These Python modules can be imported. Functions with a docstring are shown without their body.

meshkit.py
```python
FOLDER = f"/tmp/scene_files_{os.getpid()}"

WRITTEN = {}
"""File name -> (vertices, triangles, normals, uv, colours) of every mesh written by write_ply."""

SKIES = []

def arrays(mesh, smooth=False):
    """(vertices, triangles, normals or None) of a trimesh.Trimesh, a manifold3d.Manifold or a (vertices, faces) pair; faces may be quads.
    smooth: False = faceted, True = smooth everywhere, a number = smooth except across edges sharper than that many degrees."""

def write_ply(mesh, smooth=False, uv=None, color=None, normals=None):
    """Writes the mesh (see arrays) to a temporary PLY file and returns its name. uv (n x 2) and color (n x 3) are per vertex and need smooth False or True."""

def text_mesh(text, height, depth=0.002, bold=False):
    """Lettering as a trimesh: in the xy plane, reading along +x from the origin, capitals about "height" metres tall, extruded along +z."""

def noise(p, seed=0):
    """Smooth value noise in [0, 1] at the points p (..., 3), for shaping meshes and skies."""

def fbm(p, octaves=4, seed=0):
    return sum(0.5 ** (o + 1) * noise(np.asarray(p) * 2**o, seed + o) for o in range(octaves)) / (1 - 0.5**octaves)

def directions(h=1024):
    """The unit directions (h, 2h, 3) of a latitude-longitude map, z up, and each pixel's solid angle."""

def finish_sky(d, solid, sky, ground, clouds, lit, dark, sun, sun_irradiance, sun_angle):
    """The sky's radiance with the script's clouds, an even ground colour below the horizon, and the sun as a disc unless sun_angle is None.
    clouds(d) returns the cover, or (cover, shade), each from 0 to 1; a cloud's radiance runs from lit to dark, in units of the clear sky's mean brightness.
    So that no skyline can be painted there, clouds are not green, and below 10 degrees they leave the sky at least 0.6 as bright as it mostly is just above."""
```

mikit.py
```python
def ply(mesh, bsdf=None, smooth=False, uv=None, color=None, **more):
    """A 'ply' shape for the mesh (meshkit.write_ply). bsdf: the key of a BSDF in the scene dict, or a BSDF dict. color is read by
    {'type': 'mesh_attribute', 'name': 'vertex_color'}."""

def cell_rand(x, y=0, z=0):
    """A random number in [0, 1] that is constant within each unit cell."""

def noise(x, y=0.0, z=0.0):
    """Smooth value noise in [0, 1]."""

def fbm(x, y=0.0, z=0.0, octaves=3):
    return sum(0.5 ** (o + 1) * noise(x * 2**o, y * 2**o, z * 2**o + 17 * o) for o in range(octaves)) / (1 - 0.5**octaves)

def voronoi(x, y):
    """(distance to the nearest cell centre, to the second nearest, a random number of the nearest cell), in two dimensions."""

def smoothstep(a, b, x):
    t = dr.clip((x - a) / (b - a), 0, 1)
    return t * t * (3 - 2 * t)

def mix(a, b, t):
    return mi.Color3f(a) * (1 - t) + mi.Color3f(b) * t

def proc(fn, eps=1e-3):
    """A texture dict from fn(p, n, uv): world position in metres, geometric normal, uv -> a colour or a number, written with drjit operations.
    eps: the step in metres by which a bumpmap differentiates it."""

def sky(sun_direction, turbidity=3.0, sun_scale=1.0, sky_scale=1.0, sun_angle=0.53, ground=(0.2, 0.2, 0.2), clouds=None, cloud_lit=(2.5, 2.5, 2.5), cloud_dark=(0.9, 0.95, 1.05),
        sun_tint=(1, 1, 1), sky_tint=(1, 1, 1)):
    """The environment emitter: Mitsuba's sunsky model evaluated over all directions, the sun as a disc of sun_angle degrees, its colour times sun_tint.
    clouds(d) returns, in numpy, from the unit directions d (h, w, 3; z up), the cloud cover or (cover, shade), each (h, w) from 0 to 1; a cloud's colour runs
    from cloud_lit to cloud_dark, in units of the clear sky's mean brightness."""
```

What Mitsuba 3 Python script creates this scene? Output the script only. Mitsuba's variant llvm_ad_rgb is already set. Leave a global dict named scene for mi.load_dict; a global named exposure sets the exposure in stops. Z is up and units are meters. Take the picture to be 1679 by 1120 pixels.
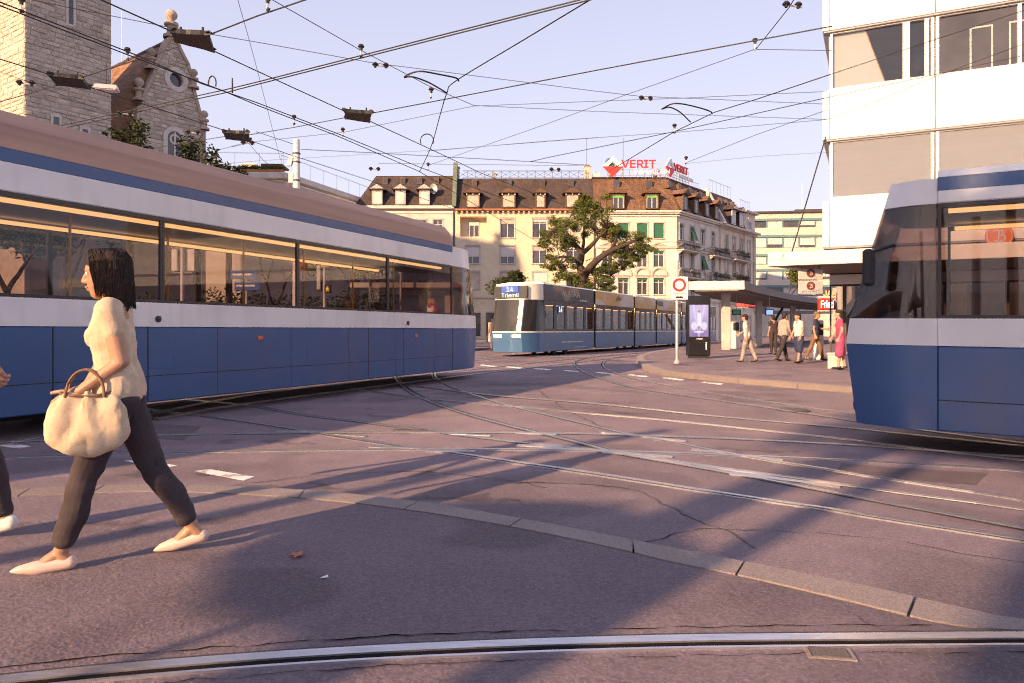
import math, random
import numpy as np, trimesh, mitsuba as mi, drjit as dr, mikit, meshkit
import manifold3d as m3
from shapely.geometry import Polygon, box as sbox, Point
from shapely import union_all
from mikit import proc, noise, fbm, voronoi, cell_rand, smoothstep, mix
T = mi.ScalarTransform4f
rng = np.random.default_rng(14); random.seed(14)
scene, labels = {}, {}

# ---------------------------------------------------------------- camera, sky, exposure
H, F, HY, CX = 1.25, 1200.0, 541.0, 839.5          # eye height, focal length and horizon row of the survey
W0, H0 = 1679.0, 1120.0
scene['camera'] = {'type': 'perspective', 'fov_axis': 'x', 'fov': 2*math.degrees(math.atan(W0/2/F)),
    'principal_point_offset_x': 0.0, 'principal_point_offset_y': (H0/2-HY)/H0, 'near_clip': 0.05, 'far_clip': 3000.0,
    'to_world': T().look_at(origin=[0, 0, H], target=[0, 10, H], up=[0, 0, 1])}
SUN_AZ = np.array([-0.64, -0.77]); SUN_EL = math.radians(19)
SUN = np.array([SUN_AZ[0]*math.cos(SUN_EL), SUN_AZ[1]*math.cos(SUN_EL), math.sin(SUN_EL)])
scene['sky'] = mikit.sky(SUN.tolist(), turbidity=3, sun_scale=1.2, sky_scale=1.5, sun_angle=0.8, sun_tint=(1.05, 0.93, 0.88),
    sky_tint=(1.22, 0.93, 0.98), ground=(0.16, 0.13, 0.14),
    clouds=lambda d: (0.90-0.58*np.clip(d[..., 2]*1.5, 0, 1), 0.0*d[..., 2]), cloud_lit=(1.56, 1.50, 1.76), cloud_dark=(1.2, 1.15, 1.3))
exposure = 2.5

# ---------------------------------------------------------------- survey helpers
def P(px, py, Y): return np.array([(px-CX)/F*Y, Y, H+(HY-py)/F*Y])
def onz(px, py, z): return P(px, py, F*(z-H)/(HY-py))
def sst(a, b, x):
    t = np.clip((np.asarray(x, float)-a)/(b-a), 0, 1); return t*t*(3-2*t)
def gz(x, y): return -0.24*sst(0.5, 6.0, x)*sst(3.4, 6.5, y)*(1-sst(11, 21, y))     # the street falls gently to the right
def gnd(px, py, lift=0.0):
    z = 0.0
    for _ in range(12):
        p = onz(px, py, z+lift); z = float(gz(p[0], p[1]))
    p[2] = z+lift
    return p
def V(*a): return np.array(a, float)
def unit(v): v = np.asarray(v, float); return v/np.linalg.norm(v)

class MB:
    """collects triangles of ONE part"""
    def __init__(s): s.v, s.f, s.n = [], [], 0
    def add(s, v, f):
        v = np.asarray(v, float); f = np.asarray(f, int)
        if f.shape[1] == 4: f = np.vstack([f[:, [0, 1, 2]], f[:, [0, 2, 3]]])
        s.v.append(v); s.f.append(f+s.n); s.n += len(v); return s
    def mesh(s, m): return s.add(m.vertices, m.faces)
    def box(s, lo, hi, fr=None, ch=0.0):
        lo, hi = np.minimum(lo, hi).astype(float), np.maximum(lo, hi).astype(float)
        if ch > 0:
            c = min(ch, 0.45*float(np.min(hi-lo)))
            v = []
            for k in range(3):
                for sx in (0, 1):
                    for sy in (0, 1):
                        for sz in (0, 1):
                            q = np.array([(lo, hi)[sx][0], (lo, hi)[sy][1], (lo, hi)[sz][2]])
                            sg = np.array([1-2*sx, 1-2*sy, 1-2*sz])*c
                            sg[k] = 0; v.append(q+sg)
            h = trimesh.convex.convex_hull(np.array(v)); v, f = np.array(h.vertices), np.array(h.faces)
        else:
            v = np.array([[x, y, z] for x in (lo[0], hi[0]) for y in (lo[1], hi[1]) for z in (lo[2], hi[2])])
            f = np.array([[0, 1, 3, 2], [4, 6, 7, 5], [0, 4, 5, 1], [2, 3, 7, 6], [0, 2, 6, 4], [1, 5, 7, 3]])
        return s.add(fr(v) if fr else v, f)
    def hull(s, pts, fr=None):
        h = trimesh.convex.convex_hull(np.asarray(pts, float)); v = np.array(h.vertices)
        return s.add(fr(v) if fr else v, h.faces)
    def tube(s, pts, r, sides=6, caps=True, fr=None):
        p = np.asarray(pts, float)
        p = fr(p) if fr else p
        r = np.broadcast_to(np.asarray(r, float), (len(p),))
        t = np.gradient(p, axis=0); t /= np.linalg.norm(t, axis=1, keepdims=True)+1e-12
        up = np.where(np.abs(t[:, 2:]) < 0.95, [[0, 0, 1.0]], [[1.0, 0, 0]])
        a = np.cross(t, up); a /= np.linalg.norm(a, axis=1, keepdims=True)+1e-12
        b = np.cross(t, a); g = np.arange(sides)*2*np.pi/sides
        v = (p[:, None]+r[:, None, None]*(np.cos(g)[None, :, None]*a[:, None]+np.sin(g)[None, :, None]*b[:, None])).reshape(-1, 3)
        f = []
        for i in range(len(p)-1):
            for j in range(sides):
                k = (j+1) % sides; f.append([i*sides+j, (i+1)*sides+j, (i+1)*sides+k, i*sides+k])
        s.add(v, f)
        if caps:
            for i, fl in ((0, 1), (len(p)-1, 0)):
                c = np.vstack([v[i*sides:(i+1)*sides], p[i]])
                tri = [[j, (j+1) % sides, sides] if fl else [(j+1) % sides, j, sides] for j in range(sides)]
                s.add(c, tri)
        return s
    def poly(s, pg, d0, d1, fr=None, axes=(0, 2, 1)):
        """shapely polygon in (u,z) extruded from depth d0 to d1; fr maps (u,d,z)"""
        for g in getattr(pg, 'geoms', [pg]):
            if g.is_empty or g.area < 1e-6: continue
            m = trimesh.creation.extrude_polygon(g, d1-d0, engine='earcut')
            v = np.array(m.vertices); v = np.stack([v[:, 0], v[:, 2]+d0, v[:, 1]], 1)
            s.add(fr(v) if fr else v, m.faces[:, ::-1])
        return s
    def lathe(s, prof, at, sides=16, fr=None):
        p = np.asarray(prof, float); g = np.arange(sides)*2*np.pi/sides
        v = np.stack([np.outer(p[:, 0], np.cos(g)), np.outer(p[:, 0], np.sin(g)), np.repeat(p[:, 1][:, None], sides, 1)], -1).reshape(-1, 3)+np.asarray(at, float)
        f = [[i*sides+j, i*sides+(j+1) % sides, (i+1)*sides+(j+1) % sides, (i+1)*sides+j] for i in range(len(p)-1) for j in range(sides)]
        return s.add(fr(v) if fr else v, f)
    def quad(s, a, b, c, d): return s.add([a, b, c, d], [[0, 1, 2, 3]])
    def out(s):
        m = trimesh.Trimesh(np.vstack(s.v), np.vstack(s.f), process=False)
        return m

class Frame:
    """u along, d outward, z up"""
    def __init__(s, o, u, d, w=(0, 0, 1)): s.o, s.m = np.asarray(o, float), np.stack([unit(u), unit(d), unit(w)])
    def __call__(s, v): return np.asarray(v, float) @ s.m + s.o
    def at(s, u, d, z): return Frame(s([u, d, z]), s.m[0], s.m[1], s.m[2])

def name(k):
    if k not in used: used.add(k); return k
    i = 1
    while f'{k}_{i:03d}' in used: i += 1
    k = f'{k}_{i:03d}'; used.add(k); return k
used = set()
def put(key, mesh, mat, smooth=False, label=None, **kw):
    """ONE entry of the scene; key gets a number if taken"""
    key = name(key)
    if isinstance(mesh, MB): mesh = mesh.out()
    scene[key] = mikit.ply(mesh, mat, smooth=smooth, **kw)
    if label: labels[key] = {'label': label}
    return key
def thing(key, label, cat, group=None):
    key = name(key); labels[key] = {'label': label, 'category': cat}
    if group: labels[key]['group'] = group
    return key
def one(key, mesh, mat, label, cat, group=None, smooth=False, kind=None):
    k = put(key, mesh, mat, smooth); labels[k] = {'label': label, 'category': cat}
    if group: labels[k]['group'] = group
    if kind: labels[k]['kind'] = kind
    return k
def struct(key, mesh, mat, smooth=False, kind='structure', label=None):
    k = put(key, mesh, mat, smooth); labels[k] = {'kind': kind}
    if label: labels[k]['label'] = label
    return k

# ---------------------------------------------------------------- materials
def C(*c): return {'type': 'rgb', 'value': list(c)}
def pr(key, c, rough=0.6, metal=0.0, spec=0.5, bump=None, bs=1.0, **kw):
    b = {'type': 'principled', 'base_color': C(*c) if isinstance(c, tuple) else c, 'roughness': rough if not isinstance(rough, dict) else rough, 'metallic': metal, 'specular': spec, **kw}
    if bump is not None: b = {'type': 'bumpmap', 'arbitrary': bump, 'scale': bs, 'bsdf': b}
    scene[key] = {'type': 'twosided', 'bsdf': b}
    return key
def df(key, c):
    scene[key] = {'type': 'twosided', 'bsdf': {'type': 'diffuse', 'reflectance': C(*c) if isinstance(c, tuple) else c}}
    return key
def glow(c, s): return {'type': 'area', 'radiance': C(*(s*x for x in c))}
def var(c, f1=0.5, amt=0.25, f2=None, amt2=0.0, zf=None):
    """a colour with broad blotches and finer mottling"""
    def fn(p, n, uv):
        k = 1+amt*(fbm(p.x*f1, p.y*f1, p.z*(zf or f1), 3)-0.5)*2
        if f2: k = k*(1+amt2*(noise(p.x*f2, p.y*f2, p.z*f2)-0.5)*2)
        return mi.Color3f(*c)*k
    return proc(fn)

def asphalt(base, warm):
    def fn(p, n, uv):
        big = fbm(p.x*0.35, p.y*0.35, 3.0, 4)
        mid = fbm(p.x*2.3, p.y*2.3, 9.0, 3)
        sp = noise(p.x*95, p.y*95, 1.0)
        sp2 = cell_rand(p.x*140, p.y*140)
        k = (0.72+0.42*big)*(0.86+0.28*mid)*(0.78+0.42*sp)
        col = mi.Color3f(*base)*k
        stain = smoothstep(0.60, 0.72, fbm(p.x*0.9+7, p.y*0.9, 21.0, 3))*0.22
        col = col*(1-stain)
        d1, d2, wh = voronoi(p.x*0.55+1.3*mid, p.y*0.55)
        drip = smoothstep(0.16, 0.03, d1+0.10*(noise(p.x*9, p.y*9, 4.0)-0.5))*dr.select(wh > 0.55, 0.38, 0.0)
        rub = smoothstep(0.52, 0.75, fbm((p.x*0.9+p.y*0.42)*0.25, (p.y*0.9-p.x*0.42)*1.9, 8.0, 3))*0.16
        col = col*(1-drip)*(1+rub)
        return mix(col, mi.Color3f(*warm), dr.select(sp2 > 0.965, 0.28, 0.0))
    return proc(fn)
def asphalt_bump(p, n, uv): return noise(p.x*95, p.y*95, 1.0)*0.7+noise(p.x*38, p.y*38, 5.0)*0.5
pr('asphalt', asphalt((0.172, 0.130, 0.150), (0.36, 0.29, 0.29)), 0.82, bump=proc(asphalt_bump, eps=2e-3), bs=0.004, spec=0.35)
pr('asphalt_pave', asphalt((0.160, 0.122, 0.142), (0.35, 0.285, 0.29)), 0.85, bump=proc(asphalt_bump, eps=2e-3), bs=0.004, spec=0.3)
pr('asphalt_dark', asphalt((0.110, 0.082, 0.092), (0.26, 0.21, 0.20)), 0.82, bump=proc(asphalt_bump, eps=2e-3), bs=0.004, spec=0.3)
pr('granite', proc(lambda p, n, uv: mi.Color3f(0.245, 0.195, 0.19)*(0.72+0.3*fbm(p.x*3, p.y*3, p.z*3, 3)+0.28*(cell_rand(p.x*130, p.y*130, p.z*130)-0.5)*1.2)), 0.75, bump=proc(lambda p, n, uv: noise(p.x*60, p.y*60, p.z*60), eps=2e-3), bs=0.002)
pr('rail_steel', proc(lambda p, n, uv: mi.Color3f(0.62, 0.60, 0.66)*(0.75+0.4*fbm(p.x*9, p.y*60, 2.0, 3))), 0.30, metal=0.85)
pr('rail_side', var((0.10, 0.075, 0.065), 4, 0.4), 0.6, metal=0.3)
df('groove', (0.022, 0.018, 0.020))
pr('seam', var((0.055, 0.045, 0.050), 3, 0.3), 0.6)
pr('paint_white', proc(lambda p, n, uv: mix((0.66, 0.62, 0.60), (0.22, 0.18, 0.18), smoothstep(0.52, 0.78, fbm(p.x*7, p.y*7, 1.0, 4)))), 0.7)
pr('paint_yellow', var((0.72, 0.55, 0.08), 5, 0.2), 0.7)
pr('stone_a', var((0.47, 0.40, 0.33), 1.7, 0.22, 14, 0.16), 0.9, bump=proc(lambda p, n, uv: fbm(p.x*7, p.y*7, p.z*7, 3), eps=5e-3), bs=0.05)
pr('stone_b', var((0.40, 0.335, 0.275), 1.7, 0.25, 14, 0.18), 0.9, bump=proc(lambda p, n, uv: fbm(p.x*7, p.y*7, p.z*7, 3), eps=5e-3), bs=0.05)
pr('stone_c', var((0.53, 0.455, 0.37), 1.7, 0.2, 14, 0.14), 0.9, bump=proc(lambda p, n, uv: fbm(p.x*7, p.y*7, p.z*7, 3), eps=5e-3), bs=0.05)
df('mortar', var((0.42, 0.355, 0.295), 2, 0.2))
pr('stone_trim', var((0.40, 0.32, 0.26), 1.1, 0.35, 9, 0.2), 0.85)
pr('ashlar', var((0.56, 0.50, 0.45), 1.4, 0.15, 9, 0.1), 0.85)
def tiles(c, w, h, lo=0.62):
    def fn(p, n, uv):
        t = (p.x+p.y*0.83)/w; r = p.z/h
        row = dr.floor(r); f = r-row; q = t+0.5*(row-2*dr.floor(row/2)); c2 = q-dr.floor(q)
        k = 0.72+0.45*cell_rand(q, r, 3.0)
        k = k*(lo+(1-lo)*smoothstep(0.0, 0.22, f))*(0.75+0.25*smoothstep(0.0, 0.12, c2))
        st = fbm(p.x*0.9, p.y*0.9, p.z*0.22, 3)
        return mi.Color3f(*c)*k*(0.65+0.7*st)
    return proc(fn)
pr('roof_brown', tiles((0.165, 0.088, 0.052), 0.22, 0.26), 0.8)
pr('roof_dark', tiles((0.070, 0.047, 0.043), 0.22, 0.26), 0.8)
pr('roof_slate', tiles((0.22, 0.115, 0.065), 0.26, 0.30), 0.8)
pr('roof_metal', var((0.075, 0.060, 0.060), 1, 0.3), 0.5)
pr('copper', var((0.13, 0.16, 0.125), 2, 0.4), 0.7)
def stucco(c, soil=(0.30, 0.25, 0.21)):
    def fn(p, n, uv):
        st = smoothstep(0.50, 0.80, fbm(p.x*1.1+p.y, p.y*0.3, p.z*0.28, 4))
        return mix(mi.Color3f(*c)*(0.90+0.2*fbm(p.x*2, p.y*2, p.z*2, 3)), mi.Color3f(*soil), st*0.34)
    return proc(fn)
pr('stucco_white', stucco((0.66, 0.59, 0.51)), 0.9)
pr('stucco_yellow', stucco((0.64, 0.535, 0.39)), 0.9)
pr('stucco_grey', stucco((0.56, 0.52, 0.47)), 0.9)
pr('stucco_cream', stucco((0.64, 0.545, 0.44)), 0.9)
pr('trim_white', var((0.64, 0.58, 0.52), 2, 0.15), 0.8)
pr('trim_grey', var((0.40, 0.38, 0.37), 2, 0.15), 0.8)
pr('trim_stone', var((0.52, 0.45, 0.38), 2, 0.2), 0.85)
pr('frame_white', (0.66, 0.64, 0.62), 0.5)
pr('brown_wood', var((0.12, 0.065, 0.04), 3, 0.3), 0.7)
pr('green_blind', proc(lambda p, n, uv: mi.Color3f(0.028, 0.135, 0.078)*(0.75+0.35*smoothstep(0.1, 0.5, dr.abs(p.z*11-dr.floor(p.z*11)-0.5)))), 0.6)
pr('green_light', (0.16, 0.42, 0.10), 0.6)
pr('white_blind', proc(lambda p, n, uv: mi.Color3f(0.62, 0.57, 0.55)*(0.82+0.25*smoothstep(0.1, 0.5, dr.abs(p.z*9-dr.floor(p.z*9)-0.5)))), 0.6)
pr('cream_curtain', var((0.50, 0.40, 0.33), 2, 0.3), 0.8)
pr('orange_blind', (0.55, 0.27, 0.09), 0.7)
pr('window_glass', proc(lambda p, n, uv: mi.Color3f(0.055, 0.05, 0.055)*(0.5+1.2*fbm(p.x*1.3, p.y*1.3, p.z*1.1, 3))), 0.06, spec=0.8)
scene['clear_glass'] = {'type': 'thindielectric', 'int_ior': 1.5, 'specular_transmittance': C(0.80, 0.78, 0.77), 'specular_reflectance': C(0.8, 0.8, 0.8)}
scene['tram_glass'] = {'type': 'thindielectric', 'int_ior': 1.5, 'specular_transmittance': C(0.56, 0.50, 0.51), 'specular_reflectance': C(0.55, 0.55, 0.55)}
scene['tram_glass_dark'] = {'type': 'thindielectric', 'int_ior': 1.5, 'specular_transmittance': C(0.24, 0.18, 0.165), 'specular_reflectance': C(0.5, 0.5, 0.5)}
pr('panel_white', proc(lambda p, n, uv: mi.Color3f(0.70, 0.68, 0.67)*(0.93+0.12*fbm(p.x*0.8, p.y*0.8, p.z*0.35, 3))), 0.45)
pr('panel_grey', (0.30, 0.29, 0.30), 0.5)
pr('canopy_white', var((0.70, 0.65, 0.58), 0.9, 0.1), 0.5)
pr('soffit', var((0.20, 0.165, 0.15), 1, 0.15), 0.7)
pr('blind_fabric', proc(lambda p, n, uv: mi.Color3f(0.200, 0.208, 0.245)*(0.93+0.10*fbm(p.x*0.8+p.y, p.y, p.z*0.4, 3)+0.05*noise(0.0, 0.0, p.z*30))), 0.8)
pr('alu', (0.62, 0.60, 0.60), 0.4, metal=0.3)
pr('dark_metal', (0.035, 0.032, 0.035), 0.5)
pr('black_rubber', (0.020, 0.018, 0.020), 0.6)
pr('black_gloss', (0.012, 0.011, 0.014), 0.15, clearcoat=0.6)
pr('wire_dark', (0.032, 0.028, 0.032), 0.55)
pr('wire_grey', (0.10, 0.085, 0.088), 0.55)
pr('galv', var((0.50, 0.48, 0.48), 3, 0.2), 0.5, metal=0.25)
pr('mast_paint', var((0.62, 0.60, 0.60), 2, 0.12), 0.5)
pr('concrete', var((0.52, 0.46, 0.42), 1.2, 0.22, 12, 0.08), 0.85)
pr('tram_blue_lt', proc(lambda p, n, uv: mi.Color3f(0.052, 0.130, 0.265)*(0.85+0.3*fbm(p.x*0.7, p.y*0.7, p.z*1.5, 3))), 0.34, clearcoat=0.4)
pr('tram_roof', proc(lambda p, n, uv: mi.Color3f(0.40, 0.245, 0.185)*(0.75+0.5*fbm(p.x*0.5, p.y*0.5, p.z*9, 3))), 0.55)
def dirty(c):
    def fn(p, n, uv):
        st = smoothstep(.55, .85, fbm(p.x*1.3+p.y*1.1, p.z*.5, 4.0, 4))*.35+smoothstep(.6, .8, noise((p.x+p.y)*9, p.z*.8, 3.0))*.12
        return mix(mi.Color3f(*c)*(.88+.24*fbm(p.x*.7, p.y*.7, p.z*1.5, 3)), mi.Color3f(.16, .13, .12), st*.5)
    return proc(fn)
pr('tram_white', dirty((0.76, 0.73, 0.72)), 0.30, clearcoat=0.4)
pr('tram_blue', dirty((0.035, 0.092, 0.235)), 0.32, clearcoat=0.4)
pr('tram_dark', (0.030, 0.026, 0.030), 0.35)
pr('tram_under', (0.020, 0.016, 0.018), 0.7)
pr('tram_inner', (0.42, 0.39, 0.38), 0.6)
pr('seat_fabric', var((0.045, 0.060, 0.15), 12, 0.3), 0.9)
pr('rail_yellow', (0.62, 0.36, 0.06), 0.4)
pr('cream_front', (0.72, 0.66, 0.57), 0.35, clearcoat=0.4)
pr('ad_dark', proc(lambda p, n, uv: mix((0.05, 0.038, 0.045), (0.30, 0.17, 0.10), smoothstep(0.50, 0.75, fbm(p.x*0.9, p.y*0.3, p.z*0.9, 3)))), 0.4)
pr('ad_gold', proc(lambda p, n, uv: mix(mix((0.60, 0.34, 0.09), (0.62, 0.55, 0.46), smoothstep(0.40, 0.62, fbm(p.x*0.7+3, p.y*0.25, p.z*0.8, 3))), (0.12, 0.09, 0.09), smoothstep(0.62, 0.74, fbm(p.x*1.4, p.y*0.5, p.z*1.6+5, 3)))), 0.4)
pr('red_paint', (0.60, 0.022, 0.020), 0.4)
pr('red_sign', (0.74, 0.045, 0.035), 0.4)
pr('white_sign', (0.78, 0.75, 0.73), 0.4)
pr('black_sign', (0.02, 0.02, 0.02), 0.5)
pr('blue_sign', (0.04, 0.11, 0.34), 0.4)
pr('sign_rose', (0.55, 0.16, 0.15), 0.4)
pr('maroon_sign', (0.16, 0.035, 0.035), 0.4)
pr('grey_sign', (0.44, 0.43, 0.42), 0.4)
pr('orange_sign', (0.62, 0.14, 0.05), 0.4)
pr('bark', var((0.060, 0.042, 0.034), 6, 0.4, 30, 0.3), 0.95)
def leafmat(key, c, v):
    def fn(p, n, uv): return mi.Color3f(*c)*(0.55+0.95*fbm(p.x*1.1, p.y*1.1, p.z*1.1, 3))*(0.7+0.6*cell_rand(p.x*4, p.y*4, p.z*4))
    scene[key] = {'type': 'twosided', 'bsdf': {'type': 'diffuse', 'reflectance': proc(fn)}}
leafmat('leaf', (0.100, 0.120, 0.036), 1); leafmat('leaf_dark', (0.055, 0.062, 0.030), 1); leafmat('leaf_warm', (0.135, 0.110, 0.045), 1)
pr('screen_white', (0.78, 0.86, 0.90), 0.6)
pr('teal', (0.13, 0.22, 0.24), 0.5)
pr('terracotta', (0.42, 0.17, 0.08), 0.8)
pr('skin', var((0.46, 0.27, 0.20), 14, .14, 120, .06), 0.5); pr('skin_tan', var((0.40, 0.22, 0.145), 14, .18, 130, .08), 0.48, bump=proc(lambda p, n, uv: noise(p.x*400, p.y*400, p.z*400), eps=8e-4), bs=.0006)
pr('hair_dark', var((0.035, 0.022, 0.018), 40, 0.4), 0.75, spec=.3); pr('hair_fair', var((0.20, 0.12, 0.065), 40, 0.4), 0.5)
wv_ = proc(lambda p, n, uv: dr.abs(dr.sin(p.x*900)+dr.sin(p.z*900)+dr.sin(p.y*700))*.3+noise(p.x*60, p.y*60, p.z*60), eps=8e-4)
pr('cloth_cream', var((0.56, 0.43, 0.31), 9, 0.2, 160, .12), 0.9, bump=wv_, bs=.0012); pr('cloth_dark', var((0.050, 0.036, 0.042), 8, 0.3, 160, .2), 0.9, bump=wv_, bs=.0012)
pr('cloth_grey', var((0.36, 0.31, 0.28), 8, 0.2), 0.9); pr('cloth_navy', var((0.035, 0.045, 0.095), 8, 0.3), 0.9)
pr('cloth_white', var((0.62, 0.58, 0.56), 8, 0.12), 0.9); pr('cloth_pink', var((0.38, 0.065, 0.15), 8, 0.2), 0.9); pr('cloth_brown', var((0.20, 0.115, 0.075), 8, 0.2), 0.9)
pr('shoe_pink', (0.60, 0.44, 0.39), 0.5); pr('shoe_white', (0.66, 0.63, 0.60), 0.5); pr('shoe_dark', (0.03, 0.025, 0.028), 0.4)
pr('eye_white', (0.7, 0.68, 0.66), 0.2); pr('lip', (0.40, 0.16, 0.13), 0.5)
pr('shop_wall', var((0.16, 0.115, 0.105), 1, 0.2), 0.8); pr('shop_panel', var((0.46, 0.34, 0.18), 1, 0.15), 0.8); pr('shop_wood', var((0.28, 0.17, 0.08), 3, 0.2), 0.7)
pr('lamp_off', (0.7, 0.68, 0.64), 0.5)
# ================================================================ GROUND
def catmull(pts, step=0.2):
    p = np.asarray(pts, float); q = np.vstack([2*p[0]-p[1], p, 2*p[-1]-p[-2]]); out = []
    for i in range(1, len(q)-2):
        n = max(2, int(np.linalg.norm(q[i+1]-q[i])/step))
        t = np.linspace(0, 1, n, endpoint=False)[:, None]
        out.append(0.5*(2*q[i]+(q[i+1]-q[i-1])*t+(2*q[i-1]-5*q[i]+4*q[i+1]-q[i+2])*t*t+(3*q[i]-q[i-1]-3*q[i+1]+q[i+2])*t**3))
    return np.vstack(out+[p[-1:]])
def xy(pts, lift=0.0): return np.array([gnd(a, b, lift)[:2] for a, b in pts])
xs = np.unique(np.concatenate([[-1500, -600, -250, -120, -80, -50, -30], np.arange(-20, 20.1, 0.5), [25, 30, 50, 80, 120, 250, 600, 1500]]))
ys = np.unique(np.concatenate([[-1500, -600, -250, -100, -50, -20], np.arange(-10, 30.1, 0.5), [40, 55, 70, 90, 120, 160, 250, 600, 1500]]))
gx, gy = np.meshgrid(xs, ys); gzv = gz(gx, gy)
gv = np.stack([gx, gy, gzv], -1).reshape(-1, 3); nx = len(xs)
gf = [[j*nx+i, j*nx+i+1, (j+1)*nx+i+1, (j+1)*nx+i] for j in range(len(ys)-1) for i in range(nx-1)]
struct('road', MB().add(gv, gf), 'asphalt', smooth=True, label='worn grey asphalt of the tram junction crossed by rails')

def sheet(poly, zf, mat, key, thick=0.0, cell=None):
    """a shapely polygon laid on the street at height zf(x,y), with a skirt when thick"""
    m = trimesh.creation.extrude_polygon(poly, max(thick, 0.01), engine='earcut')
    v = np.array(m.vertices); f = np.array(m.faces)
    if cell:
        v, f = trimesh.remesh.subdivide_to_size(v, f, cell)
    top = v[:, 2] > max(thick, 0.01)*0.5
    z = np.array([zf(a, b) for a, b in v[:, :2]])
    v[:, 2] = np.where(top, z, z-max(thick, 0.01))
    return trimesh.Trimesh(v, f, process=False)

# ---- the near footway (camera side) a few centimetres above the carriageway, edged with granite kerbstones
KL = 0.055
kt_px = [(-420, 838), (-150, 815), (0, 804), (150, 796), (310, 795), (500, 803), (686, 822), (856, 850), (1000, 877), (1100, 897), (1221, 920), (1410, 958), (1583, 996), (1679, 1014), (1900, 1026), (2200, 1030)]
kb_px = [(-420, 852), (-150, 828), (0, 815), (150, 808), (287, 806), (489, 816), (662, 835), (835, 863), (1000, 897), (1100, 921), (1207, 942), (1350, 975), (1530, 1018), (1620, 1030), (1700, 1034), (1900, 1035), (2200, 1036)]
kt = catmull([onz(a, b, KL)[:2] for a, b in kt_px], 0.1)
kb = catmull([onz(a, b, KL)[:2] for a, b in kb_px], 0.1)
near_px_joint = [-330, -210, -95, 40, 172, 298, 499, 674, 845, 1030, 1214, 1480, 1790, 2100]
def at_px(line, px):
    q = line[:, 0]/line[:, 1]*F+CX; i = int(np.argmin(np.abs(q-px))); return i
foot = Polygon(np.vstack([kb, [[14, 1.2], [14, -30], [-40, -30], [-40, kb[0][1]]]]))
struct('near_footway', sheet(foot.buffer(0), lambda a, b: 0.05, 'x', 'k', 0.12), 'asphalt_pave', label='grey asphalt footway in the foreground')
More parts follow.
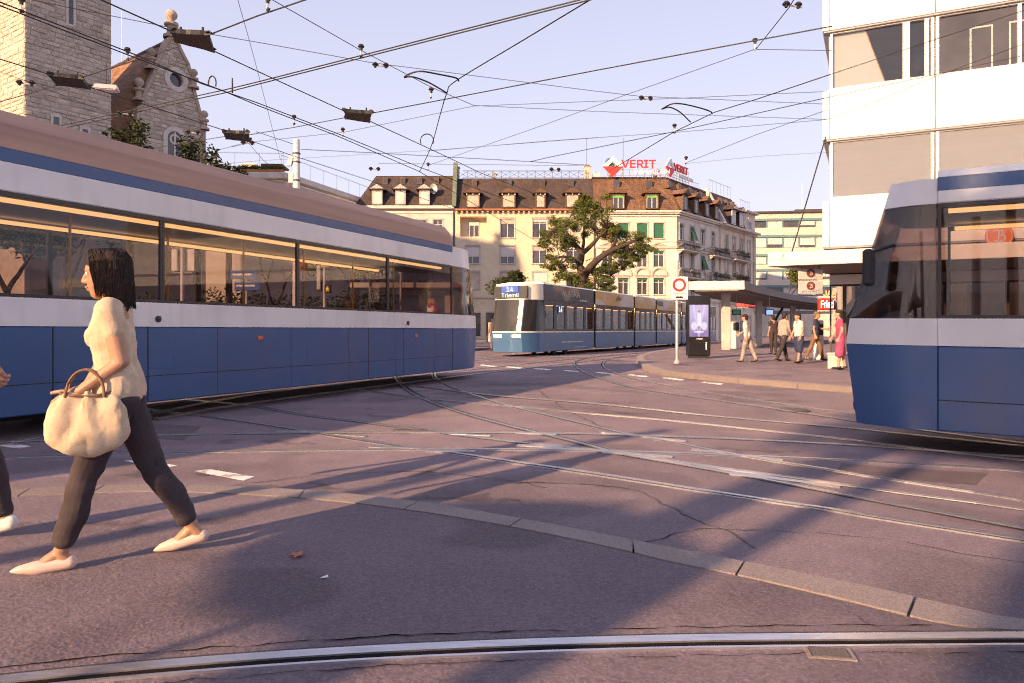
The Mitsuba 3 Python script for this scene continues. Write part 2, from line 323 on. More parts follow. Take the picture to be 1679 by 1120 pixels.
struct('kerb', MB().add(np.array([[p[0], p[1], 0.004] for p in np.vstack([kt-[0, 0.02], kb[::-1]+[0, 0.02]])]), [[i, i+1, len(kt)+len(kb)-2-i] if i < len(kb)-1 else [0, 1, 2] for i in range(min(len(kt), len(kb))-1)]), 'groove')
jj = [(at_px(kt, a+10), at_px(kb, a-10)) for a in near_px_joint]
for a, b in zip(jj[:-1], jj[1:]):
    g = 0.006
    A, B = kt[a[0]:b[0]+1], kb[a[1]:b[1]+1]
    pl = Polygon(np.vstack([A, B[::-1]])).buffer(0).buffer(-g, join_style=2)
    zz0 = KL+0.003*rng.random()
    put('kerb__stone', sheet(pl, lambda p, q: zz0, 'x', 'k', 0.14), 'granite')

# ---- rails: head, groove and lip, one entry a rail
def offs(line, d):
    t = np.gradient(line, axis=0); t /= np.linalg.norm(t, axis=1, keepdims=True)+1e-12
    return line+np.stack([-t[:, 1], t[:, 0]], 1)*d
def strip(line, a, b, z, mb, h=None):
    L, R = offs(line, a), offs(line, b); n = len(line)
    zl = gz(L[:, 0], L[:, 1])+z; zr = gz(R[:, 0], R[:, 1])+z
    v = [np.column_stack([L, zl]), np.column_stack([R, zr])]
    f = [[i, i+1, n+i+1, n+i] for i in range(n-1)]
    if h is not None:
        v += [np.column_stack([L, zl-h]), np.column_stack([R, zr-h])]
        f += [[2*n+i, 2*n+i+1, i+1, i] for i in range(n-1)]+[[n+i, n+i+1, 3*n+i+1, 3*n+i] for i in range(n-1)]
    mb.add(np.vstack(v), f)
def rail(pts, lift=0.0, inner=1, w=0.055, base=0.0, step=0.22, seam=True, world=False):
    line = catmull(pts if world else xy(pts, base), step)
    if pts[-1][0] > 1600: line = np.vstack([line, line[-1]+np.arange(1, 25)[:, None]*.5*unit(line[-1]-line[-4])])
    if pts[0][0] < 200: line = np.vstack([line[0]+np.arange(24, 0, -1)[:, None]*.5*unit(line[0]-line[3]), line])
    k = put('road__rail', (lambda m: (strip(line, -w/2, w/2, base+0.011+lift, m, 0.012), strip(line, inner*(w/2+0.042), inner*(w/2+0.058), base+0.009+lift, m, 0.01), m)[2])(MB()), 'rail_steel')
    m = MB(); strip(line, inner*(w/2+0.001), inner*(w/2+0.041), base+0.0045+lift, m); put(k+'__groove', m, 'groove')
    if seam:
        m = MB(); strip(line, -w/2-0.03, -w/2-0.001, base+0.004+lift, m); strip(line, inner*(w/2+0.059), inner*(w/2+0.085), base+0.004+lift, m) if inner > 0 else strip(line, w/2+0.001, w/2+0.03, base+0.004+lift, m)
        put(k+'__seam', m, 'seam')
    return line
# foreground rail on the footway side
rail([(-500, 1175), (0, 1118), (267, 1092), (560, 1071), (840, 1058), (1120, 1050), (1400, 1047), (1679, 1045), (2100, 1046)], base=0.05, inner=-1, w=0.058, step=0.1)
# crumbled asphalt edge along the foreground rail
for o_, w_ in ((0.115, .012), (-0.14, .007)):
    ln = catmull(xy([(-500, 1175), (0, 1118), (267, 1092), (560, 1071), (840, 1058), (1120, 1050), (1400, 1047), (1679, 1045), (2100, 1046)], .05), 0.012)
    jt = (meshkit.fbm(np.column_stack([ln*9, ln[:, :1]*0]), 4, 3)-.5)*.045
    t_ = np.gradient(ln, axis=0); t_ /= np.linalg.norm(t_, axis=1, keepdims=True); nn_ = np.stack([-t_[:, 1], t_[:, 0]], 1)
    a_ = ln+nn_*(o_+jt)[:, None]; wv = w_*np.clip(1.9*meshkit.fbm(np.column_stack([ln*11, ln[:, :1]*0]), 3, 9)-.52, .04, 1)
    b_ = a_+nn_*wv[:, None]; n_ = len(ln)
    put('road__crack', MB().add(np.vstack([np.column_stack([a_, np.full(n_, .0542)]), np.column_stack([b_, np.full(n_, .0542)])]), [[i, i+1, n_+i+1, n_+i] for i in range(n_-1)]), 'groove')
A = [(130, 632), (250, 650), (400, 665), (489, 680), (579, 691), (656, 701), (728, 711), (850, 726), (939, 735), (1029, 747), (1179, 769), (1300, 785), (1480, 810), (1679, 837), (2100, 897)]
B = [(130, 655), (250, 672), (400, 692), (460, 701), (531, 712), (608, 724), (662, 732), (742, 743), (850, 759), (969, 776), (1148, 804), (1350, 834), (1417, 845), (1679, 886), (2100, 955)]
C1 = [(-300, 752), (0, 727), (246, 715), (400, 712), (530, 710), (660, 709.5), (876, 711), (1058, 715.5), (1178, 719.5), (1328, 727), (1447, 734), (1679, 750), (2000, 776)]
D1 = [(-300, 778), (0, 751), (238, 744), (400, 740), (567, 737.5), (728, 737), (900, 738), (1058, 742), (1244, 749), (1387, 755), (1536, 763), (1679, 773), (2000, 800)]
E1 = [(900, 582.5), (780, 588), (692, 594), (662, 603), (648, 614), (653, 627), (674, 644), (713, 662), (772, 682), (847, 702), (918, 719), (969, 732), (1029, 747.5), (1148, 768), (1298, 796), (1507, 836), (1679, 868), (2000, 930)]
E2 = [(920, 586), (830, 588), (751, 593), (722, 602), (713, 613), (722, 625), (757, 641), (817, 661), (900, 682), (1017, 710), (1088, 723), (1178, 741), (1268, 756.5), (1417, 780), (1536, 798), (1679, 821), (2000, 872)]
F1 = [(1060, 578), (985, 584), (948, 591), (942, 598), (966, 614), (1029, 634), (1118, 649), (1201, 661), (1328, 680), (1679, 728)]
F2 = [(1085, 579), (1025, 584), (996, 591), (989, 597), (994, 605), (1029, 619), (1118, 637), (1179, 647), (1298, 665), (1447, 686), (1679, 716)]
G1 = [(668, 632), (772, 645), (850, 653), (1017, 667), (1148, 681), (1358, 700), (1456, 710), (1679, 733), (2000, 766)]
G2 = [(594, 640), (713, 656), (850, 668), (969, 679), (1136, 694), (1350, 717), (1423, 726), (1679, 755), (2000, 794)]
H1 = [(120, 668), (400, 624), (594, 606), (720, 596), (840, 587), (960, 581), (1060, 576)]
H2 = [(120, 705), (400, 650), (585, 627), (713, 613), (860, 597), (960, 587), (1080, 577)]
H3 = [(250, 688), (400, 663), (640, 631), (787, 613), (900, 600), (985, 590), (1090, 579)]
for k, (pts, inn) in enumerate(((A, 1), (B, -1), (C1, 1), (D1, -1), (E1, 1), (E2, -1), (F1, 1), (F2, -1), (G1, 1), (G2, -1), (H1, 1), (H2, -1), (H3, -1))):
    q = np.array(pts, float)
    rail(pts, lift=0.0006*k, inner=inn, step=0.25)
# repair patches, tar lines and cracks
for q in ([(180, 690), (330, 700), (300, 722), (130, 712)], [(1380, 760), (1620, 776), (1600, 796), (1370, 778)]):
    pg = Polygon([gnd(a, b)[:2] for a, b in q]); put('road__patch', sheet(pg.segmentize(.15), lambda a, b: gz(a, b)+0.0032, 'x', 'k', 0.003), 'asphalt_dark')
def crack(px, base, zf, w=.010, seed=1, mat='groove'):
    ln = catmull(xy(px, base), .03); j = (meshkit.fbm(np.column_stack([ln*2.5, ln[:, :1]*0+seed]), 4, seed)-.5)*.22; nn_ = offs(ln, 1)-ln
    a_ = ln+nn_*j[:, None]; b_ = a_+nn_*(w*(.3+1.3*meshkit.noise(np.column_stack([ln*14, ln[:, :1]*0]), seed)))[:, None]; n_ = len(ln)
    z = lambda q: np.array([float(zf(x, y)) for x, y in q])
    put('road__crack', MB().add(np.vstack([np.column_stack([a_, z(a_)]), np.column_stack([b_, z(b_)])]), [[i, i+1, n_+i+1, n_+i] for i in range(n_-1)]), mat)
crack([(350, 800), (520, 782), (700, 775), (900, 800)], 0, lambda x, y: gz(x, y)+.0045, .007, 2); crack([(880, 640), (960, 690), (1010, 700)], 0, lambda x, y: gz(x, y)+.0045, .02, 3, 'seam')
crack([(1000, 900), (1180, 870), (1400, 880), (1700, 930)], 0, lambda x, y: gz(x, y)+.0045, .006, 4); crack([(1380, 1000), (1430, 1032), (1520, 1038)], .05, lambda x, y: .0542, .003, 7)
crack([(1240, 900), (1100, 830), (1010, 800), (840, 790)], 0, lambda x, y: gz(x, y)+.0046, .018, 8, 'seam')
# crossing castings and switch plates
def plate(px, py, L, w, ang, mat='rail_steel', key='road__crossing_plate', z=0.014):
    c = gnd(px, py); d = np.array([math.cos(ang), math.sin(ang)]); n = np.array([-d[1], d[0]])
    q = Polygon([c[:2]+d*L/2+n*w/2*0.6, c[:2]+d*L/2-n*w/2*0.6, c[:2]-d*L/2-n*w/2, c[:2]-d*L/2+n*w/2])
    put(key, sheet(q, lambda a, b: gz(a, b)+z, 'x', 'k', 0.012), mat)
for px, py, L, w, a in ((492, 708, 0.55, .13, 0), (575, 715, 0.42, .10, -.4), (645, 735, 0.5, .12, -.2), (740, 741, .5, .12, -.1), (700, 710, .4, .10, -.1), (772, 714, .5, .11, -.3), (880, 712, .5, .12, -.3), (885, 733, .5, .11, -.3), (932, 737, .5, .11, -.2), (1020, 713, .5, .11, -.4), (1090, 721, .5, .11, -.4), (1045, 746, .7, .17, -.3), (1165, 741, .4, .1, -.3), (1250, 752, .4, .10, -.4), (1285, 788, .9, .17, -.42)):
    plate(px, py, L, w, a)
plate(672, 707, 0.42, 0.13, -0.1, 'rail_side', 'road__drain_box', 0.0155)
# ---- markings: dashes
def dash(q, mat='paint_white', key='road__dash', lift=0.0, zf=None):
    pg = Polygon([gnd(a, b, lift)[:2] for a, b in q])
    put(key, sheet(pg, (lambda a, b: gz(a, b)+lift+0.004) if zf is None else zf, 'x', 'k', 0.003), mat)
for q in ([(320, 773), (343, 770), (418, 782), (400, 788)], [(204, 756), (230, 754), (290, 764), (268, 768)], [(-30, 727), (0, 725), (50, 732), (30, 736)],
          [(786, 599), (790, 598), (815, 600.5), (812, 602)], [(829, 602), (833, 601), (857, 603), (853, 604.5)], [(874, 604.5), (878, 603.5), (904, 606), (900, 607.5)], [(924, 608), (929, 607), (950, 609), (946, 610)],
          [(976, 611), (981, 610), (1009, 613), (1004, 614.5)], [(1029, 615), (1034, 614), (1064, 617), (1058, 618.5)], [(1086, 620), (1091, 619), (1123, 622.5), (1117, 624)], [(700, 594), (705, 593), (735, 595), (730, 596)], [(560, 588), (566, 587), (600, 589), (594, 590)],
          [(1150, 627), (1155, 626), (1187, 629.5), (1181, 631)]):
    dash(q)
for k in range(4): dash([(430, 581+3.2*k), (560, 587+2.2*k), (560, 588.2+2.2*k), (430, 582.6+3.2*k)], 'paint_yellow', 'road__yellow_line')
# ---- far right footway with its kerb, sweeping round the corner
RK_px = [(1230, 557), (1185, 563), (1127, 571), (1075, 579), (1050, 586), (1044, 592), (1046, 598), (1058, 608), (1082, 615), (1118, 619.5), (1192, 627.5), (1267, 634), (1350, 641), (1450, 648), (1679, 664), (2000, 690)]
rk = catmull(xy(RK_px), 0.25)
far_foot = Polygon(np.vstack([rk, [[40, rk[-1][1]], [120, 60], [120, 140], [30, 140]]])).buffer(0)
ins = Polygon(np.vstack([offs(rk, 0.30), [[40, rk[-1][1]+.3], [119, 60], [119, 139], [31, 139]]])).buffer(0)
cf = ins.intersection(far_foot); cf = cf if cf.geom_type == 'Polygon' else max(cf.geoms, key=lambda g: g.area)
zc = lambda a, b: gz(a, b)+0.12
cm = MB()
for y0 in np.arange(12, 26, 2.0):
    for g in [cf.intersection(sbox(-5, y0, 24, y0+2))]:
        for q in getattr(g, 'geoms', [g]):
            if q.geom_type == 'Polygon' and q.area > .01: cm.mesh(sheet(q, zc, 'x', 'k', 0.14, 2.0))
for q in [cf.intersection(sbox(-5, 26, 200, 200)), cf.intersection(sbox(24, -20, 200, 26))]:
    for g in getattr(q, 'geoms', [q]):
        if g.geom_type == 'Polygon': cm.mesh(sheet(g, lambda a, b: 0.12 if b > 25.9 else zc(a, b), 'x', 'k', 0.14))
struct('corner_footway', cm, 'asphalt_pave', label='grey footway at the tram stop corner')
inner_rk = offs(rk, 0.30)
n = len(rk); seg = 0; start = 0; acc = 0.0
struct('corner_kerb', MB().add(np.vstack([np.column_stack([offs(rk, 0.02), gz(rk[:, 0], rk[:, 1])+0.03]), np.column_stack([inner_rk, gz(rk[:, 0], rk[:, 1])+0.03])]), [[i, i+1, n+i+1, n+i] for i in range(n-1)]), 'groove')
for i in range(1, n):
    acc += np.linalg.norm(rk[i]-rk[i-1])
    if acc > 1.3 or i == n-1:
        pl = Polygon(np.vstack([rk[start:i+1], inner_rk[start:i+1][::-1]])).buffer(0).buffer(-0.006, join_style=2)
        zj = 0.124+0.004*rng.random()
        if not pl.is_empty and pl.geom_type == 'Polygon': put('corner_kerb__stone', sheet(pl, lambda a, b: gz(a, b)+zj, 'x', 'k', 0.14), 'granite')
        start, acc = i, 0.0
# line on the corner footway
q = catmull([onz(a, b, 0.12)[:2] for a, b in [(1050, 590), (1100, 578), (1178, 565), (1230, 558)]], 0.5)
# ---- far left footway behind the left tram
LK_px = [(-300, 640), (200, 603), (480, 591), (560, 586.5), (649, 583), (720, 579), (760, 577), (815, 571), (840, 565)]
lk = catmull(xy(LK_px), 0.4)
lf = Polygon(np.vstack([lk, [[-2, 140], [-160, 140], [-160, lk[0][1]]]])).buffer(0)
struct('far_footway', sheet(lf, lambda a, b: 0.12, 'x', 'k', 0.14), 'asphalt_pave', label='shaded footway beyond the left tram')
n = len(lk); start = 0; acc = 0.0; il = offs(lk, 0.28)
struct('far_kerb', MB().add(np.vstack([np.column_stack([lk+[0, .02], 0*lk[:, 0]+0.122]), np.column_stack([il, 0*lk[:, 0]+0.122])]), [[i, i+1, n+i+1, n+i] for i in range(n-1)]), 'groove')
for i in range(1, n):
    acc += np.linalg.norm(lk[i]-lk[i-1])
    if acc > 1.5 or i == n-1:
        pl = Polygon(np.vstack([lk[start:i+1]-[0, 0.012], il[start:i+1][::-1]])).buffer(0).buffer(-0.008, join_style=2)
        if not pl.is_empty and pl.geom_type == 'Polygon': put('far_kerb__stone', sheet(pl, lambda a, b: 0.13, 'x', 'k', 0.15), 'granite')
        start, acc = i, 0.0
# traffic island with the bollard
ic = gnd(398, 592)
isl = Polygon([(ic[0]+math.cos(a)*2.6, ic[1]+math.sin(a)*0.9+0.3) for a in np.linspace(0, 2*math.pi, 40, endpoint=False)])
struct('traffic_island', sheet(isl, lambda a, b: 0.10, 'x', 'k', 0.12), 'granite')
# ---- drain grating, manhole, leaf, litter
g0 = onz(1360, 1073, 0.05)
gr = MB(); fr = Frame([g0[0], g0[1], 0.054], [0.985, -0.17, 0], [0.17, 0.985, 0])
for a in np.linspace(-0.06, 0.06, 7):
    gr.box((a-0.0045, -0.036, 0), (a+0.0045, 0.036, 0.006), fr)
for b in np.linspace(-0.036, 0.036, 5): gr.box((-0.066, b-0.004, 0.0005), (0.066, b+0.004, 0.0065), fr)
gk = thing('drain_grating', 'small square iron drain grating in the foreground asphalt below the rail', 'drain')
put(gk+'__grate', gr, 'wire_grey')
m = MB()
for lo, hi in (((-0.085, -0.052, -0.002), (0.085, -0.040, 0.004)), ((-0.085, 0.040, -0.002), (0.085, 0.052, 0.004)), ((-0.085, -0.040, -0.002), (-0.070, 0.040, 0.004)), ((0.070, -0.040, -0.002), (0.085, 0.040, 0.004))): m.box(lo, hi, fr)
put(gk+'__frame', m, 'granite'); put(gk+'__pit', MB().box((-0.069, -0.039, -0.004), (0.069, 0.039, 0.0005), fr), 'groove')
for px, py, r in ((390, 636, 0.36), (1290, 672, 0.4)):
    c = gnd(px, py); k = thing('manhole_cover', 'round iron manhole cover in the dark asphalt ' + ('right of the left tram' if px < 500 else 'before the right tram'), 'manhole cover')
    put(k+'__lid', MB().lathe([(r*0.86, -0.002), (r*0.86, 0.008), (0, 0.009)], c, 28), 'rail_side'); put(k+'__ring', MB().lathe([(r, -0.002), (r, 0.006), (r*0.9, 0.007), (r*0.88, 0.0)], c, 28), 'seam')
c = onz(487, 913, 0.052)
lf_ = MB(); out = [(0.0, -0.05), (0.012, -0.02), (0.04, -0.022), (0.026, 0.002), (0.05, 0.022), (0.02, 0.022), (0.006, 0.06), (-0.008, 0.022), (-0.04, 0.03), (-0.02, 0.0), (-0.036, -0.02), (-0.008, -0.018)]
lv = [[c[0]+a*1.0, c[1]+b*1.2, c[2]+0.006+0.18*abs(a)+0.01*rng.random()] for a, b in out]+[[c[0], c[1], c[2]+0.003]]
one('fallen_leaf', lf_.add(lv, [[i, (i+1) % 12, 12] for i in range(12)]), 'terracotta', 'dry brown leaf lying on the foreground asphalt', 'leaf')
c = onz(533, 948, 0.052)
one('paper_scrap', MB().hull(rng.normal(0, 0.010, (14, 3))*[1.2, 1, .5]+c+[0, 0, .008]), 'white_sign', 'tiny white scrap of paper on the foreground asphalt', 'litter')
# ================================================================ BUILDINGS
def rect(u0, u1, z0, z1): return sbox(u0, z0, u1, z1)
def wall(key, fr, outline, holes, mat, d0=-0.30, d1=0.0):
    pg = outline
    if holes: pg = pg.difference(union_all([rect(*h) for h in holes]))
    return put(key, MB().poly(pg, d0, d1, fr), mat)
def window(b, fr, u0, u1, z0, z1, blind=None, cover=0.0, trim='trim_white', sill=True, mull=1, frame='frame_white', rec=0.16, surround=0.12, key='window', sd=0.05, lbl=None):
    """b__window (surround) with pane, frame, blind, sill as its sub-parts"""
    k = name(f'{b}__{key}')
    m = MB()
    if surround > 0:
        s = surround
        m.box((u0-s, 0.002, z0), (u0, sd, z1+s), fr); m.box((u1, 0.002, z0), (u1+s, sd, z1+s), fr); m.box((u0, 0.002, z1), (u1, sd, z1+s), fr)
        m.box((u0-s-.03, 0.003, z1+s), (u1+s+.03, sd+.05, z1+s+.07), fr)
    if sill: m.box((u0-surround-.04, 0.003, z0-.10), (u1+surround+.04, sd+.09, z0), fr)
    if m.n: put(k+'__surround', m, trim)
    put(k+'__pane', MB().box((u0, -rec-.03, z0), (u1, -rec, z1), fr), 'window_glass')
    f = MB(); t = 0.06; d0, d1 = -rec+.002, -rec+.05
    f.box((u0, d0, z0), (u0+t, d1, z1), fr); f.box((u1-t, d0, z0), (u1, d1, z1), fr); f.box((u0+t, d0, z0), (u1-t, d1, z0+t), fr); f.box((u0+t, d0, z1-t), (u1-t, d1, z1), fr)
    for i in range(mull):
        c = u0+(u1-u0)*(i+1)/(mull+1); f.box((c-.035, d0, z0+t), (c+.035, d1, z1-t), fr)
    if mull == 1 and z1-z0 > 1.5: f.box((u0+t, d0, z1-.52), (u1-t, d1-.006, z1-.46), fr)
    put(k+'__frame', f, frame)
    if blind and cover > 0:
        put(k+'__blind', MB().box((u0+.01, -rec+.055, z1-(z1-z0)*cover), (u1-.01, -rec+.075, z1-.005), fr), blind)
    if lbl: labels[k] = {'label': lbl}
    return k
def railing(key, fr, u0, u1, d0, d1, z, h, mat='dark_metal', step=0.16, fancy=True):
    m = MB()
    pts = [(u0, d0), (u0, d1), (u1, d1), (u1, d0)] if d0 != d1 else [(u0, d0), (u1, d0)]
    for a, c in zip(pts[:-1], pts[1:]):
        L = math.hypot(c[0]-a[0], c[1]-a[1]); nn = max(2, int(L/step))
        for zz in (z+.05, z+h):
            m.tube([(a[0], a[1], zz), (c[0], c[1], zz)], 0.025, 5, fr=fr)
        for i in range(nn+1):
            t = i/nn; p = (a[0]+(c[0]-a[0])*t, a[1]+(c[1]-a[1])*t)
            m.tube([(p[0], p[1], z), (p[0], p[1], z+h)], 0.014, 4, caps=False, fr=fr)
        if fancy:
            for i in range(nn):
                t0, t1 = i/nn, (i+1)/nn
                m.tube([(a[0]+(c[0]-a[0])*t0, a[1]+(c[1]-a[1])*t0, z+h*.3), (a[0]+(c[0]-a[0])*(t0+t1)/2, a[1]+(c[1]-a[1])*(t0+t1)/2, z+h*.7), (a[0]+(c[0]-a[0])*t1, a[1]+(c[1]-a[1])*t1, z+h*.3)], 0.012, 4, caps=False, fr=fr)
    return put(key, m, mat)
def balcony(b, fr, u0, u1, z, d=1.0, plants=0):
    k = name(b+'__balcony')
    m = MB().box((u0, 0.004, z-.16), (u1, d, z), fr, 0.03)
    for u in (u0+.25, u1-.25): m.hull([(u-.1, .004, z-.16), (u+.1, .004, z-.16), (u-.1, d*.8, z-.16), (u+.1, d*.8, z-.16), (u-.1, .004, z-.7), (u+.1, .004, z-.7)], fr)
    put(k+'__slab', m, 'trim_stone'); railing(k+'__railing', fr, u0+.04, u1-.04, 0.03, d-.05, z, 1.0)
    if plants:
        for i in range(plants): put(k+'__plant', leaf_cloud([fr([u0+(u1-u0)*(i+.5)/plants, d*.75, z+.75+.35*rng.random()])], 0.45, 70, 0.11), 'leaf_dark')
def leaf_cloud(cs, rad, n, size, flat=0.8):
    """n small leaf faces (each a bent quad) round every centre"""
    cs = np.asarray(cs, float).reshape(-1, 3); rad = np.broadcast_to(np.asarray(rad, float), (len(cs),))
    d = rng.normal(size=(len(cs), n, 3)); d /= np.linalg.norm(d, axis=2, keepdims=True)
    r = rad[:, None, None]*rng.random((len(cs), n, 1))**0.45
    p = (cs[:, None]+d*r*[1, 1, flat]).reshape(-1, 3); N = len(p)
    a = rng.normal(size=(N, 3)); a[:, 2] *= .6; a /= np.linalg.norm(a, axis=1, keepdims=True)
    c = rng.normal(size=(N, 3)); b = np.cross(a, c); b /= np.linalg.norm(b, axis=1, keepdims=True)
    s = size*(0.6+0.8*rng.random((N, 1)))
    v = np.stack([p-a*s, p-b*s*.45+a*s*.1, p+a*s, p+b*s*.45+a*s*.1], 1).reshape(-1, 3)
    i = np.arange(N)[:, None]*4
    return (v, np.hstack([i, i+1, i+2, i+3]))
def stones(key, holder, fr, outline, holes, row, lmin, lmax, mats, seed, cap=300):
    """rock-faced blocks in courses: biggest ones singly, the rest as one part"""
    r = np.random.default_rng(seed); u0, z0, u1, z1 = outline.bounds; hz = union_all([rect(*h) for h in holes]) if holes else None
    allq = []; z = z0
    while z < z1-0.05:
        h = row*(0.8+0.45*r.random()); u = u0-r.random()*lmax
        while u < u1:
            L = lmin+(lmax-lmin)*r.random(); q = rect(u+.012, u+L-.012, z+.012, z+h-.012); u += L
            q = q.intersection(outline)
            if hz is not None: q = q.difference(hz.buffer(0.02))
            if q.geom_type == 'Polygon' and q.area > 0.012: allq.append(q.convex_hull)
        z += h
    allq.sort(key=lambda q: -q.area); rest = MB()
    for i, q in enumerate(allq):
        c = np.array(q.exterior.coords)[:-1]; cen = c.mean(0); pr_ = 0.025+0.05*r.random()
        v = [(x, 0.0, zz) for x, zz in c]+[(cen[0]+(x-cen[0])*.86, pr_*(0.7+.5*r.random()), cen[1]+(zz-cen[1])*.80) for x, zz in c]+[(cen[0]+(r.random()-.5)*.1, pr_*1.35, cen[1])]
        if i < cap: put(f'{holder}__{key}', MB().hull(v, fr), mats[int(r.integers(len(mats)))])
        else: rest.hull(v, fr)
    if rest.n:
        k = put(f'{holder}__{key}s_beyond', rest, mats[0]); labels[k] = {'kind': 'stuff'}

# ---------------------------------------------------------------- stone tower, far left
tw = thing('stone_tower', 'tall square tower of pale rough stone at the left edge', 'tower')
to = P(40, 541, 48.0); to[2] = 0
dr_ = unit([0.667, 1, 0]); dl_ = unit([-1, 0.667, 0])
fR = Frame(to, dr_, [1, -0.667, 0]); fL = Frame(to, dl_, [-0.667, -1, 0])
LW, RW = 7.0, 5.62
core = MB()
pts = [to[:2], to[:2]+dr_[:2]*RW, to[:2]+dr_[:2]*RW+dl_[:2]*LW, to[:2]+dl_[:2]*LW]
core.mesh(trimesh.creation.extrude_polygon(Polygon(pts), 27.0, engine='earcut')); put(tw+'__core', core, 'mortar')
def on_face(fr, px, py):
    """where the sight line of a pixel meets the face's plane: (u, z)"""
    d = np.array([(px-CX)/F, 1.0, (HY-py)/F]); e = np.array([0, 0, H]); t = np.dot(fr.o-e, fr.m[1])/np.dot(d, fr.m[1]); q = e+d*t-fr.o
    return float(q @ fr.m[0]), float(q @ fr.m[2])
def face_rect(fr, x0, y0, x1, y1):
    a = on_face(fr, x0, (y0+y1)/2); b = on_face(fr, x1, (y0+y1)/2); ua = (a[0]+b[0])/2
    xm = (x0+x1)/2; return a[0], b[0], on_face(fr, xm, y1)[1], on_face(fr, xm, y0)[1]
wins = [face_rect(fR, 112, 0, 120, 40), face_rect(fR, 87, 192, 97, 206), face_rect(fR, 135, 212, 144, 228), face_rect(fR, 88, 262, 98, 290)]
wins[0] = (wins[0][0], wins[0][1], wins[0][2], wins[0][2]+2.3)
for w in wins:
    k = name(tw+'__window'); s = 0.17
    m = MB()
    for lo, hi in (((w[0]-s, 0, w[2]-s), (w[0], .06, w[3]+s)), ((w[1], 0, w[2]-s), (w[1]+s, .06, w[3]+s)), ((w[0], 0, w[2]-s), (w[1], .06, w[2])), ((w[0], 0, w[3]), (w[1], .06, w[3]+s*1.5))): m.box(lo, hi, fR)
    put(k+'__surround', m, 'ashlar'); put(k+'__pane', MB().box((w[0], 0.0, w[2]), (w[1], .012, w[3]), fR), 'window_glass')
big = [(w[0]-.19, w[1]+.19, w[2]-.19, w[3]+.28) for w in wins]
stones('stone', tw, fR, rect(0, RW, 8.0, 24.6), big, 0.31, 0.45, 1.05, ['stone_a', 'stone_b', 'stone_c'], 3, 190)
stones('stone', tw, fL, rect(0, 3.4, 8.0, 24.6), [], 0.33, 0.4, 0.95, ['stone_c', 'stone_a'], 4, 105)
# ---------------------------------------------------------------- gabled stone house beside it
gh = thing('gabled_house', 'stone house with scrolled gable, ball finials and brown roof beside the tower', 'house')
go = P(214, 541, 55.0); go[2] = 0
gd = unit([0.78, 1, 0]); fG = Frame(go, gd, [1, -0.78, 0])
GP = [(206, 300), (222, 205), (224, 175), (231, 172), (233, 155), (246, 128), (250, 118), (254, 100), (262, 90), (270, 68), (276, 60), (291, 60), (296, 78), (302, 90), (310, 105), (313, 118), (318, 130), (320, 150), (326, 172), (331, 192), (336, 215), (338, 300)]
prof = [on_face(fG, a, b) for a, b in GP]
gp = Polygon([(prof[0][0], 0)]+prof[1:-1]+[(prof[-1][0], 0)]).buffer(0)
oc = on_face(fG, 289, 131); ar = face_rect(fG, 274, 228, 298, 256)
hole_o = Point(oc).buffer(0.55, 20)
body = gp.difference(hole_o).difference(rect(ar[0], ar[1], ar[2], ar[3]))
put(gh+'__gable', MB().poly(body, -0.45, 0.0, fG), 'mortar')
put(gh+'__coping', MB().poly(gp.difference(gp.buffer(-0.22)).intersection(rect(-5, 12, 13, 40)), -0.55, 0.14, fG), 'stone_trim')
stones('stone', gh, fG, gp.buffer(-0.22).intersection(rect(-3, 9, 13.2, 30)), [], 0.30, 0.45, 1.0, ['stone_a', 'stone_b', 'stone_c'], 5, 240) if False else None
out_st = gp.buffer(-0.22).difference(Point(oc).buffer(0.95, 20)).difference(rect(ar[0]-.35, ar[1]+.35, ar[2]-.2, ar[3]+.75)).intersection(rect(-3, 9, 13.0, 30))
stones('stone', gh, fG, out_st, [], 0.31, 0.45, 1.0, ['stone_a', 'stone_b', 'stone_c'], 5, 285)
k = name(gh+'__window')
put(k+'__surround', MB().poly(Point(oc).buffer(0.95, 20).difference(hole_o), -0.1, 0.09, fG), 'ashlar'); put(k+'__pane', MB().poly(hole_o, -0.34, -0.3, fG), 'window_glass')
k = name(gh+'__window'); um = (ar[0]+ar[1])/2; hw = (ar[1]-ar[0])/2
arch = rect(ar[0], ar[1], ar[2], ar[3]).union(Point((um, ar[3])).buffer(hw, 20))
put(k+'__surround', MB().poly(arch.buffer(0.34).difference(arch), -0.1, 0.12, fG), 'ashlar'); put(k+'__pane', MB().poly(arch, -0.02, 0.03, fG), 'window_glass')
put(k+'__mullion', MB().box((um-.07, .03, ar[2]), (um+.07, .09, ar[3]+hw*.9), fG).poly(Point((um, ar[3]-.05)).buffer(.42, 16).difference(Point((um, ar[3]-.05)).buffer(.28, 16)), .03, .08, fG), 'ashlar')
def ball(px, py, r, d=-.2, base=None):
    u, z = on_face(fG, px, py); k = gh+'__finial'
    m = MB(); p = fG([u, d if px < 300 else .15, z]); pf = [(0.02, r), (r*.55, r*.8), (r*.95, r*.3), (r, 0), (r*.9, -r*.4), (r*.45, -r*.9), (r*.4, -r*1.2), (r*1.15, -r*1.35), (r*1.15, -r*1.8), (r*.7, -r*2.0), (r*.75, -r*3.2), (r*1.3, -r*3.5), (r*1.3, -r*4.0)]
    m.lathe(pf[::-1], p, 20); put(k, m, 'stone_trim', smooth=55)
for px, py, r in ((283, 24, 0.46), (250, 84, .34), (230, 134, .36), (316, 120, .32), (333, 188, .32)): ball(px, py, r)
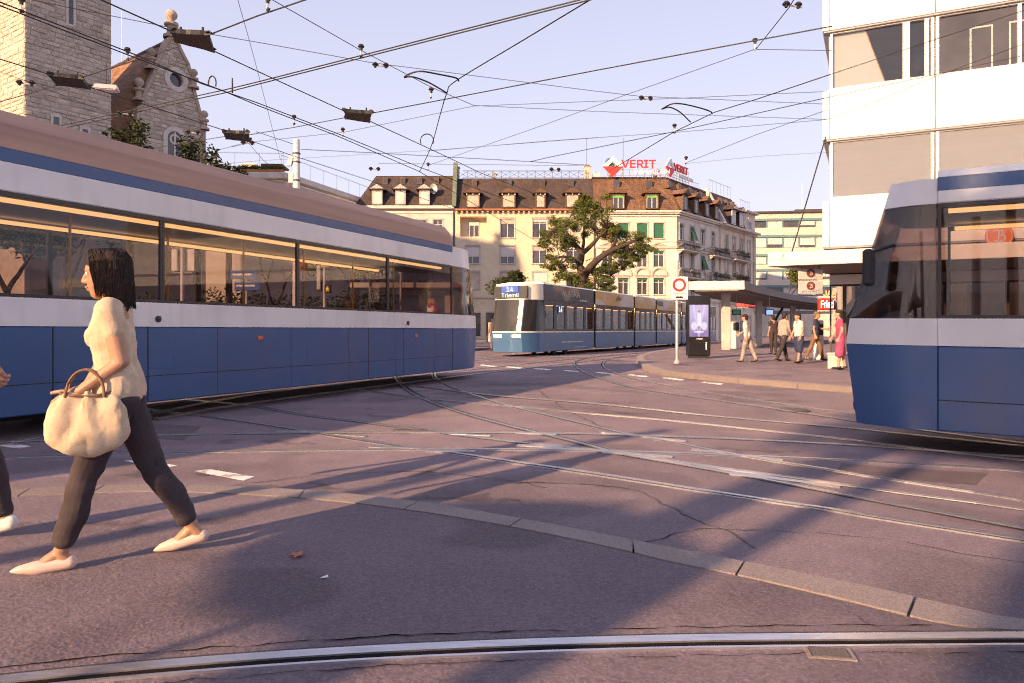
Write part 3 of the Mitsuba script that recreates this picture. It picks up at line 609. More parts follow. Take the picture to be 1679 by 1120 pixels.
# roof: ridge runs back from the gable
rz = on_face(fG, 280, 66); lz = on_face(fG, 226, 170)
ridge_u, ridge_z = rz; slope = 1.22
Lr = 12.0
def roof_slab(fr, a, b, c, d, th=0.12): return MB().hull([a, b, c, d]+[np.array(x)-[0, 0, th] for x in (a, b, c, d)], fr)
ev = ridge_z-10.8
put(gh+'__roof', MB().hull([(ridge_u, -.5, ridge_z), (ridge_u, -Lr, ridge_z), (ridge_u-7.6, -.5, ev), (ridge_u-7.6, -Lr, ev), (ridge_u+2.0, -.5, ev), (ridge_u+2.0, -Lr, ev)], fG), 'roof_slate')
put(gh+'__ridge', MB().tube([(ridge_u, -.5, ridge_z+.05), (ridge_u, -Lr, ridge_z+.05)], 0.14, 8, fr=fG), 'roof_metal')
put(gh+'__wall', MB().box((ridge_u-6.6, -Lr, 0), (ridge_u+2.0, -.5, ev+.1), fG), 'stone_b')
put(gh+'__antenna', MB().tube([fG([ridge_u, -8.4, ridge_z]), fG([ridge_u, -8.4, ridge_z+4.5])], 0.04, 5), 'galv')

# ---------------------------------------------------------------- white building with roof terrace
wt = thing('terrace_building', 'white building with a planted roof terrace behind the white mast', 'building')
fW = Frame(P(385, 541, 75.0)*[1, 1, 0], [1, 0.04, 0], [0.04, -1, 0])
sc_ = 75.0/F; zz = lambda y: H+(HY-y)*sc_
L1, L2 = 80*sc_, 190*sc_
fW2 = Frame(fW([L1, 0, 0]), [0.31, 0.95, 0], [0.95, -0.31, 0])
put(wt+'__wall', MB().box((-26, -14, 0), (L1, 0, zz(295)), fW).box((0, -9, 0), (24, 0, zz(297)), fW2), 'stucco_white')
put(wt+'__cornice', MB().box((-26, -.3, zz(294)), (L1+.4, .7, zz(284)), fW, .05).box((-.2, -.3, zz(294)), (24, .7, zz(284)-.004), fW2, .05), 'trim_white')
put(wt+'__parapet', MB().box((-20, -4, zz(284)), (L1-1.0, -3.6, zz(266)), fW).box((1.5, -4, zz(284)), (24, -3.6, zz(272)), fW2), 'stucco_white')
railing(wt+'__railing', fW, -20, L1-.2, -.5, -.5, zz(284), 2.2, 'wire_grey', 2.4, False); railing(wt+'__railing', fW2, 0.2, 24, -.5, -.5, zz(284), 2.0, 'wire_grey', 2.4, False)
put(wt+'__awning', MB().box((2.4, -3.4, zz(268)), (4.6, -.8, zz(265)), fW), 'brown_wood')
put(wt+'__chimney', MB().box((-.8, -6, zz(284)), (.4, -5, zz(252)), fW).box((-1.0, -6.2, zz(252)), (.6, -4.8, zz(250)), fW), 'stucco_white')
put(wt+'__chimney', MB().box((18.5, -6, zz(284)), (19.2, -5, zz(268)), fW2).lathe([(.35, 0), (.3, .6), (.1, 1.0), (0, 1.1)], fW2([18.85, -5.5, zz(268)]), 8), 'terracotta')
for i, u in enumerate(np.linspace(.6, L1-.4, 8)):
    k = name(wt+'__flower_box'); put(k+'__box', MB().box((u-.32, -.3, zz(284)+.002), (u+.32, .25, zz(284)+.38), fW), 'terracotta'); put(k+'__plants', leaf_cloud([fW([u+.1*j, 0, zz(284)+.55]) for j in (-2, 0, 2)], .35, 50, .12), 'leaf')
for u in (1.2, 4.0, 8, 12): window(wt, fW2, u, u+1.3, zz(330), zz(303), 'white_blind', .3, surround=.1)

# ---------------------------------------------------------------- the row of old apartment houses
YR = 88.0; s88 = YR/F
fF = Frame(P(1110, 541, YR)*[1, 1, 0], [-1, 0, 0], [0, -1, 0])
U = lambda px: (1110-px)*s88
Z = lambda py: H+(HY-py)*s88
def mansard(key, fr, u0, u1, z0, z1, back, inset_l=0.0, inset_r=0.0, depth=12.0, mat='roof_dark'):
    v = [(u0, .35, z0), (u1, .35, z0), (u1-inset_l, -back, z1), (u0+inset_r, -back, z1), (u0, -depth, z0), (u1, -depth, z0), (u1-inset_l, -depth+back, z1), (u0+inset_r, -depth+back, z1)]
    return put(key, MB().hull(v, fr), mat)
def dormer(b, fr, u, z0, w, h, back_at, wood='trim_stone', blind=None, cover=0, mull=1, style=0, pane='window_glass'):
    """a roof window house: cheeks, pediment roof, frame and pane; back_at(z): depth of the roof slope there"""
    k = name(b+'__dormer'); d = back_at(z0)+0.25
    m = MB().box((u-w/2-.14, -2.6, z0), (u+w/2+.14, d-.02, z0+h), fr); put(k+'__cheeks', m, 'roof_dark' if style != 2 else 'brown_wood')
    m = MB(); t = .14
    for lo, hi in (((u-w/2-t, d-.02, z0-.05), (u-w/2, d+.10, z0+h)), ((u+w/2, d-.02, z0-.05), (u+w/2+t, d+.10, z0+h)), ((u-w/2, d-.02, z0-.05), (u+w/2, d+.10, z0+.06)), ((u-w/2-t, d-.02, z0+h), (u+w/2+t, d+.12, z0+h+.28))): m.box(lo, hi, fr)
    put(k+'__surround', m, wood)
    o = .38
    put(k+'__roof', MB().hull([(u-w/2-t-o, d+.40, z0+h+.30), (u+w/2+t+o, d+.40, z0+h+.30), (u, d+.40, z0+h+.98), (u-w/2-t-o, d-2.6, z0+h+.30), (u+w/2+t+o, d-2.6, z0+h+.30), (u, d-2.6, z0+h+.98), (u-w/2-t-o, d+.40, z0+h+.24), (u+w/2+t+o, d+.40, z0+h+.24)], fr), 'roof_dark' if style != 2 else 'roof_brown')
    put(k+'__pediment', MB().poly(Polygon([(u-w/2-t-.2, z0+h+.34), (u+w/2+t+.2, z0+h+.34), (u, z0+h+.88)]), d+.402, d+.45, fr), wood)
    if style == 1:
        put(k+'__brackets', MB().box((u-w/2-t, d+.12, z0+h+.02), (u-w/2-t+.12, d+.24, z0+h+.26), fr).box((u-.06, d+.12, z0+h+.02), (u+.06, d+.24, z0+h+.26), fr).box((u+w/2+t-.12, d+.12, z0+h+.02), (u+w/2+t, d+.24, z0+h+.26), fr), 'trim_white')
    put(k+'__pane', MB().box((u-w/2, d-.012, z0+.06), (u+w/2, d+.01, z0+h), fr), pane)
    f = MB()
    for i in range(mull+2):
        c = u-w/2+.04+(w-.08)*i/(mull+1); f.box((c-.04, d+.01, z0+.06), (c+.04, d+.05, z0+h), fr)
    f.box((u-w/2+.08, d+.012, z0+h-.08), (u+w/2-.08, d+.045, z0+h-.002), fr); put(k+'__frame', f, 'frame_white' if style != 1 else 'brown_wood')
    if blind: put(k+'__blind', MB().box((u-w/2+.01, d+.052, z0+h-h*cover), (u+w/2-.01, d+.07, z0+h-.003), fr), blind)
def skylight(b, fr, u, z, back_at, s=.62):
    k = name(b+'__skylight'); d = back_at(z-s*.6)+.12
    put(k+'__frame', MB().box((u-s/2, d-1.2, z-s*.7), (u+s/2, d, z+s*.7), fr), 'brown_wood'); put(k+'__pane', MB().box((u-s/2+.09, d+.002, z-s*.55), (u+s/2-.09, d+.02, z+s*.55), fr), 'window_glass')
zE, zT = Z(346), Z(286)
slope = lambda back, z0, z1: (lambda z: .35-(back+.35)*(z-z0)/(z1-z0))

# grey house (left of the row)
gy_ = thing('grey_house', 'pale grey apartment house with dark hipped mansard roof, left of the row', 'house')
u0, u1 = U(745), U(583)
cols = [U(p) for p in (614, 640, 666, 692, 718)]
rows_g = [(Z(392), Z(361)), (Z(434), Z(404)), (Z(478), Z(448)), (Z(518), Z(490))]
holes = [(u-.55, u+.55, a, b) for u in cols for a, b in rows_g[:3]]+[(u-.9, u+.9, 0.4, 3.0) for u in (u0+2.2, u0+5.4, u0+8.6)]
wall(gy_+'__wall', fF, rect(u0, u1-.4, 0, Z(341)), holes, 'stucco_grey'); put(gy_+'__back', MB().box((u0+.002, -12, 0), (u1-.4, -.32, Z(341)), fF), 'stucco_grey')
for i, h in enumerate(holes[:15]): window(gy_, fF, *h, blind='white_blind', cover=(.0, .95, .4)[i % 3], trim='trim_grey', mull=1)
for h in holes[15:]: window(gy_, fF, *h, trim='trim_grey', sill=False, key='shop_window', mull=2)
put(gy_+'__cornice', MB().box((u0, 0, Z(343)), (u1, .55, Z(338)), fF, .05).box((u0, 0, Z(350)), (u1-.3, .12, Z(348)), fF), 'trim_white')
put(gy_+'__string_course', MB().box((u0, 0.001, Z(398)), (u1-.35, .14, Z(396)), fF).box((u0, .001, Z(486)), (u1-.35, .2, Z(483)), fF), 'trim_grey')
put(gy_+'__awning', MB().hull([(u0+1, 0.05, 3.6), (u0+10, .05, 3.6), (u0+1, 1.6, 3.1), (u0+10, 1.6, 3.1), (u0+1, 1.6, 2.95), (u0+10, 1.6, 2.95)], fF), 'cloth_grey')
zg0, zg1 = Z(337), Z(283); mansard(gy_+'__roof', fF, u0, u1, zg0, zg1, 1.9, inset_l=U(583)-U(612)); bg = slope(1.9, zg0, zg1)
for p in (620, 658, 697): dormer(gy_, fF, U(p), Z(336), 0.98, 1.45, bg, 'trim_grey', 'white_blind', .95, 1)
for p in (629, 658, 686, 714): skylight(gy_, fF, U(p), Z(293), bg)
k = gy_+'__satellite_dish'; c = fF([U(711), bg(Z(312))+.9, Z(310)])
put(k, MB().lathe([(0, -.12), (.25, -.08), (.48, .05), (.48, .07), (.25, -.04), (0, -.08)], (0, 0, 0), 20, lambda v: np.stack([v[:, 0], -v[:, 2], v[:, 1]*1.25], 1)+c).tube([c+[0, .1, -.2], c+[0, 1.2, -.6]], .04, 5), 'galv')
put(gy_+'__fire_wall', MB().hull([(u0-.25, .75, zg0-.2), (u0+.25, .75, zg0-.2), (u0-.25, -1.6, zg1+1.6), (u0+.25, -1.6, zg1+1.6), (u0-.25, -2.6, zg0), (u0+.25, -2.6, zg0), (u0-.25, -3.2, zg1+1.0), (u0+.25, -3.2, zg1+1.0)], fF), 'copper')
put(gy_+'__drainpipe', MB().tube([(u0+.1, .2, Z(345)), (u0+.1, .12, Z(352)), (u0+.1, .12, .1)], .06, 6, fr=fF), 'brown_wood')

# yellow house
yh = thing('yellow_house', 'yellow apartment house with brown dormers and railed roof, middle of the row', 'house')
u0, u1 = U(973), U(746)
rows_y = [(Z(390), Z(359)), (Z(432), Z(404)), (Z(474), Z(446))]
cy = [U(p) for p in (832, 885, 940)]
lo = (U(798), U(754), Z(388), Z(355))
holes = [(u-.85, u+.85, a, b) for u in cy for a, b in rows_y]+[(U(786), U(764), a, b) for a, b in rows_y[1:]]
shop = [(u-1.3, u+1.3, .5, 3.3) for u in (U(770), U(815), U(860), U(905), U(950))]
wall(yh+'__wall', fF, rect(u0, u1-.02, 0, Z(347)), holes+[lo]+shop, 'stucco_yellow'); put(yh+'__back', MB().box((u0+.004, -12, 0), (u1-.02, -1.4, Z(347)), fF), 'stucco_yellow')
m = MB().box((lo[0], -1.38, lo[2]-.02), (lo[1], -1.3, lo[3]), fF).box((u0+.1, -1.36, 0), (u0+.2, -.31, Z(350)), fF)
for lo_, hi_ in (((lo[0]-.1, -1.3, lo[2]-.2), (lo[0], -.30, lo[3])), ((lo[1], -1.3, lo[2]-.2), (lo[1]+.1, -.30, lo[3])), ((lo[0], -1.3, lo[2]-.14), (lo[1], -.01, lo[2])), ((lo[0], -1.3, lo[3]), (lo[1], -.305, lo[3]+.1))): m.box(lo_, hi_, fF)
put(yh+'__loggia', m, 'stucco_yellow')
fl = fF.at(0, -1.3, 0); window(yh, fl, U(785), U(768), Z(387), Z(361), 'white_blind', .22, 'trim_grey', surround=.08, mull=1, rec=-.04)
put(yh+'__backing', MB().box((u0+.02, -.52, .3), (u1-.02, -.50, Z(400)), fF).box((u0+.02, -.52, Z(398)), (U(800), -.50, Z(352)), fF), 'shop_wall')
for i, h in enumerate(holes): window(yh, fF, *h, blind='white_blind' if i % 2 else 'cream_curtain', cover=(.25, .6, .95, .15)[i % 4], trim='trim_grey', mull=1, sd=.06)
for h in shop: window(yh, fF, *h, trim='trim_stone', sill=False, key='shop_window', mull=2, frame='dark_metal')
m = MB()
for u in np.arange(u0+.3, u1, .62): m.box((u-.1, .0, Z(349)), (u+.1, .42, Z(346.4)), fF)
put(yh+'__brackets', m, 'trim_white')
put(yh+'__gutter', MB().box((u0, -.1, Z(346)), (u1, .62, Z(343.5)), fF, .04), 'red_sign' if False else 'terracotta')
put(yh+'__string_course', MB().box((u0, .001, Z(489)), (u1-.05, .2, Z(486)), fF), 'trim_stone')
mansard(yh+'__roof', fF, u0, u1-.02, Z(343.4), Z(288), 1.8); by = slope(1.8, Z(343.4), Z(288))
for p, w in ((776, 1.35), (834, 1.35), (886, .9), (938, 1.35)): dormer(yh, fF, U(p), Z(341), w, 1.40, by, 'brown_wood', 'cream_curtain', .97, 1 if w > 1 else 0, style=1)
for p in (777, 835, 890, 938): skylight(yh, fF, U(p), Z(297), by)
m = MB(); zr = Z(288)
ua, ub = U(965), U(757)
for u in np.arange(ua, ub, 1.05):
    m.tube([(u, -2.0, zr), (u, -2.0, zr+1.05)], .025, 4, fr=fF)
    m.tube([(u, -2.0, zr+.25), (u+1.05, -2.0, zr+.85)], .015, 4, fr=fF); m.tube([(u, -2.0, zr+.85), (u+1.05, -2.0, zr+.25)], .015, 4, fr=fF)
    m.lathe([(.0, -.07), (.07, 0), (0, .07)], fF([u+.525, -2.0, zr+.55]), 6)
for z in (.08, .22, .88, 1.05): m.tube([(ua, -2.0, zr+z), (ub, -2.0, zr+z)], .02, 4, fr=fF)
put(yh+'__roof_railing', m, 'wire_grey')
for p, t, w in ((747, 268, .5), (967, 266, .75), (810, 279, .4)): put(yh+'__chimney', MB().box((U(p)-w/2, -3.2, Z(300)), (U(p)+w/2, -2.3, Z(t)), fF).box((U(p)-w/2-.08, -3.3, Z(t)), (U(p)+w/2+.08, -2.2, Z(t)+.12), fF), 'trim_stone')

# white corner house
ch = thing('corner_house', 'cream white corner house with green shutters, balconies and brown mansard roof', 'house')
fS = Frame(fF([0, 0, 0]), [0.62, 0.785, 0], [0.785, -0.62, 0])
u1 = U(973); SL = 12.7
colsF = [U(p) for p in (996, 1022, 1053, 1080)]
R = [(Z(391), Z(366)), (Z(438), Z(411)), (Z(483), Z(456))]
holes = [(u-.62, u+.62, a, b) for u in colsF for a, b in R]+[(u-.75, u+.75, .6, 3.2) for u in colsF]
wall(ch+'__wall', fF, rect(.31, u1-.02, 0, Z(351)), holes, 'stucco_white')
def side_u(px):
    d = np.array([(px-CX)/F, 1.0]); o = fS.o[:2]; A_ = np.array([[d[0], -fS.m[0][0]], [d[1], -fS.m[0][1]]]); return float(np.linalg.solve(A_, o)[1])
colsS = [side_u(p) for p in (1117, 1134.5, 1152, 1169)]
sh = [(u-.55, u+.55, a, b) for u in colsS for a, b in R]+[(u-.7, u+.7, .6, 3.2) for u in colsS]
wall(ch+'__wall', fS, rect(.0, SL, 0, Z(351)), sh, 'stucco_white')
put(ch+'__corner', MB().hull([(0, -.001, 0), (.33, -.001, 0), (0, -.001, Z(351)), (.33, -.001, Z(351)), (.05, -.3, 0), (.33, -.3, 0), (.05, -.3, Z(351)), (.33, -.3, Z(351))], fF), 'stucco_white')
put(ch+'__back', MB().hull([fF([0.4, -.6, 0]), fF([u1, -.6, 0]), fF([u1, -13, 0]), fS([SL, -.6, 0]), fS([SL, -12, 0])]+[fF([0.4, -.6, Z(351)]), fF([u1, -.6, Z(351)]), fF([u1, -13, Z(351)]), fS([SL, -.6, Z(351)]), fS([SL, -12, Z(351)])]), 'stucco_white')
for i, h in enumerate(holes):
    c = i//3; r = i % 3
    if i >= 12: window(ch, fF, *h, trim='trim_stone', sill=False, key='shop_window'); continue
    cv = {0: 1.0 if c in (2, 3) else .97, 1: .14, 2: .13}[r]
    window(ch, fF, *h, blind='orange_blind' if (c == 0 and r == 0) else 'green_blind', cover=cv, trim='trim_stone', sd=.08)
for i, h in enumerate(sh):
    r = i % 3
    if i >= 12: window(ch, fS, *h, trim='trim_stone', sill=False, key='shop_window'); continue
    k = window(ch, fS, *h, blind='green_blind', cover=(.16, .14, .12)[r], trim='trim_stone', sd=.08)
    if (i//3, r) in ((1, 0), (2, 1)):
        m = MB()
        for ux in (h[0], (h[0]+h[1])/2+.03): m.hull([(ux+.02, .0, h[3]), (ux+.52, .0, h[3]), (ux+.02, .65, h[2]+.1), (ux+.52, .65, h[2]+.1), (ux+.02, .03, h[3]), (ux+.52, .03, h[3]), (ux+.02, .68, h[2]+.1), (ux+.52, .68, h[2]+.1)], fS)
        put(k+'__awning', m, 'green_blind')
m = MB()
for fr, a, b in ((fF, .0, u1), (fS, 0, SL)):
    m.box((a-.3, 0.002, Z(355)), (b, .18, Z(353)), fr); m.box((a-.3, 0.002, Z(351)), (b, .40, Z(348.5)), fr); m.box((a-.4, -.2, Z(348.5)), (b, .60, Z(346)), fr)
put(ch+'__cornice', m, 'trim_white')
for fr, a, b in ((fF, .0, u1), (fS, 0, SL)):
    for d_, za_, zb_ in ((.16, Z(407), Z(403.5)), (.22, Z(492), Z(488)), (.08, Z(397), Z(395.8))): put(ch+'__string_course', MB().box((a, 0.002, za_), (b, d_, zb_), fr), 'trim_stone')
for fr, cs in ((fF, colsF), (fS, colsS)):
    for u in cs:
        put(ch+'__pediment', MB().poly(Polygon([(u-1.0, Z(403)), (u+1.0, Z(403)), (u, Z(397.5))]).difference(Polygon([(u-.68, Z(402.2)), (u+.68, Z(402.2)), (u, Z(398.9))])), .003, .24, fr), 'trim_stone')
        a_ = Point((u, Z(450.5))).buffer(1.0, 16).intersection(rect(u-1, u+1, Z(450.5), 40)); b_ = Point((u, Z(450.5))).buffer(.72, 16)
        put(ch+'__pediment', MB().poly(a_.difference(b_), .003, .24, fr).box((u-1.05, .003, Z(452.2)), (u+1.05, .22, Z(450.5)), fr), 'trim_stone')
for px0, px1, zy in ((1107, 1137, 409), (1160, 1186, 421), (1107, 1137, 453), (1160, 1186, 466)):
    a, b = side_u(px0), side_u(px1); d_ = YR+(a+b)/2*.785
    balcony(ch, fS, max(a, -.2), b, Z(409) if zy < 430 else Z(453.5), plants=3 if zy in (421, 466) else 0)
# mansard with the corner cut to both faces
bk = 1.95; zt = Z(286.5); ze = Z(346)
nF, nS = fF.m[1][:2], fS.m[1][:2]
def inter(dF, dS):  # point where the front plane pushed back dF meets the side plane pushed back dS
    A_ = np.array([nF, nS]); return np.linalg.solve(A_, [nF @ fF.o[:2]-dF, nS @ fS.o[:2]-dS])
pE, pT = inter(-.4, -.4), inter(bk, bk)
rf = [np.append(pE, ze), fF([u1, .4, ze]), np.append(pT, zt), fF([u1, -bk, zt]), fS([SL, .4, ze]), fS([SL, -bk, zt]), fF([u1, -12, ze]), fF([u1, -12, zt]), fS([SL, -10, ze]), fS([SL, -10, zt])]
put(ch+'__roof', MB().hull(rf), 'roof_brown')
put(ch+'__roof_edge', MB().tube([fF([u1, -bk+.1, zt]), np.append(pT, zt)+[0, 0, 0], fS([SL, -bk+.1, zt])], .13, 6), 'roof_metal')
bc = slope(bk-.05, ze, zt)
for p in (1012.5, 1067.5): dormer(ch, fF, U(p), Z(343), 1.30, 1.55, bc, 'brown_wood', 'green_light', .18, 1, style=2)
for p in (1013, 1067): skylight(ch, fF, U(p), Z(299), bc, .75)
for p in (1117, 1135, 1153, 1169): dormer(ch, fS, side_u(p), Z(343), 1.05, 1.6, bc, 'brown_wood', None, 0, 1, style=2)
for p in (1105, 1122, 1139, 1156): skylight(ch, fS, side_u(p)+1.2, Z(299), bc, .7)
railing(ch+'__snow_guard', fF, .8, u1-.3, -.05, -.05, ze+.35, .5, 'wire_grey', .5, False)
put(ch+'__chimney', MB().box((U(982)-.4, -3.2, zt-.5), (U(982)+.4, -2.4, Z(276)), fF).box((U(985)-.3, -4.2, zt-.5), (U(985)+.3, -3.4, Z(272)), fF), 'stucco_white')
put(ch+'__drainpipe', MB().tube([(u1-.1, .15, Z(350)), (u1-.1, .15, .1)], .07, 6, fr=fF), 'brown_wood')
for u in (U(1030), U(967)): put(ch+'__antenna', MB().tube([fF([u, -4, zt]), fF([u, -4, zt+5.5])], .025, 4), 'wire_grey')
railing(ch+'__roof_railing', fS, .5, SL-1, -2.4, -2.4, zt, 1.0, 'wire_grey', .6, False)
# roof signs: red lettering
def onroof(key, label, fr, u, z, d, s, hgt, flip):
    k = thing(key, label, 'sign')
    def lay(mesh, sx, x0, z0, dd):
        v = np.array(mesh.vertices); uu = -(v[:, 0]*sx+x0) if flip else (v[:, 0]*sx+x0)
        f = mesh.faces if flip else mesh.faces
        return MB().add(fr(np.stack([u+uu, dd+v[:, 2]*1.0, z+z0+v[:, 1]], 1)), f)
    put(k+'__lettering', lay(meshkit.text_mesh('VERIT', .92*s, .15, True), 1.12, .4*s, .28*s, d), 'red_sign')
    put(k+'__lower_lettering', lay(meshkit.text_mesh('IMMOBILIEN', .42*s, .10, True), 1.2, 1.9*s, -.42*s, d), 'white_sign')
    sg = -1 if flip else 1
    D = lambda r, cx=-.6, cz=.42: Polygon([(u+sg*(cx-r)*s, z+cz*s), (u+sg*cx*s, z+(cz-r)*s), (u+sg*(cx+r)*s, z+cz*s), (u+sg*cx*s, z+(cz+r)*s)])
    lowr = rect(u-6, u+6, z-6, z+.42*s)
    put(k+'__logo', MB().poly(D(1.28).difference(D(.55, cz=.75)).intersection(lowr), d, d+.16, fr), 'red_sign')
    put(k+'__logo_top', MB().poly(D(1.28).difference(D(.62)).difference(lowr), d, d+.15, fr), 'white_sign')
    m = MB(); a, b = (u+sg*-1.2*s, u+sg*5.2*s)
    for q in np.linspace(a, b, 8): m.tube([(q, d-.1, z-.9), (q, d-.1, z+.9*s)], .035, 4, fr=fr); m.tube([(q, d-.1, z+.4), (q, d-1.1, z-.9)], .03, 4, fr=fr)
    for zz_ in (-.6, .1, .8): m.tube([(a, d-.1, z+zz_*s), (b, d-.1, z+zz_*s)], .03, 4, fr=fr)
    put(k+'__scaffold', m, 'galv'); return k
onroof('roof_sign', 'red roof sign with diamond logo reading VERIT over the front of the corner house', fF, U(1015.5), zt+.85, -1.3, 1.0, 1, True)
onroof('roof_sign', 'red roof sign with diamond logo over the side wall of the corner house', fS, side_u(1120), zt+.85, -1.5, .95, 1, False)
k = thing('potted_tree', 'small potted tree on the roof behind the red diamond logo', 'plant')
c = fF([U(1007), -2.8, zt]); put(k+'__pot', MB().lathe([(.25, 0), (.35, .6), (.3, .6), (0, .55)], c, 10), 'terracotta'); put(k+'__stem', MB().tube([c+[0, 0, .5], c+[.05, 0, 1.6]], .04, 5), 'bark'); put(k+'__crown', leaf_cloud([c+[0, 0, 1.9], c+[.3, 0, 1.6], c+[-.2, 0, 2.3]], .5, 90, .12), 'leaf')
k = thing('potted_shrub', 'small pink flowering shrub on the roof right of the lettering', 'plant')
c = fF([U(1081), -2.6, zt]); put(k+'__pot', MB().lathe([(.2, 0), (.3, .5), (.25, .5), (0, .45)], c, 10), 'terracotta'); put(k+'__crown', leaf_cloud([c+[0, 0, .8], c+[.4, 0, 1.0], c+[-.3, 0, 1.1]], .45, 45, .09), 'sign_rose')

# second house along the side street
sh2 = thing('side_house', 'stone apartment house with balconies and dark mansard behind the corner house', 'house')
f2 = fS.at(SL+.05, .25, 0); s2 = lambda px: side_u(px)-SL-.05
L2 = s2(1234); cz = [s2(p) for p in (1188, 1200.5, 1212, 1225)]
h2 = [(u-.5, u+.5, a, b) for u in cz for a, b in R]+[(u-.7, u+.7, .6, 3.2) for u in cz]
wall(sh2+'__wall', f2, rect(0, L2, 0, Z(353)), h2, 'stucco_cream'); put(sh2+'__back', MB().box((0.003, -9, 0), (L2, -.33, Z(353)), f2), 'stucco_cream')
for i, h in enumerate(h2): window(sh2, f2, *h, blind='white_blind' if i % 2 else 'cream_curtain', cover=(.2, .8, .3, .5)[i % 4], trim='trim_stone', sill=i < 12, key='window' if i < 12 else 'shop_window', sd=.12)
put(sh2+'__cornice', MB().box((-.2, .002, Z(355)), (L2+.3, .3, Z(352)), f2).box((-.3, -.2, Z(352)), (L2+.5, .85, Z(348)), f2, .05), 'trim_stone')
put(sh2+'__pilasters', MB().box((L2-.6, .002, 4), (L2, .25, Z(355)), f2).box((cz[2]+.9, .002, 4), (cz[2]+1.3, .2, Z(355)), f2), 'trim_stone')
put(sh2+'__string_course', MB().box((0, .002, Z(407)), (L2, .2, Z(404)), f2), 'trim_stone'); put(sh2+'__string_course', MB().box((0, .002, Z(492)), (L2, .3, Z(488)), f2), 'trim_stone')
put(sh2+'__roof', MB().hull([(0, .5, Z(348)), (L2-4.4, .5, Z(348)), (0, -1.7, Z(286)), (L2-4.4, -1.7, Z(286)), (0, -8, Z(348)), (L2-4.4, -8, Z(348)), (0, -7, Z(286)), (L2-4.4, -7, Z(286))], f2), 'roof_dark')
put(sh2+'__fire_wall', MB().hull([(-.3, .8, Z(347)), (.2, .8, Z(347)), (-.3, -1.8, Z(281)), (.2, -1.8, Z(281)), (-.3, -4, Z(347)), (.2, -4, Z(347)), (-.3, -4, Z(281)), (.2, -4, Z(281))], f2), 'trim_white')
b2 = slope(1.7, Z(348), Z(286))
for p in (1190, 1203): dormer(sh2, f2, s2(p)+.9, Z(344), 1.1, 1.7, b2, 'trim_white', 'white_blind', .9, 1)
for p in (1187, 1197, 1207): skylight(sh2, f2, s2(p)+.8, Z(300), b2, .7)
put(sh2+'__attic_tower', MB().box((L2-4.3, -6, Z(348)), (L2, .1, Z(312)), f2), 'stucco_cream')
put(sh2+'__attic_cornice', MB().box((L2-4.6, -6, Z(312)), (L2+.4, .6, Z(308)), f2, .04), 'trim_stone')
window(sh2, f2.at(0, .1, 0), L2-2.9, L2-1.6, Z(344), Z(320), 'white_blind', .4, 'trim_stone', rec=-.05)
railing(sh2+'__roof_railing', f2, .3, L2-4.5, -1.8, -1.8, Z(286), 1.7, 'wire_grey', 1.2, False); railing(sh2+'__roof_railing', f2, L2-4, L2-.2, -.6, -.6, Z(308), 1.6, 'wire_grey', .7, False)
for a, b, zy, pl in ((1192, 1216, 409, 3), (1192, 1216, 453.5, 5)): balcony(sh2, f2, s2(a), s2(b), Z(zy), 1.1, pl)

# modern office block beyond
ob = thing('office_block', 'modern cream office block with teal window bands at the end of the street', 'building')
YO = 128.0; so = YO/F; fO = Frame(P(1225, 541, YO)*[1, 1, 0], [1, -.10, 0], [-.10, -1, 0]); OU = lambda px: (px-1225)*so; OZ = lambda py: H+(HY-py)*so
OL = OU(1440)
bands = [(361, 374), (388, 407), (419, 434), (443, 459), (470, 486), (497, 515)]
hol = [(.6, OL-.5, OZ(b), OZ(a)) for a, b in bands]
wall(ob+'__wall', fO, rect(0, OL, 0, OZ(350)), hol, 'stucco_cream'); put(ob+'__back', MB().box((0, -14, 0), (OL, -.31, OZ(350)), fO), 'stucco_cream')
for r, (a, b) in enumerate(bands):
    us = np.linspace(.6, OL-.5, 9)
    for i in range(8):
        k = name(ob+'__window'); cov = rng.random()
        put(k+'__pane', MB().box((us[i], -.25, OZ(b)), (us[i+1], -.22, OZ(a)), fO), 'window_glass')
        if cov > .2: put(k+'__blind', MB().box((us[i]+.1, -.2, OZ(a)-(OZ(a)-OZ(b))*min(1, .55+cov*.6)), (us[i+1]-.1, -.17, OZ(a)), fO), 'white_blind')
    m = MB().box((0.5, -.16, OZ(a)-.18), (OL, .12, OZ(a)+.22), fO)
    for u in us: m.box((u-.1, -.16, OZ(b)), (u+.1, .02, OZ(a)-.18), fO)
    put(ob+'__band_frame', m, 'teal')
put(ob+'__roof', MB().box((-.4, -14, OZ(350)), (OL, .5, OZ(347.5)), fO).box((OU(1310), -12, OZ(347.5)), (OL, -3, OZ(340)), fO), 'roof_metal')
put(ob+'__roof_mast', MB().tube([fO([OU(1328), -6, OZ(345)]), fO([OU(1328), -6, OZ(290)])], .06, 5), 'mast_paint')
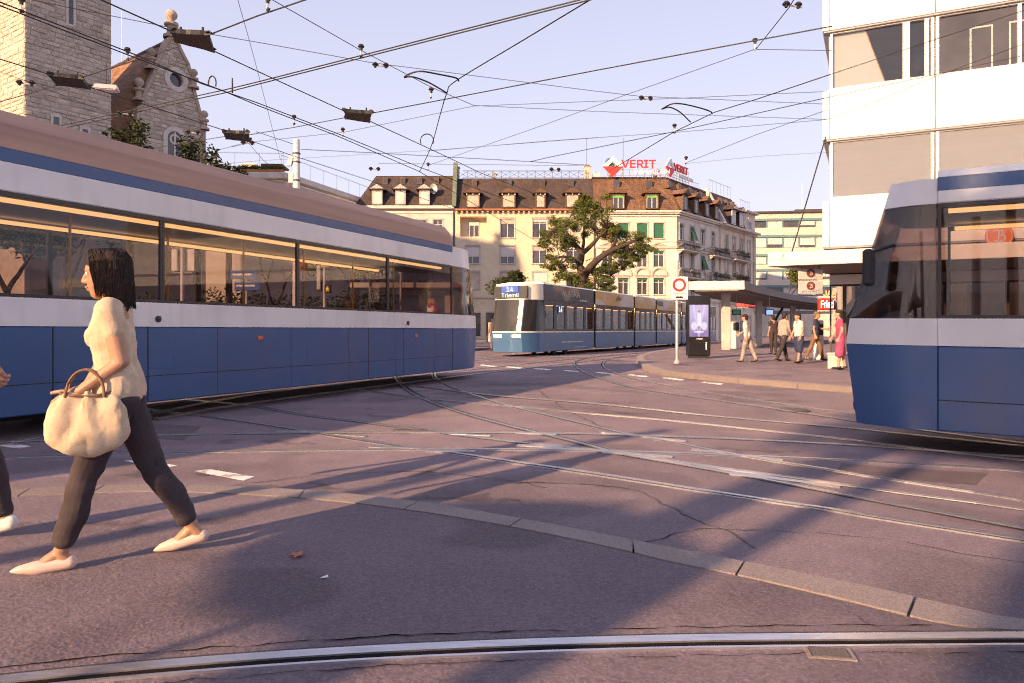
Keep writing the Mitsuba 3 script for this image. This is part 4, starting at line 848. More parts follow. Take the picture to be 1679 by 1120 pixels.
# ================================================================ WHITE OFFICE BUILDING, right
wb = thing('white_office_building', 'white panelled office building with ribbon windows, blinds and ground floor shop at the right', 'building')
bo = P(1360, 541, 24.0); bo[2] = 0
fB = Frame(bo, [2.02, -1, 0], [-1, -2.02, 0])
BL = 16.0
MOD = [0.0]+[3.06*k+3.0 for k in range(5)]          # module joints along the front
FL = [(3.95, 5.35, 7.45), (7.45, 9.0, 10.95), (10.95, 12.55, 14.4)]
FAS = [(3.95, 5.45), (7.45, 9.05), (11.0, 14.0)]     # white spandrel bands
WIN = [(5.45, 7.45), (9.05, 11.0)]
put(wb+'__core', MB().box((0.25, -11, 4.0), (BL, -3.2, 14), fB).box((.05, -11, 0), (.25, -3.2, 14), fB), 'panel_grey')
for i, (a, b) in enumerate(FAS):
    for u0, u1 in zip(MOD[:-1], MOD[1:]):
        put(wb+'__panel', MB().box((u0+.012, -.15, a), (u1-.012, .20, b), fB, .01), 'panel_white')
    put(wb+'__panel', MB().box((-.20, -9, a), (-.004, .20, b), fB, .01), 'panel_white')
    put(wb+'__drip', MB().box((-.16, -.14, a-.05), (BL, .16, a-.002), fB), 'panel_grey')
for j, (a, b) in enumerate(WIN):
    put(wb+'__side_wall', MB().box((-.02, -9, a), (.10, -.05, b), fB), 'panel_grey')
    for i, (u0, u1) in enumerate(zip(MOD[:-1], MOD[1:])):
        k = name(wb+'__window'); m = MB(); t = .09
        lo, hi = u0+.02, u1-.02
        m.box((lo, -.06, a), (lo+t, .07, b), fB); m.box((hi-t, -.06, a), (hi, .07, b), fB); m.box((lo+t, -.06, a), (hi-t, .07, a+t), fB); m.box((lo+t, -.06, b-t), (hi-t, .07, b), fB)
        if j == 1 and i == 0:
            for u in (2.12,): m.box((u, -.05, a+t), (u+.20, .06, b-t), fB)
            m.box((2.72, -.05, a+t), (2.84, .06, b-t), fB)
        elif j == 1: m.box(((lo+hi)/2+.6, -.05, a+t), ((lo+hi)/2+.7, .06, b-t), fB)
        put(k+'__frame', m, 'frame_white')
        if j == 0:
            put(k+'__blind', MB().box((lo+t, -.01, a+.14), (hi-t, .012, b-t), fB), 'blind_fabric')
            put(k+'__blind_rail', MB().box((lo+t, -.02, a+.09), (hi-t, .03, a+.14), fB), 'alu')
        else:
            put(k+'__pane', MB().box((lo+t, -.045, a+t), (hi-t, -.03, b-t), fB), 'window_glass' if i > 0 else 'clear_glass')
            if i == 0:
                put(k+'__screen', MB().hull([(lo+t, -.10, a+t), (1.62, -.10, a+t), (1.05, -.10, b-t), (lo+t, -.10, b-t), (lo+t, -.13, a+t), (1.62, -.13, a+t), (1.05, -.13, b-t), (lo+t, -.13, b-t)], fB), 'screen_white')
                put(k+'__screen_edge', MB().tube([(1.63, -.115, a+t), (1.06, -.115, b-t)], .022, 5, fr=fB), 'rail_yellow')
            else:
                for q in (lo+.9, lo+1.9): put(k+'__inner_door', MB().box((q, -.028, a+t), (q+.05, -.02, a+1.4), fB).box((q+.55, -.028, a+t), (q+.6, -.02, a+1.4), fB).box((q+.05, -.028, a+1.35), (q+.55, -.02, a+1.4), fB), 'trim_grey')
put(wb+'__room_ceiling', MB().box((.2, -3.1, 10.96), (MOD[1]+3, -.2, 11.0), fB), 'shop_wall'); put(wb+'__room_back', MB().box((.2, -3.1, 9.0), (MOD[1]+3, -3.0, 10.96), fB), 'brown_wood')
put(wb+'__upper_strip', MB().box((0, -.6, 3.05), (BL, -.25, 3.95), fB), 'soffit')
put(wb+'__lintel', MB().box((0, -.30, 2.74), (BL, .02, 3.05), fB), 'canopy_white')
# shop behind glass
put(wb+'__shop_floor', MB().box((.05, -3.2, .124), (BL, -.1, .15), fB), 'shop_wood'); put(wb+'__shop_back', MB().box((.25, -3.2, .15), (BL, -3.1, 3.6), fB), 'shop_wall'); put(wb+'__shop_ceiling', MB().box((.25, -3.1, 3.3), (BL, -.62, 3.4), fB), 'shop_wall')
def glowput(key, mesh, c, s, mat='black_gloss'):
    m = mesh.out() if isinstance(mesh, MB) else mesh
    if m.volume < 0: m = trimesh.Trimesh(m.vertices, m.faces[:, ::-1], process=False)
    key = name(key); scene[key] = mikit.ply(m, mat); scene[key]['emitter'] = glow(c, s); return key
for u0, u1, mt in ((2.0, 2.5, 'shop_panel'), (3.15, 4.15, 'shop_panel'), (5.2, 6.4, 'shop_panel'), (7.4, 9.0, 'shop_wood')):
    put(wb+'__wall_panel', MB().box((u0, -3.08, .3), (u1, -3.0, 3.0), fB), mt)
for u in (.9, 1.75, 2.9, 4.4, 5.4): 
    k = name(wb+'__ceiling_spot'); put(k, MB().lathe([(.05, .10), (.06, 0), (.05, -.02)], fB([u, -1.6, 3.2]), 8), 'dark_metal'); glowput(k+'__lamp', MB().lathe([(0, 0.02), (.05, 0.0), (.05, -.02), (0, -.03)], fB([u, -1.6, 3.17]), 8), (1, .78, .48), 5)
for u in (3.6, 5.8): glowput(wb+'__panel_lamp', MB().box((u-.35, -2.72, 3.22), (u+.35, -2.60, 3.29), fB), (1, .72, .34), 1.2)
for u0, u1, h in ((.6, 1.6, 1.1), (2.3, 2.9, 1.45), (3.6, 4.4, 1.0), (5.3, 6.5, 1.2)): put(wb+'__counter', MB().box((u0, -2.3, .15), (u1, -1.7, h), fB, .02), 'shop_wood' if h < 1.3 else 'grey_sign')
sj = [0, .45, 1.75, 3.3, 4.9, 6.5, 8.1, 9.7]
for a, b in zip(sj[:-1], sj[1:]):
    k = name(wb+'__shop_window'); put(k+'__pane', MB().quad(*[fB(q) for q in ((a+.05, -.2, .16), (b-.05, -.2, .16), (b-.05, -.2, 2.72), (a+.05, -.2, 2.72))]), 'clear_glass')
    put(k+'__frame', MB().box((a, -.26, .124), (a+.05, -.14, 2.74), fB).box((b-.05, -.26, .124), (b, -.14, 2.74), fB).box((a+.05, -.26, 2.68), (b-.05, -.14, 2.74), fB).box((a+.05, -.26, .124), (b-.05, -.14, .22), fB), 'dark_metal')
# canopy
cu0 = -1.55
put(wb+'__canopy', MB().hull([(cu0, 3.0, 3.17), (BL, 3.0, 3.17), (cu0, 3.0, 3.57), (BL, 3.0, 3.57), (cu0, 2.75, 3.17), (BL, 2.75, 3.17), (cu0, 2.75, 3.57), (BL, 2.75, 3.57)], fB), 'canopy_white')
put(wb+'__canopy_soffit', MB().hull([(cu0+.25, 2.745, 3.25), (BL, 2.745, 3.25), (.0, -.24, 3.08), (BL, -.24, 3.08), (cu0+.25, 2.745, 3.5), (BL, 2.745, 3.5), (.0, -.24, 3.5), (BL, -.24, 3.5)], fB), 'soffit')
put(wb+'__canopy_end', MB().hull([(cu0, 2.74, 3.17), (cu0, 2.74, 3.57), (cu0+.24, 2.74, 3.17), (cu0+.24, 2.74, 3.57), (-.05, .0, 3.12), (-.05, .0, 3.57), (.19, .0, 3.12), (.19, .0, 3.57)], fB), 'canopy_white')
put(wb+'__canopy_rod', MB().tube([fB([-.1, .2, 7.55]), fB([-.95, 2.4, 3.55])], .022, 5), 'wire_dark')
# round hanging sign with a blackletter initial
c = fB([4.62, .42, 4.02]); k = thing('round_shop_sign', 'round orange red shop sign with pale ornate letter on the white facade', 'sign')
def disc(r, d0, d1, cx=c): return MB().poly(Point((0, 0)).buffer(r, 32), d0, d1, Frame(cx, fB.m[0], fB.m[1]))
put(k+'__disc', disc(.36, -.04, 0.02), 'orange_sign'); put(k+'__ring', MB().poly(Point((0, 0)).buffer(.325, 32).difference(Point((0, 0)).buffer(.30, 32)), .021, .028, Frame(c, fB.m[0], fB.m[1])), 'grey_sign')
def ornate(s, o, fr, d):
    """pale ornate capital: two bent stems, a bar and curled ends"""
    def arc(cx, cz, r, a0, a1, n=12): return [(cx+r*math.cos(a), cz+r*math.sin(a)) for a in np.linspace(a0, a1, n)]
    m = MB()
    for pts in (arc(-.35, .45, .32, 2.8, -.4)+[(-.08, .1), (-.12, -.5)]+arc(-.35, -.5, .22, 0, -2.6), [(.22, .75), (.42, .45), (.2, .1)], [(-.08, .05), (.2, .15)]+arc(.22, -.28, .42, 1.5, -1.7)+[(-.2, -.95)]):
        q = np.array(pts)*s
        from shapely.geometry import LineString
        m.poly(LineString(q).buffer(.09*s, 6), d, d+.012, Frame(o, fr.m[0], fr.m[1]))
    return m
put(k+'__letter', ornate(.22, c, fB, .022), 'grey_sign'); put(k+'__bracket', MB().tube([fB([4.62, .2, 4.25]), fB([4.62, .39, 4.25])], .03, 6), 'dark_metal')
# bakery sign panels hung under the canopy
for i, (py0, py1, lab) in enumerate(((441, 458.5, 'upper grey shop panel with round emblem hung under the canopy corner'), (460, 482, 'lower grey bakery panel with round emblem and lettering under the canopy corner'))):
    k = thing('hanging_shop_sign', lab, 'sign'); Yb = 22.0
    a, b = P(1309.5, py1, Yb), P(1349.5, py0, Yb); fs = Frame([a[0], Yb, a[2]], [1, 0, 0], [0, -1, 0]); w, h = b[0]-a[0], b[2]-a[2]
    put(k+'__panel', MB().box((0, -.05, 0), (w, 0, h), fs, .01), 'grey_sign')
    cc = fs([w/2, .002, h*.6]); put(k+'__emblem', MB().poly(Point((0, 0)).buffer(.128, 24), 0, .01, Frame(cc, [1, 0, 0], [0, -1, 0])), 'maroon_sign'); put(k+'__initial', ornate(.075, cc, fs, .011), 'grey_sign')
    if i:
        tm = meshkit.text_mesh('BÄCKEREI H&R' if False else 'BÄCKEREI', .042, .004); v = np.array(tm.vertices); v = np.stack([v[:, 0]*1.6+.10, .001+v[:, 2], v[:, 1]+.05], 1); put(k+'__lettering', MB().add(fs(v), tm.faces), 'black_sign')
    else: put(k+'__hanger', MB().tube([fs([.1, -.02, h]), fs([.1, -.02, h+.10])], .012, 5).tube([fs([w-.1, -.02, h]), fs([w-.1, -.02, h+.10])], .012, 5), 'dark_metal')

# ================================================================ TRAMS
def nose_outline(w, L, r, n=9):
    """half outlines of a tapered cab: (u, d) from the side to the tip"""
    pts = [(L, w)]
    for t in np.linspace(0, 1, n): 
        a = t*math.pi/2; pts.append((L*(1-t)*.55+ (1-math.sin(a))*L*.18, w-(w-r)*t**1.6))
    pts.append((0.0, r*.55)); pts.append((-.04, 0))
    return pts
def band(m, out, z0, z1, fr, rk0=0.0, rk1=0.0, sh0=0.0, sh1=0.0, th=0.04):
    """a cab skin strip between two heights, raked by rk, narrowed by sh; closed thickness"""
    full = [(u, d) for u, d in out]+[(u, -d) for u, d in out[::-1][1:]]
    lo = np.array([(u+rk0*max(0, 1-u/out[0][0]), d*(1-sh0), z0) for u, d in full]); hi = np.array([(u+rk1*max(0, 1-u/out[0][0]), d*(1-sh1), z1) for u, d in full])
    n = len(full); inn = lambda q: q*[1, 0.965, 1]+[th, 0, 0]
    v = np.vstack([lo, hi, inn(lo), inn(hi)]); f = []
    for i in range(n-1):
        f += [[i, i+1, n+i+1, n+i], [2*n+i, 3*n+i, 3*n+i+1, 2*n+i+1], [n+i, n+i+1, 3*n+i+1, 3*n+i], [i, 2*n+i, 2*n+i+1, i+1]]
    return m.add(fr(v), f)
def cap_fill(m, out, z, fr, rk=0.0, sh=0.0):
    full = [(u, d) for u, d in out]+[(u, -d) for u, d in out[::-1][1:]]
    q = np.array([(u+rk*max(0, 1-u/out[0][0]), d*(1-sh), z) for u, d in full]); n = len(q)
    return m.add(fr(np.vstack([q, [[1.4, 0, z]]])), [[i, (i+1) % n, n] for i in range(n)])
def tram(key, label, fr, mods, sp, group=None):
    """a tram from its cab (u=0) backwards; sp: heights and materials"""
    t = thing(key, label, 'tram'); W = 1.2; NL = sp.get('nose', 2.2)
    out = nose_outline(W, NL, sp.get('tip', .72))
    zb, zk, zw0, zw1, zs, zr = sp['zb'], sp['zk'], sp['zw0'], sp['zw1'], sp['zs'], sp['zr']
    # cab
    put(t+'__cab_skirt', cap_fill(band(MB(), out, zb, zk, fr, .12, .0), out, zb, fr, .12), sp['blue'], smooth=35)
    put(t+'__cab_belt', band(MB(), out, zk+.004, zw0, fr, .0, .04), sp['belt'], smooth=35)
    put(t+'__windscreen', band(MB(), out, zw0+.004, zw1, fr, .04, .42, 0, .02, .02), sp.get('screen', 'window_glass'), smooth=35)
    put(t+'__cab_brow', cap_fill(band(MB(), out, zw1+.004, zs, fr, .42, .50, .02, .03), out, zs, fr, .50, .03), sp['upper'], smooth=35)
    # side bands, module by module
    u = NL; ns = 0
    for mi_, L in enumerate(mods):
        u0, u1 = u+(0.0 if mi_ == 0 else .32), u+L
        for s in (1, -1):
            a, b = (W-.05, W) if s > 0 else (-W, -W+.05)
            put(t+'__skirt', MB().box((u0+.004, a, zb), (u1, b, zk), fr, .015), sp['blue'])
            put(t+'__belt', MB().box((u0+.004, a, zk+.004), (u1, b+.0*s, zw0), fr), sp['belt'])
            put(t+'__upper_band', MB().box((u0+.004, a, zw1), (u1, b, zs-(.15 if sp.get('stripe') else 0)), fr, .012), sp['ads'][mi_ % len(sp['ads'])] if 'ads' in sp else sp['upper'])
            if sp.get('stripe'): put(t+'__stripe', MB().box((u0+.004, a-.005*s, zs-.148), (u1, b-.004*s, zs), fr), sp['stripe'])
            nwin = max(1, int(round((L-.2)/sp.get('wpitch', 1.55)))); w_ = (u1-u0)/nwin
            for i in range(nwin):
                q0, q1 = u0+i*w_, u0+(i+1)*w_; pt = sp.get('pillar', .07)
                k = name(t+'__window')
                put(k+'__frame', MB().box((q0+.004, a+.004, zw0), (q0+pt, b-.006*s, zw1), fr).box((q1-pt, a+.004, zw0), (q1, b-.006*s, zw1), fr).box((q0+pt, a+.004, zw1-sp.get('head', .08)), (q1-pt, b-.006*s, zw1), fr).box((q0+pt, a+.004, zw0), (q1-pt, b-.006*s, zw0+sp.get('foot', .04)), fr), 'tram_dark')
                dd = W-.03 if s > 0 else -W+.03
                put(k+'__pane', MB().quad(*[fr(x) for x in ((q0+pt, dd, zw0+sp.get('foot', .04)), (q1-pt, dd, zw0+sp.get('foot', .04)), (q1-pt, dd, zw1-sp.get('head', .08)), (q0+pt, dd, zw1-sp.get('head', .08)))]), sp.get('glass', 'tram_glass'))
        # floor, ceiling, lamps, seats, poles
        put(t+'__floor', MB().box((u0, -W+.06, zb+.06), (u1, W-.06, zb+.14), fr), 'tram_under')
        put(t+'__ceiling', MB().box((u0, -W+.06, zw1+.02), (u1, W-.06, zw1+.06), fr), 'tram_inner')
        if sp.get('lamps', True):
            for s in (1, -1): glowput(t+'__light_strip', MB().box((u0+.1, s*(W-.30)-.045, zw1-.075), (u1-.1, s*(W-.30)+.045, zw1-.03), fr), (1.0, .56, .20), sp.get('lamp', 1.6))
        if sp.get('seats', True):
            for q in np.arange(u0+.6, u1-.5, 1.55):
                for s in (1, -1):
                    k = name(t+'__seat'); put(k, MB().box((q, s*.35, zb+.55), (q+.42, s*1.05, zb+.62), fr, .02).hull([(q+.40, s*.35, zb+.6), (q+.40, s*1.05, zb+.6), (q+.48, s*.35, zb+1.25), (q+.48, s*1.05, zb+1.25), (q+.46, s*.35, zb+.6), (q+.46, s*1.05, zb+.6), (q+.54, s*.35, zb+1.25), (q+.54, s*1.05, zb+1.25)], fr), 'seat_fabric')
                    put(k+'__leg', MB().box((q+.15, s*.6, zb+.14), (q+.25, s*.8, zb+.55), fr), 'tram_dark')
                put(t+'__grab_pole', MB().tube([(q+.8, .42, zb+.14), (q+.8, .42, zw1)], .018, 5, fr=fr), 'rail_yellow')
        # roof with rounded shoulders
        rp = [(W-.003, zs+.004), (W-.06, zs+(zr-zs)*.55), (W-.22, zr-.05), (W-.5, zr)]
        pg = rp+[(-d, z) for d, z in rp[::-1]]
        v = [(uu, d, z) for uu in (u0+.004, u1) for d, z in pg]; put(t+'__roof', MB().hull(v, fr), sp['roof'])
        for bx in sp.get('boxes', []):
            if bx[0]+u0 < u1: put(t+'__roof_box', MB().box((u0+bx[0], -bx[2], zr-.02), (min(u1, u0+bx[1]), bx[2], zr+bx[3]), fr, .04), sp['boxmat'])
        if mi_ > 0:
            for sd in (1, -1):
                m = MB()
                for i in range(5): m.box((u+.008+i*.0625, sd*(W-.10)-.03+.02*(i % 2), zb+.1), (u+.072+i*.0625, sd*(W-.10)+.03-.02*(i % 2), zs-.02), fr)
                put(t+'__bellows', m, 'black_rubber')
            put(t+'__bellows_roof', MB().box((u+.01, -W+.1, zs-.04), (u+.31, W-.1, zs), fr), 'black_rubber')
        if mi_ % 2 == 0 or len(mods) < 4:
            c = (u0+u1)/2; k = name(t+'__bogie'); put(k, MB().box((c-1.2, -.85, .18), (c+1.2, .85, zb+.05), fr, .05), 'tram_under')
            for q in (c-.75, c+.75):
                for s in (1, -1): put(k+'__wheel', MB().add(fr(trimesh.creation.cylinder(.31, .1, sections=20, transform=trimesh.transformations.rotation_matrix(math.pi/2, [1, 0, 0])).vertices+[q, s*.55, .315]), trimesh.creation.cylinder(.31, .1, sections=20).faces), 'rail_side')
        u = u1
    put(t+'__rear_wall', MB().box((u, -W, zb), (u+.06, W, zs), fr), sp['upper'])
    return t, out, u
# left tram
uL = unit([0.44, 1, 0]); nL = unit([1, -0.44, 0])
q = -5.67-.44*8.1; Yn = -q/(0.44+(CX-806)/F); near = V((806-CX)/F*Yn, Yn, 0)
fLT = Frame(near-nL*1.2, -uL, nL)
spN = dict(zb=.27, zk=1.25, zw0=1.57, zw1=2.68, zs=3.2, zr=3.58, blue='tram_blue', belt='tram_white', upper='tram_white', stripe='tram_blue', roof='tram_roof', lamp=.34, pillar=.06, head=.05, wpitch=1.6, screen='tram_glass')
spL = dict(spN); spL.update(wpitch=2.6, pillar=.035, zk=1.29, zw0=1.62, zw1=2.80, zs=3.28, zr=3.80)
tram('tram', 'blue and white tram with tan roof and lit windows along the left side', fLT, [19.5], spL)
# right tram
nR = unit([-.55, -.84, 0]); uR = unit([.84, -.55, -.0125])
Yq = 9.02; near = V((1383-CX)/F*Yq, Yq, -.175)
fRT = Frame(near-nR*1.2, uR, nR)
spR = dict(spN); spR.update(zr=3.36, zw1=2.90, roof='tram_white', nose=1.0, tip=1.0, wpitch=2.6, pillar=.04)
tRk, outR, _ = tram('tram', 'blue and white tram entering from the right in front of the white building', fRT, [13.0], spR)
# cab fittings of the right tram: lamps, wiper, mirror, bumper line
def nose_pt(fr, out, d, z, push=0.02, z0=.27, z1=1.25):
    u_ = float(np.interp(abs(d), [q[1] for q in out[::-1]], [q[0] for q in out[::-1]])); r_ = .12*(1-(z-z0)/(z1-z0))*max(0, 1-u_/out[0][0])
    return np.array([u_+r_-push, d, z])
for sg in (1, -1):
    k = name(tRk+'__headlight'); pts = [nose_pt(fRT, outR, sg*d, z, p) for d in (.62, .82, .96) for z in (.86, 1.04) for p in (-.02, .02)]; put(k, MB().hull(pts, fRT), 'lamp_off')
put(tRk+'__mirror', MB().tube([fRT([.55, 1.12, 2.45]), fRT([.35, 1.42, 2.35])], .02, 6).box((.25, 1.34, 1.95), (.37, 1.52, 2.38), fRT, .03), 'black_rubber')
put(tRk+'__wiper', MB().tube([fRT(nose_pt(fRT, outR, .2, 1.6, .03)), fRT([.30, .62, 2.2])], .014, 5), 'black_rubber')
put(tRk+'__bumper', MB().hull([nose_pt(fRT, outR, d, z, p) for d in np.linspace(-.9, .9, 7) for z in (.42, .52) for p in (-.03, .03)], fRT), 'tram_dark')
def side_details(t, fr, u0, u1, zb, zk, zs, sgn=1):
    W = 1.2
    for u in np.arange(u0+.9, u1, 1.62):
        put(t+'__panel_joint', MB().box((u-.006, W-.004, zb+.02), (u+.006, W+.0015, zk-.01), fr), 'black_rubber')
    put(t+'__panel_joint', MB().box((u0, W-.004, .62), (u1, W+.0012, .632), fr), 'black_rubber')
    for u in np.arange(u0+1.7, u1, 4.8): put(t+'__marker_lamp', MB().box((u-.06, W, zk-.20), (u+.06, W+.02, zk-.14), fr, .008), 'orange_sign')
    for u in np.arange(u0+1.2, u1, 3.24): put(t+'__hatch', MB().box((u, W, .72), (u+.9, W+.004, 1.02), fr, .0018).box((u+.40, W+.004, .84), (u+.50, W+.012, .88), fr), 'tram_blue')
    for u in np.arange(u0+2.2, u1, 6.4):
        put(t+'__door_joint', MB().box((u-.008, W-.002, zb+.02), (u+.008, W+.004, zk), fr), 'black_rubber'); put(t+'__door_joint', MB().box((u+1.30, W-.002, zb+.02), (u+1.316, W+.004, zk), fr), 'black_rubber'); put(t+'__door_button', MB().lathe([(.045, 0), (.045, .02), (0, .025)], (0, 0, 0), 12, lambda v: fr(np.stack([v[:, 0]+u-.16, W+v[:, 2], v[:, 1]+1.40], 1))), 'tram_dark')
side_details('tram', fLT, 2.2, 21, .27, 1.29, 3.28); side_details(tRk, fRT, 1.0, 14, .27, 1.25, 3.2)
# route 14 tram
u4 = unit([0.512, 1, 0]); n4 = unit([1, -0.512, 0])
near = V((875-CX)/F*33.6, 33.6, 0)
f14 = Frame(near-n4*1.2-u4*.35, u4, n4)
sp4 = dict(zb=.22, zk=1.12, zw0=1.19, zw1=2.66, zs=3.42, zr=3.55, blue='tram_blue_lt', belt='cream_front', upper='cream_front', roof='cream_front', ads=['ad_dark', 'ad_gold', 'ad_gold', 'ad_gold', 'ad_gold'], screen='black_gloss', glass='tram_glass_dark', lamp=2.4, pillar=.16, head=.22, foot=.10, wpitch=1.35, nose=1.5, tip=.74)
t14, out14, _ = tram('tram', 'route 14 tram with blue skirt and cream front approaching in the middle', f14, [6.6, 7.2, 5.0, 7.2, 6.6, 6.6], sp4)
# its face: display, lamps, pillar
fN = Frame(f14([-.05, 0, 0]), n4*1.0, -u4)     # u to the viewer's right, d towards the viewer
def nose_u(d, z): return np.interp(abs(d), [q[1] for q in out14[::-1]], [q[0] for q in out14[::-1]])
k = t14+'__route_display'
put(k, MB().hull([(-.86, -.50-.04, 2.74), (.86, -.54, 2.74), (-.86, -.54, 3.30), (.86, -.54, 3.30), (-.86, -.36, 2.74), (.86, -.36, 2.74), (-.86, -.42, 3.30), (.86, -.42, 3.30)], fN), 'black_gloss')
def nose_text(key, txt, h, u0, z0, d, mat=None, em=None, sx=1.0, bold=True):
    tm = meshkit.text_mesh(txt, h, .012, bold); v = np.array(tm.vertices); v = np.stack([v[:, 0]*sx+u0, d+v[:, 2], v[:, 1]+z0], 1)
    m = MB().add(fN(v), tm.faces)
    return glowput(key, m, *em) if em else put(key, m, mat)
glowput(k+'__number_field', MB().box((-.42, -.40, 2.99), (.42, -.335, 3.29), fN), (.10, .22, .75), .16)
nose_text(k+'__number', '14', .22, -.20, 3.03, -.334, em=((1, 1, 1), .22))
nose_text(k+'__destination', 'Triemli', .18, -.46, 2.775, -.345, em=((1, 1, 1), .2), sx=1.15)
def on_nose(d, z, push=0.0):
    u_ = float(np.interp(abs(d), [q[1] for q in out14[::-1]], [q[0] for q in out14[::-1]])); f_ = (z-1.19)/(2.66-1.19)
    return f14([u_+(.04+.38*f_)*max(0, 1-u_/out14[0][0])-push, d*(1-.02*f_), z])
m = MB()
for i in range(6):
    za, zb_ = 1.2+1.46*i/6, 1.2+1.46*(i+1)/6
    m.hull([on_nose(d, z, p) for d in (.46, .58, .70) for z in (za, zb_) for p in (-.02, .022)])
put(t14+'__corner_post', m, 'cream_front')
for sg in (1, -1):
    k = name(t14+'__headlight'); put(k, MB().hull([nose_pt(f14, out14, sg*d, z, p, .22, 1.12) for d in (.26, .44, .60, .71) for z in (.88, 1.05) for p in (-.03, .018)], f14), 'lamp_off')
    glowput(k+'__lamp', MB().hull([nose_pt(f14, out14, sg*d, z, p, .22, 1.12) for d in (.50, .60) for z in (.92, 1.01) for p in (.019, .026)], f14), (1, .95, .85), .25)
put(t14+'__wiper', MB().tube([fN([.15, .04, 1.22]), fN([.62, -.12, 1.85])], .015, 5), 'black_rubber')
# side number and ad lettering
fT4 = Frame(f14([0, 1.2, 0]), u4, n4)
def side_text(key, txt, h, u0, z0, mat, sx=1.0, em=None, d=.004, bold=False):
    tm = meshkit.text_mesh(txt, h, .008, bold); v = np.array(tm.vertices); v = np.stack([v[:, 0]*sx+u0, d+v[:, 2], v[:, 1]+z0], 1); m = MB().add(fT4(v), tm.faces)
    return glowput(key, m, *em) if em else put(key, m, mat)
put(t14+'__side_display', MB().box((3.15, -.025, 2.05), (3.62, .004, 2.5), fT4), 'blue_sign'); side_text(t14+'__side_number', '14', .26, 3.21, 2.14, None, .95, ((1, 1, 1), .2), .006, True)
side_text(t14+'__advert_lettering', 'ALASKA', .28, 3.6, 2.95, 'grey_sign', 1.6)
side_text(t14+'__advert_small_print', 'alaska reisen', .10, 6.0, 2.76, 'white_sign', 1.2)
put(t14+'__door_line', MB().box((5.2, .001, .35), (6.9, .010, .37), fT4).box((3.6, .001, .62), (6.4, .008, .66), fT4), 'alu')
# pantograph
k = t14+'__pantograph'; m = MB(); a = f14([12.5, 0, 3.5])
for s in (-.45, .45): m.tube([a+n4*s, a+n4*s*.8+u4*1.6+[0, 0, 1.0]], .03, 5).tube([a+n4*s*.8+u4*1.6+[0, 0, 1.0], a+n4*s*.5-u4*.2+[0, 0, 2.1]], .025, 5)
m.tube([a-n4*.9-u4*.2+[0, 0, 2.0], a-n4*.6-u4*.2+[0, 0, 2.12], a+n4*.6-u4*.2+[0, 0, 2.12], a+n4*.9-u4*.2+[0, 0, 2.0]], .03, 5); put(k, m, 'dark_metal')
# ================================================================ OVERHEAD LINES
ZC, ZS = 5.7, 6.4           # height of the contact wires and of the span wires
def sag(a, b, n=9, s=0.0):
    t = np.linspace(0, 1, n)[:, None]; q = a*(1-t)+b*t; q[:, 2] -= (s*4*t*(1-t))[:, 0]; return q
def wire(label, px, z=ZC, r=0.010, mat='wire_dark', second=None, cat='wire', key='overhead_wire', dense=False, ends=None):
    """one overhead wire through sight points at one height; a twin runs just beside"""
    pts = np.array([onz(a, b, z) for a, b in px])
    if dense: pts = catmull(pts, 0.12)
    k = thing(key, label, cat, 'overhead tram wires')
    put(k+'__strand', MB().tube(pts, r, 5), mat, smooth=True)
    if second is not None: put(k+'__strand', MB().tube(np.array([onz(a, b, z) for a, b in second]), r, 5), mat, smooth=True)
    return pts
wire('double wire sloping from the stone tower down to the grey house roof', [(-40, -12), (225, 91), (330, 137), (420, 168), (553, 219), (690, 275), (893, 351)], second=[(-40, -6), (225, 96), (366, 149), (420, 172), (553, 223), (687, 281), (882, 397)], r=.0105)
wire('double wire rising from the tower windows to the top edge right of centre', [(60, 214), (100, 206), (366, 148), (420, 135), (950, 0), (1010, -15)], second=[(60, 219), (100, 211), (366, 153), (420, 139), (967, 0), (1025, -15)], r=.011)
wire('wire from the top left over the ball finial down to the yellow house roof', [(130, -14), (166, 0), (280, 51)], r=.011)
wire('wire between the big finial plate and the centre sky plate', [(349, 83), (420, 116), (566, 183)], r=.010)
wire('wire running from the centre black plate down to the yellow house', [(607, 199), (713, 248), (789, 284), (922, 335)], r=.010)
wire('wire at the left edge leading into the black plate before the tower', [(-60, 77), (0, 97), (77, 121)], r=.010)
wire('wire between the tower plate and the small plate left of the white mast', [(144, 142), (258, 178), (368, 214)], r=.010)
wire('wire from the small black plate past the white mast to the grey house', [(409, 230), (470, 252), (603, 295), (742, 342)], r=.009)
wire('wire at the left edge rising to the black plate before the tower', [(-60, 184), (0, 167), (94, 140)], r=.010)
wire('wire crossing the tower between the two left black plates', [(134, 127), (212, 102), (294, 76)], r=.010)
wire('wire from the big black plate up to the top edge', [(343, 57), (420, 27), (500, 0), (550, -18)], r=.011)
wire('wire rising from the tree tops to the small black plate', [(249, 243), (368, 224)], r=.008)
wire('wire between the small black plate and the centre black plate', [(409, 221), (482, 209), (566, 193)], r=.009)
wire('long wire from the centre black plate to the white office building', [(608, 186), (740, 161), (980, 115), (1365, 43)], r=.011)
wire('thin span wire dropping from the top edge to the pull-off junction', [(430, -12), (447, 0), (587, 80), (707, 143), (777, 173)], ZS, .007)
wire('long span wire from the tower top to the office building under its top windows', [(-30, -14), (51, 0), (268, 43), (420, 69), (610, 103), (980, 150), (1050, 158), (1358, 171)], ZS, .006)
wire('curving wire from the top centre bending down to the house roofs', [(1000, -20), (967, 0), (856, 67), (747, 133), (733, 152), (722, 187), (707, 240), (688, 282)], ZC, .010, dense=True)
wire('thin span wire from behind the mast to the junction and on to the office building', [(380, 241), (420, 232), (563, 217), (777, 174), (980, 166), (1119, 161), (1358, 150)], ZS, .006)
wire('thin span wire from the junction to the office building wall bracket', [(777, 173), (980, 183), (1150, 189), (1358, 196)], ZS, .006)
wire('thin wire rising from the grey house roof to the upper right junction', [(700, 272), (900, 202), (1025, 156), (1240, 80)], ZS, .006)
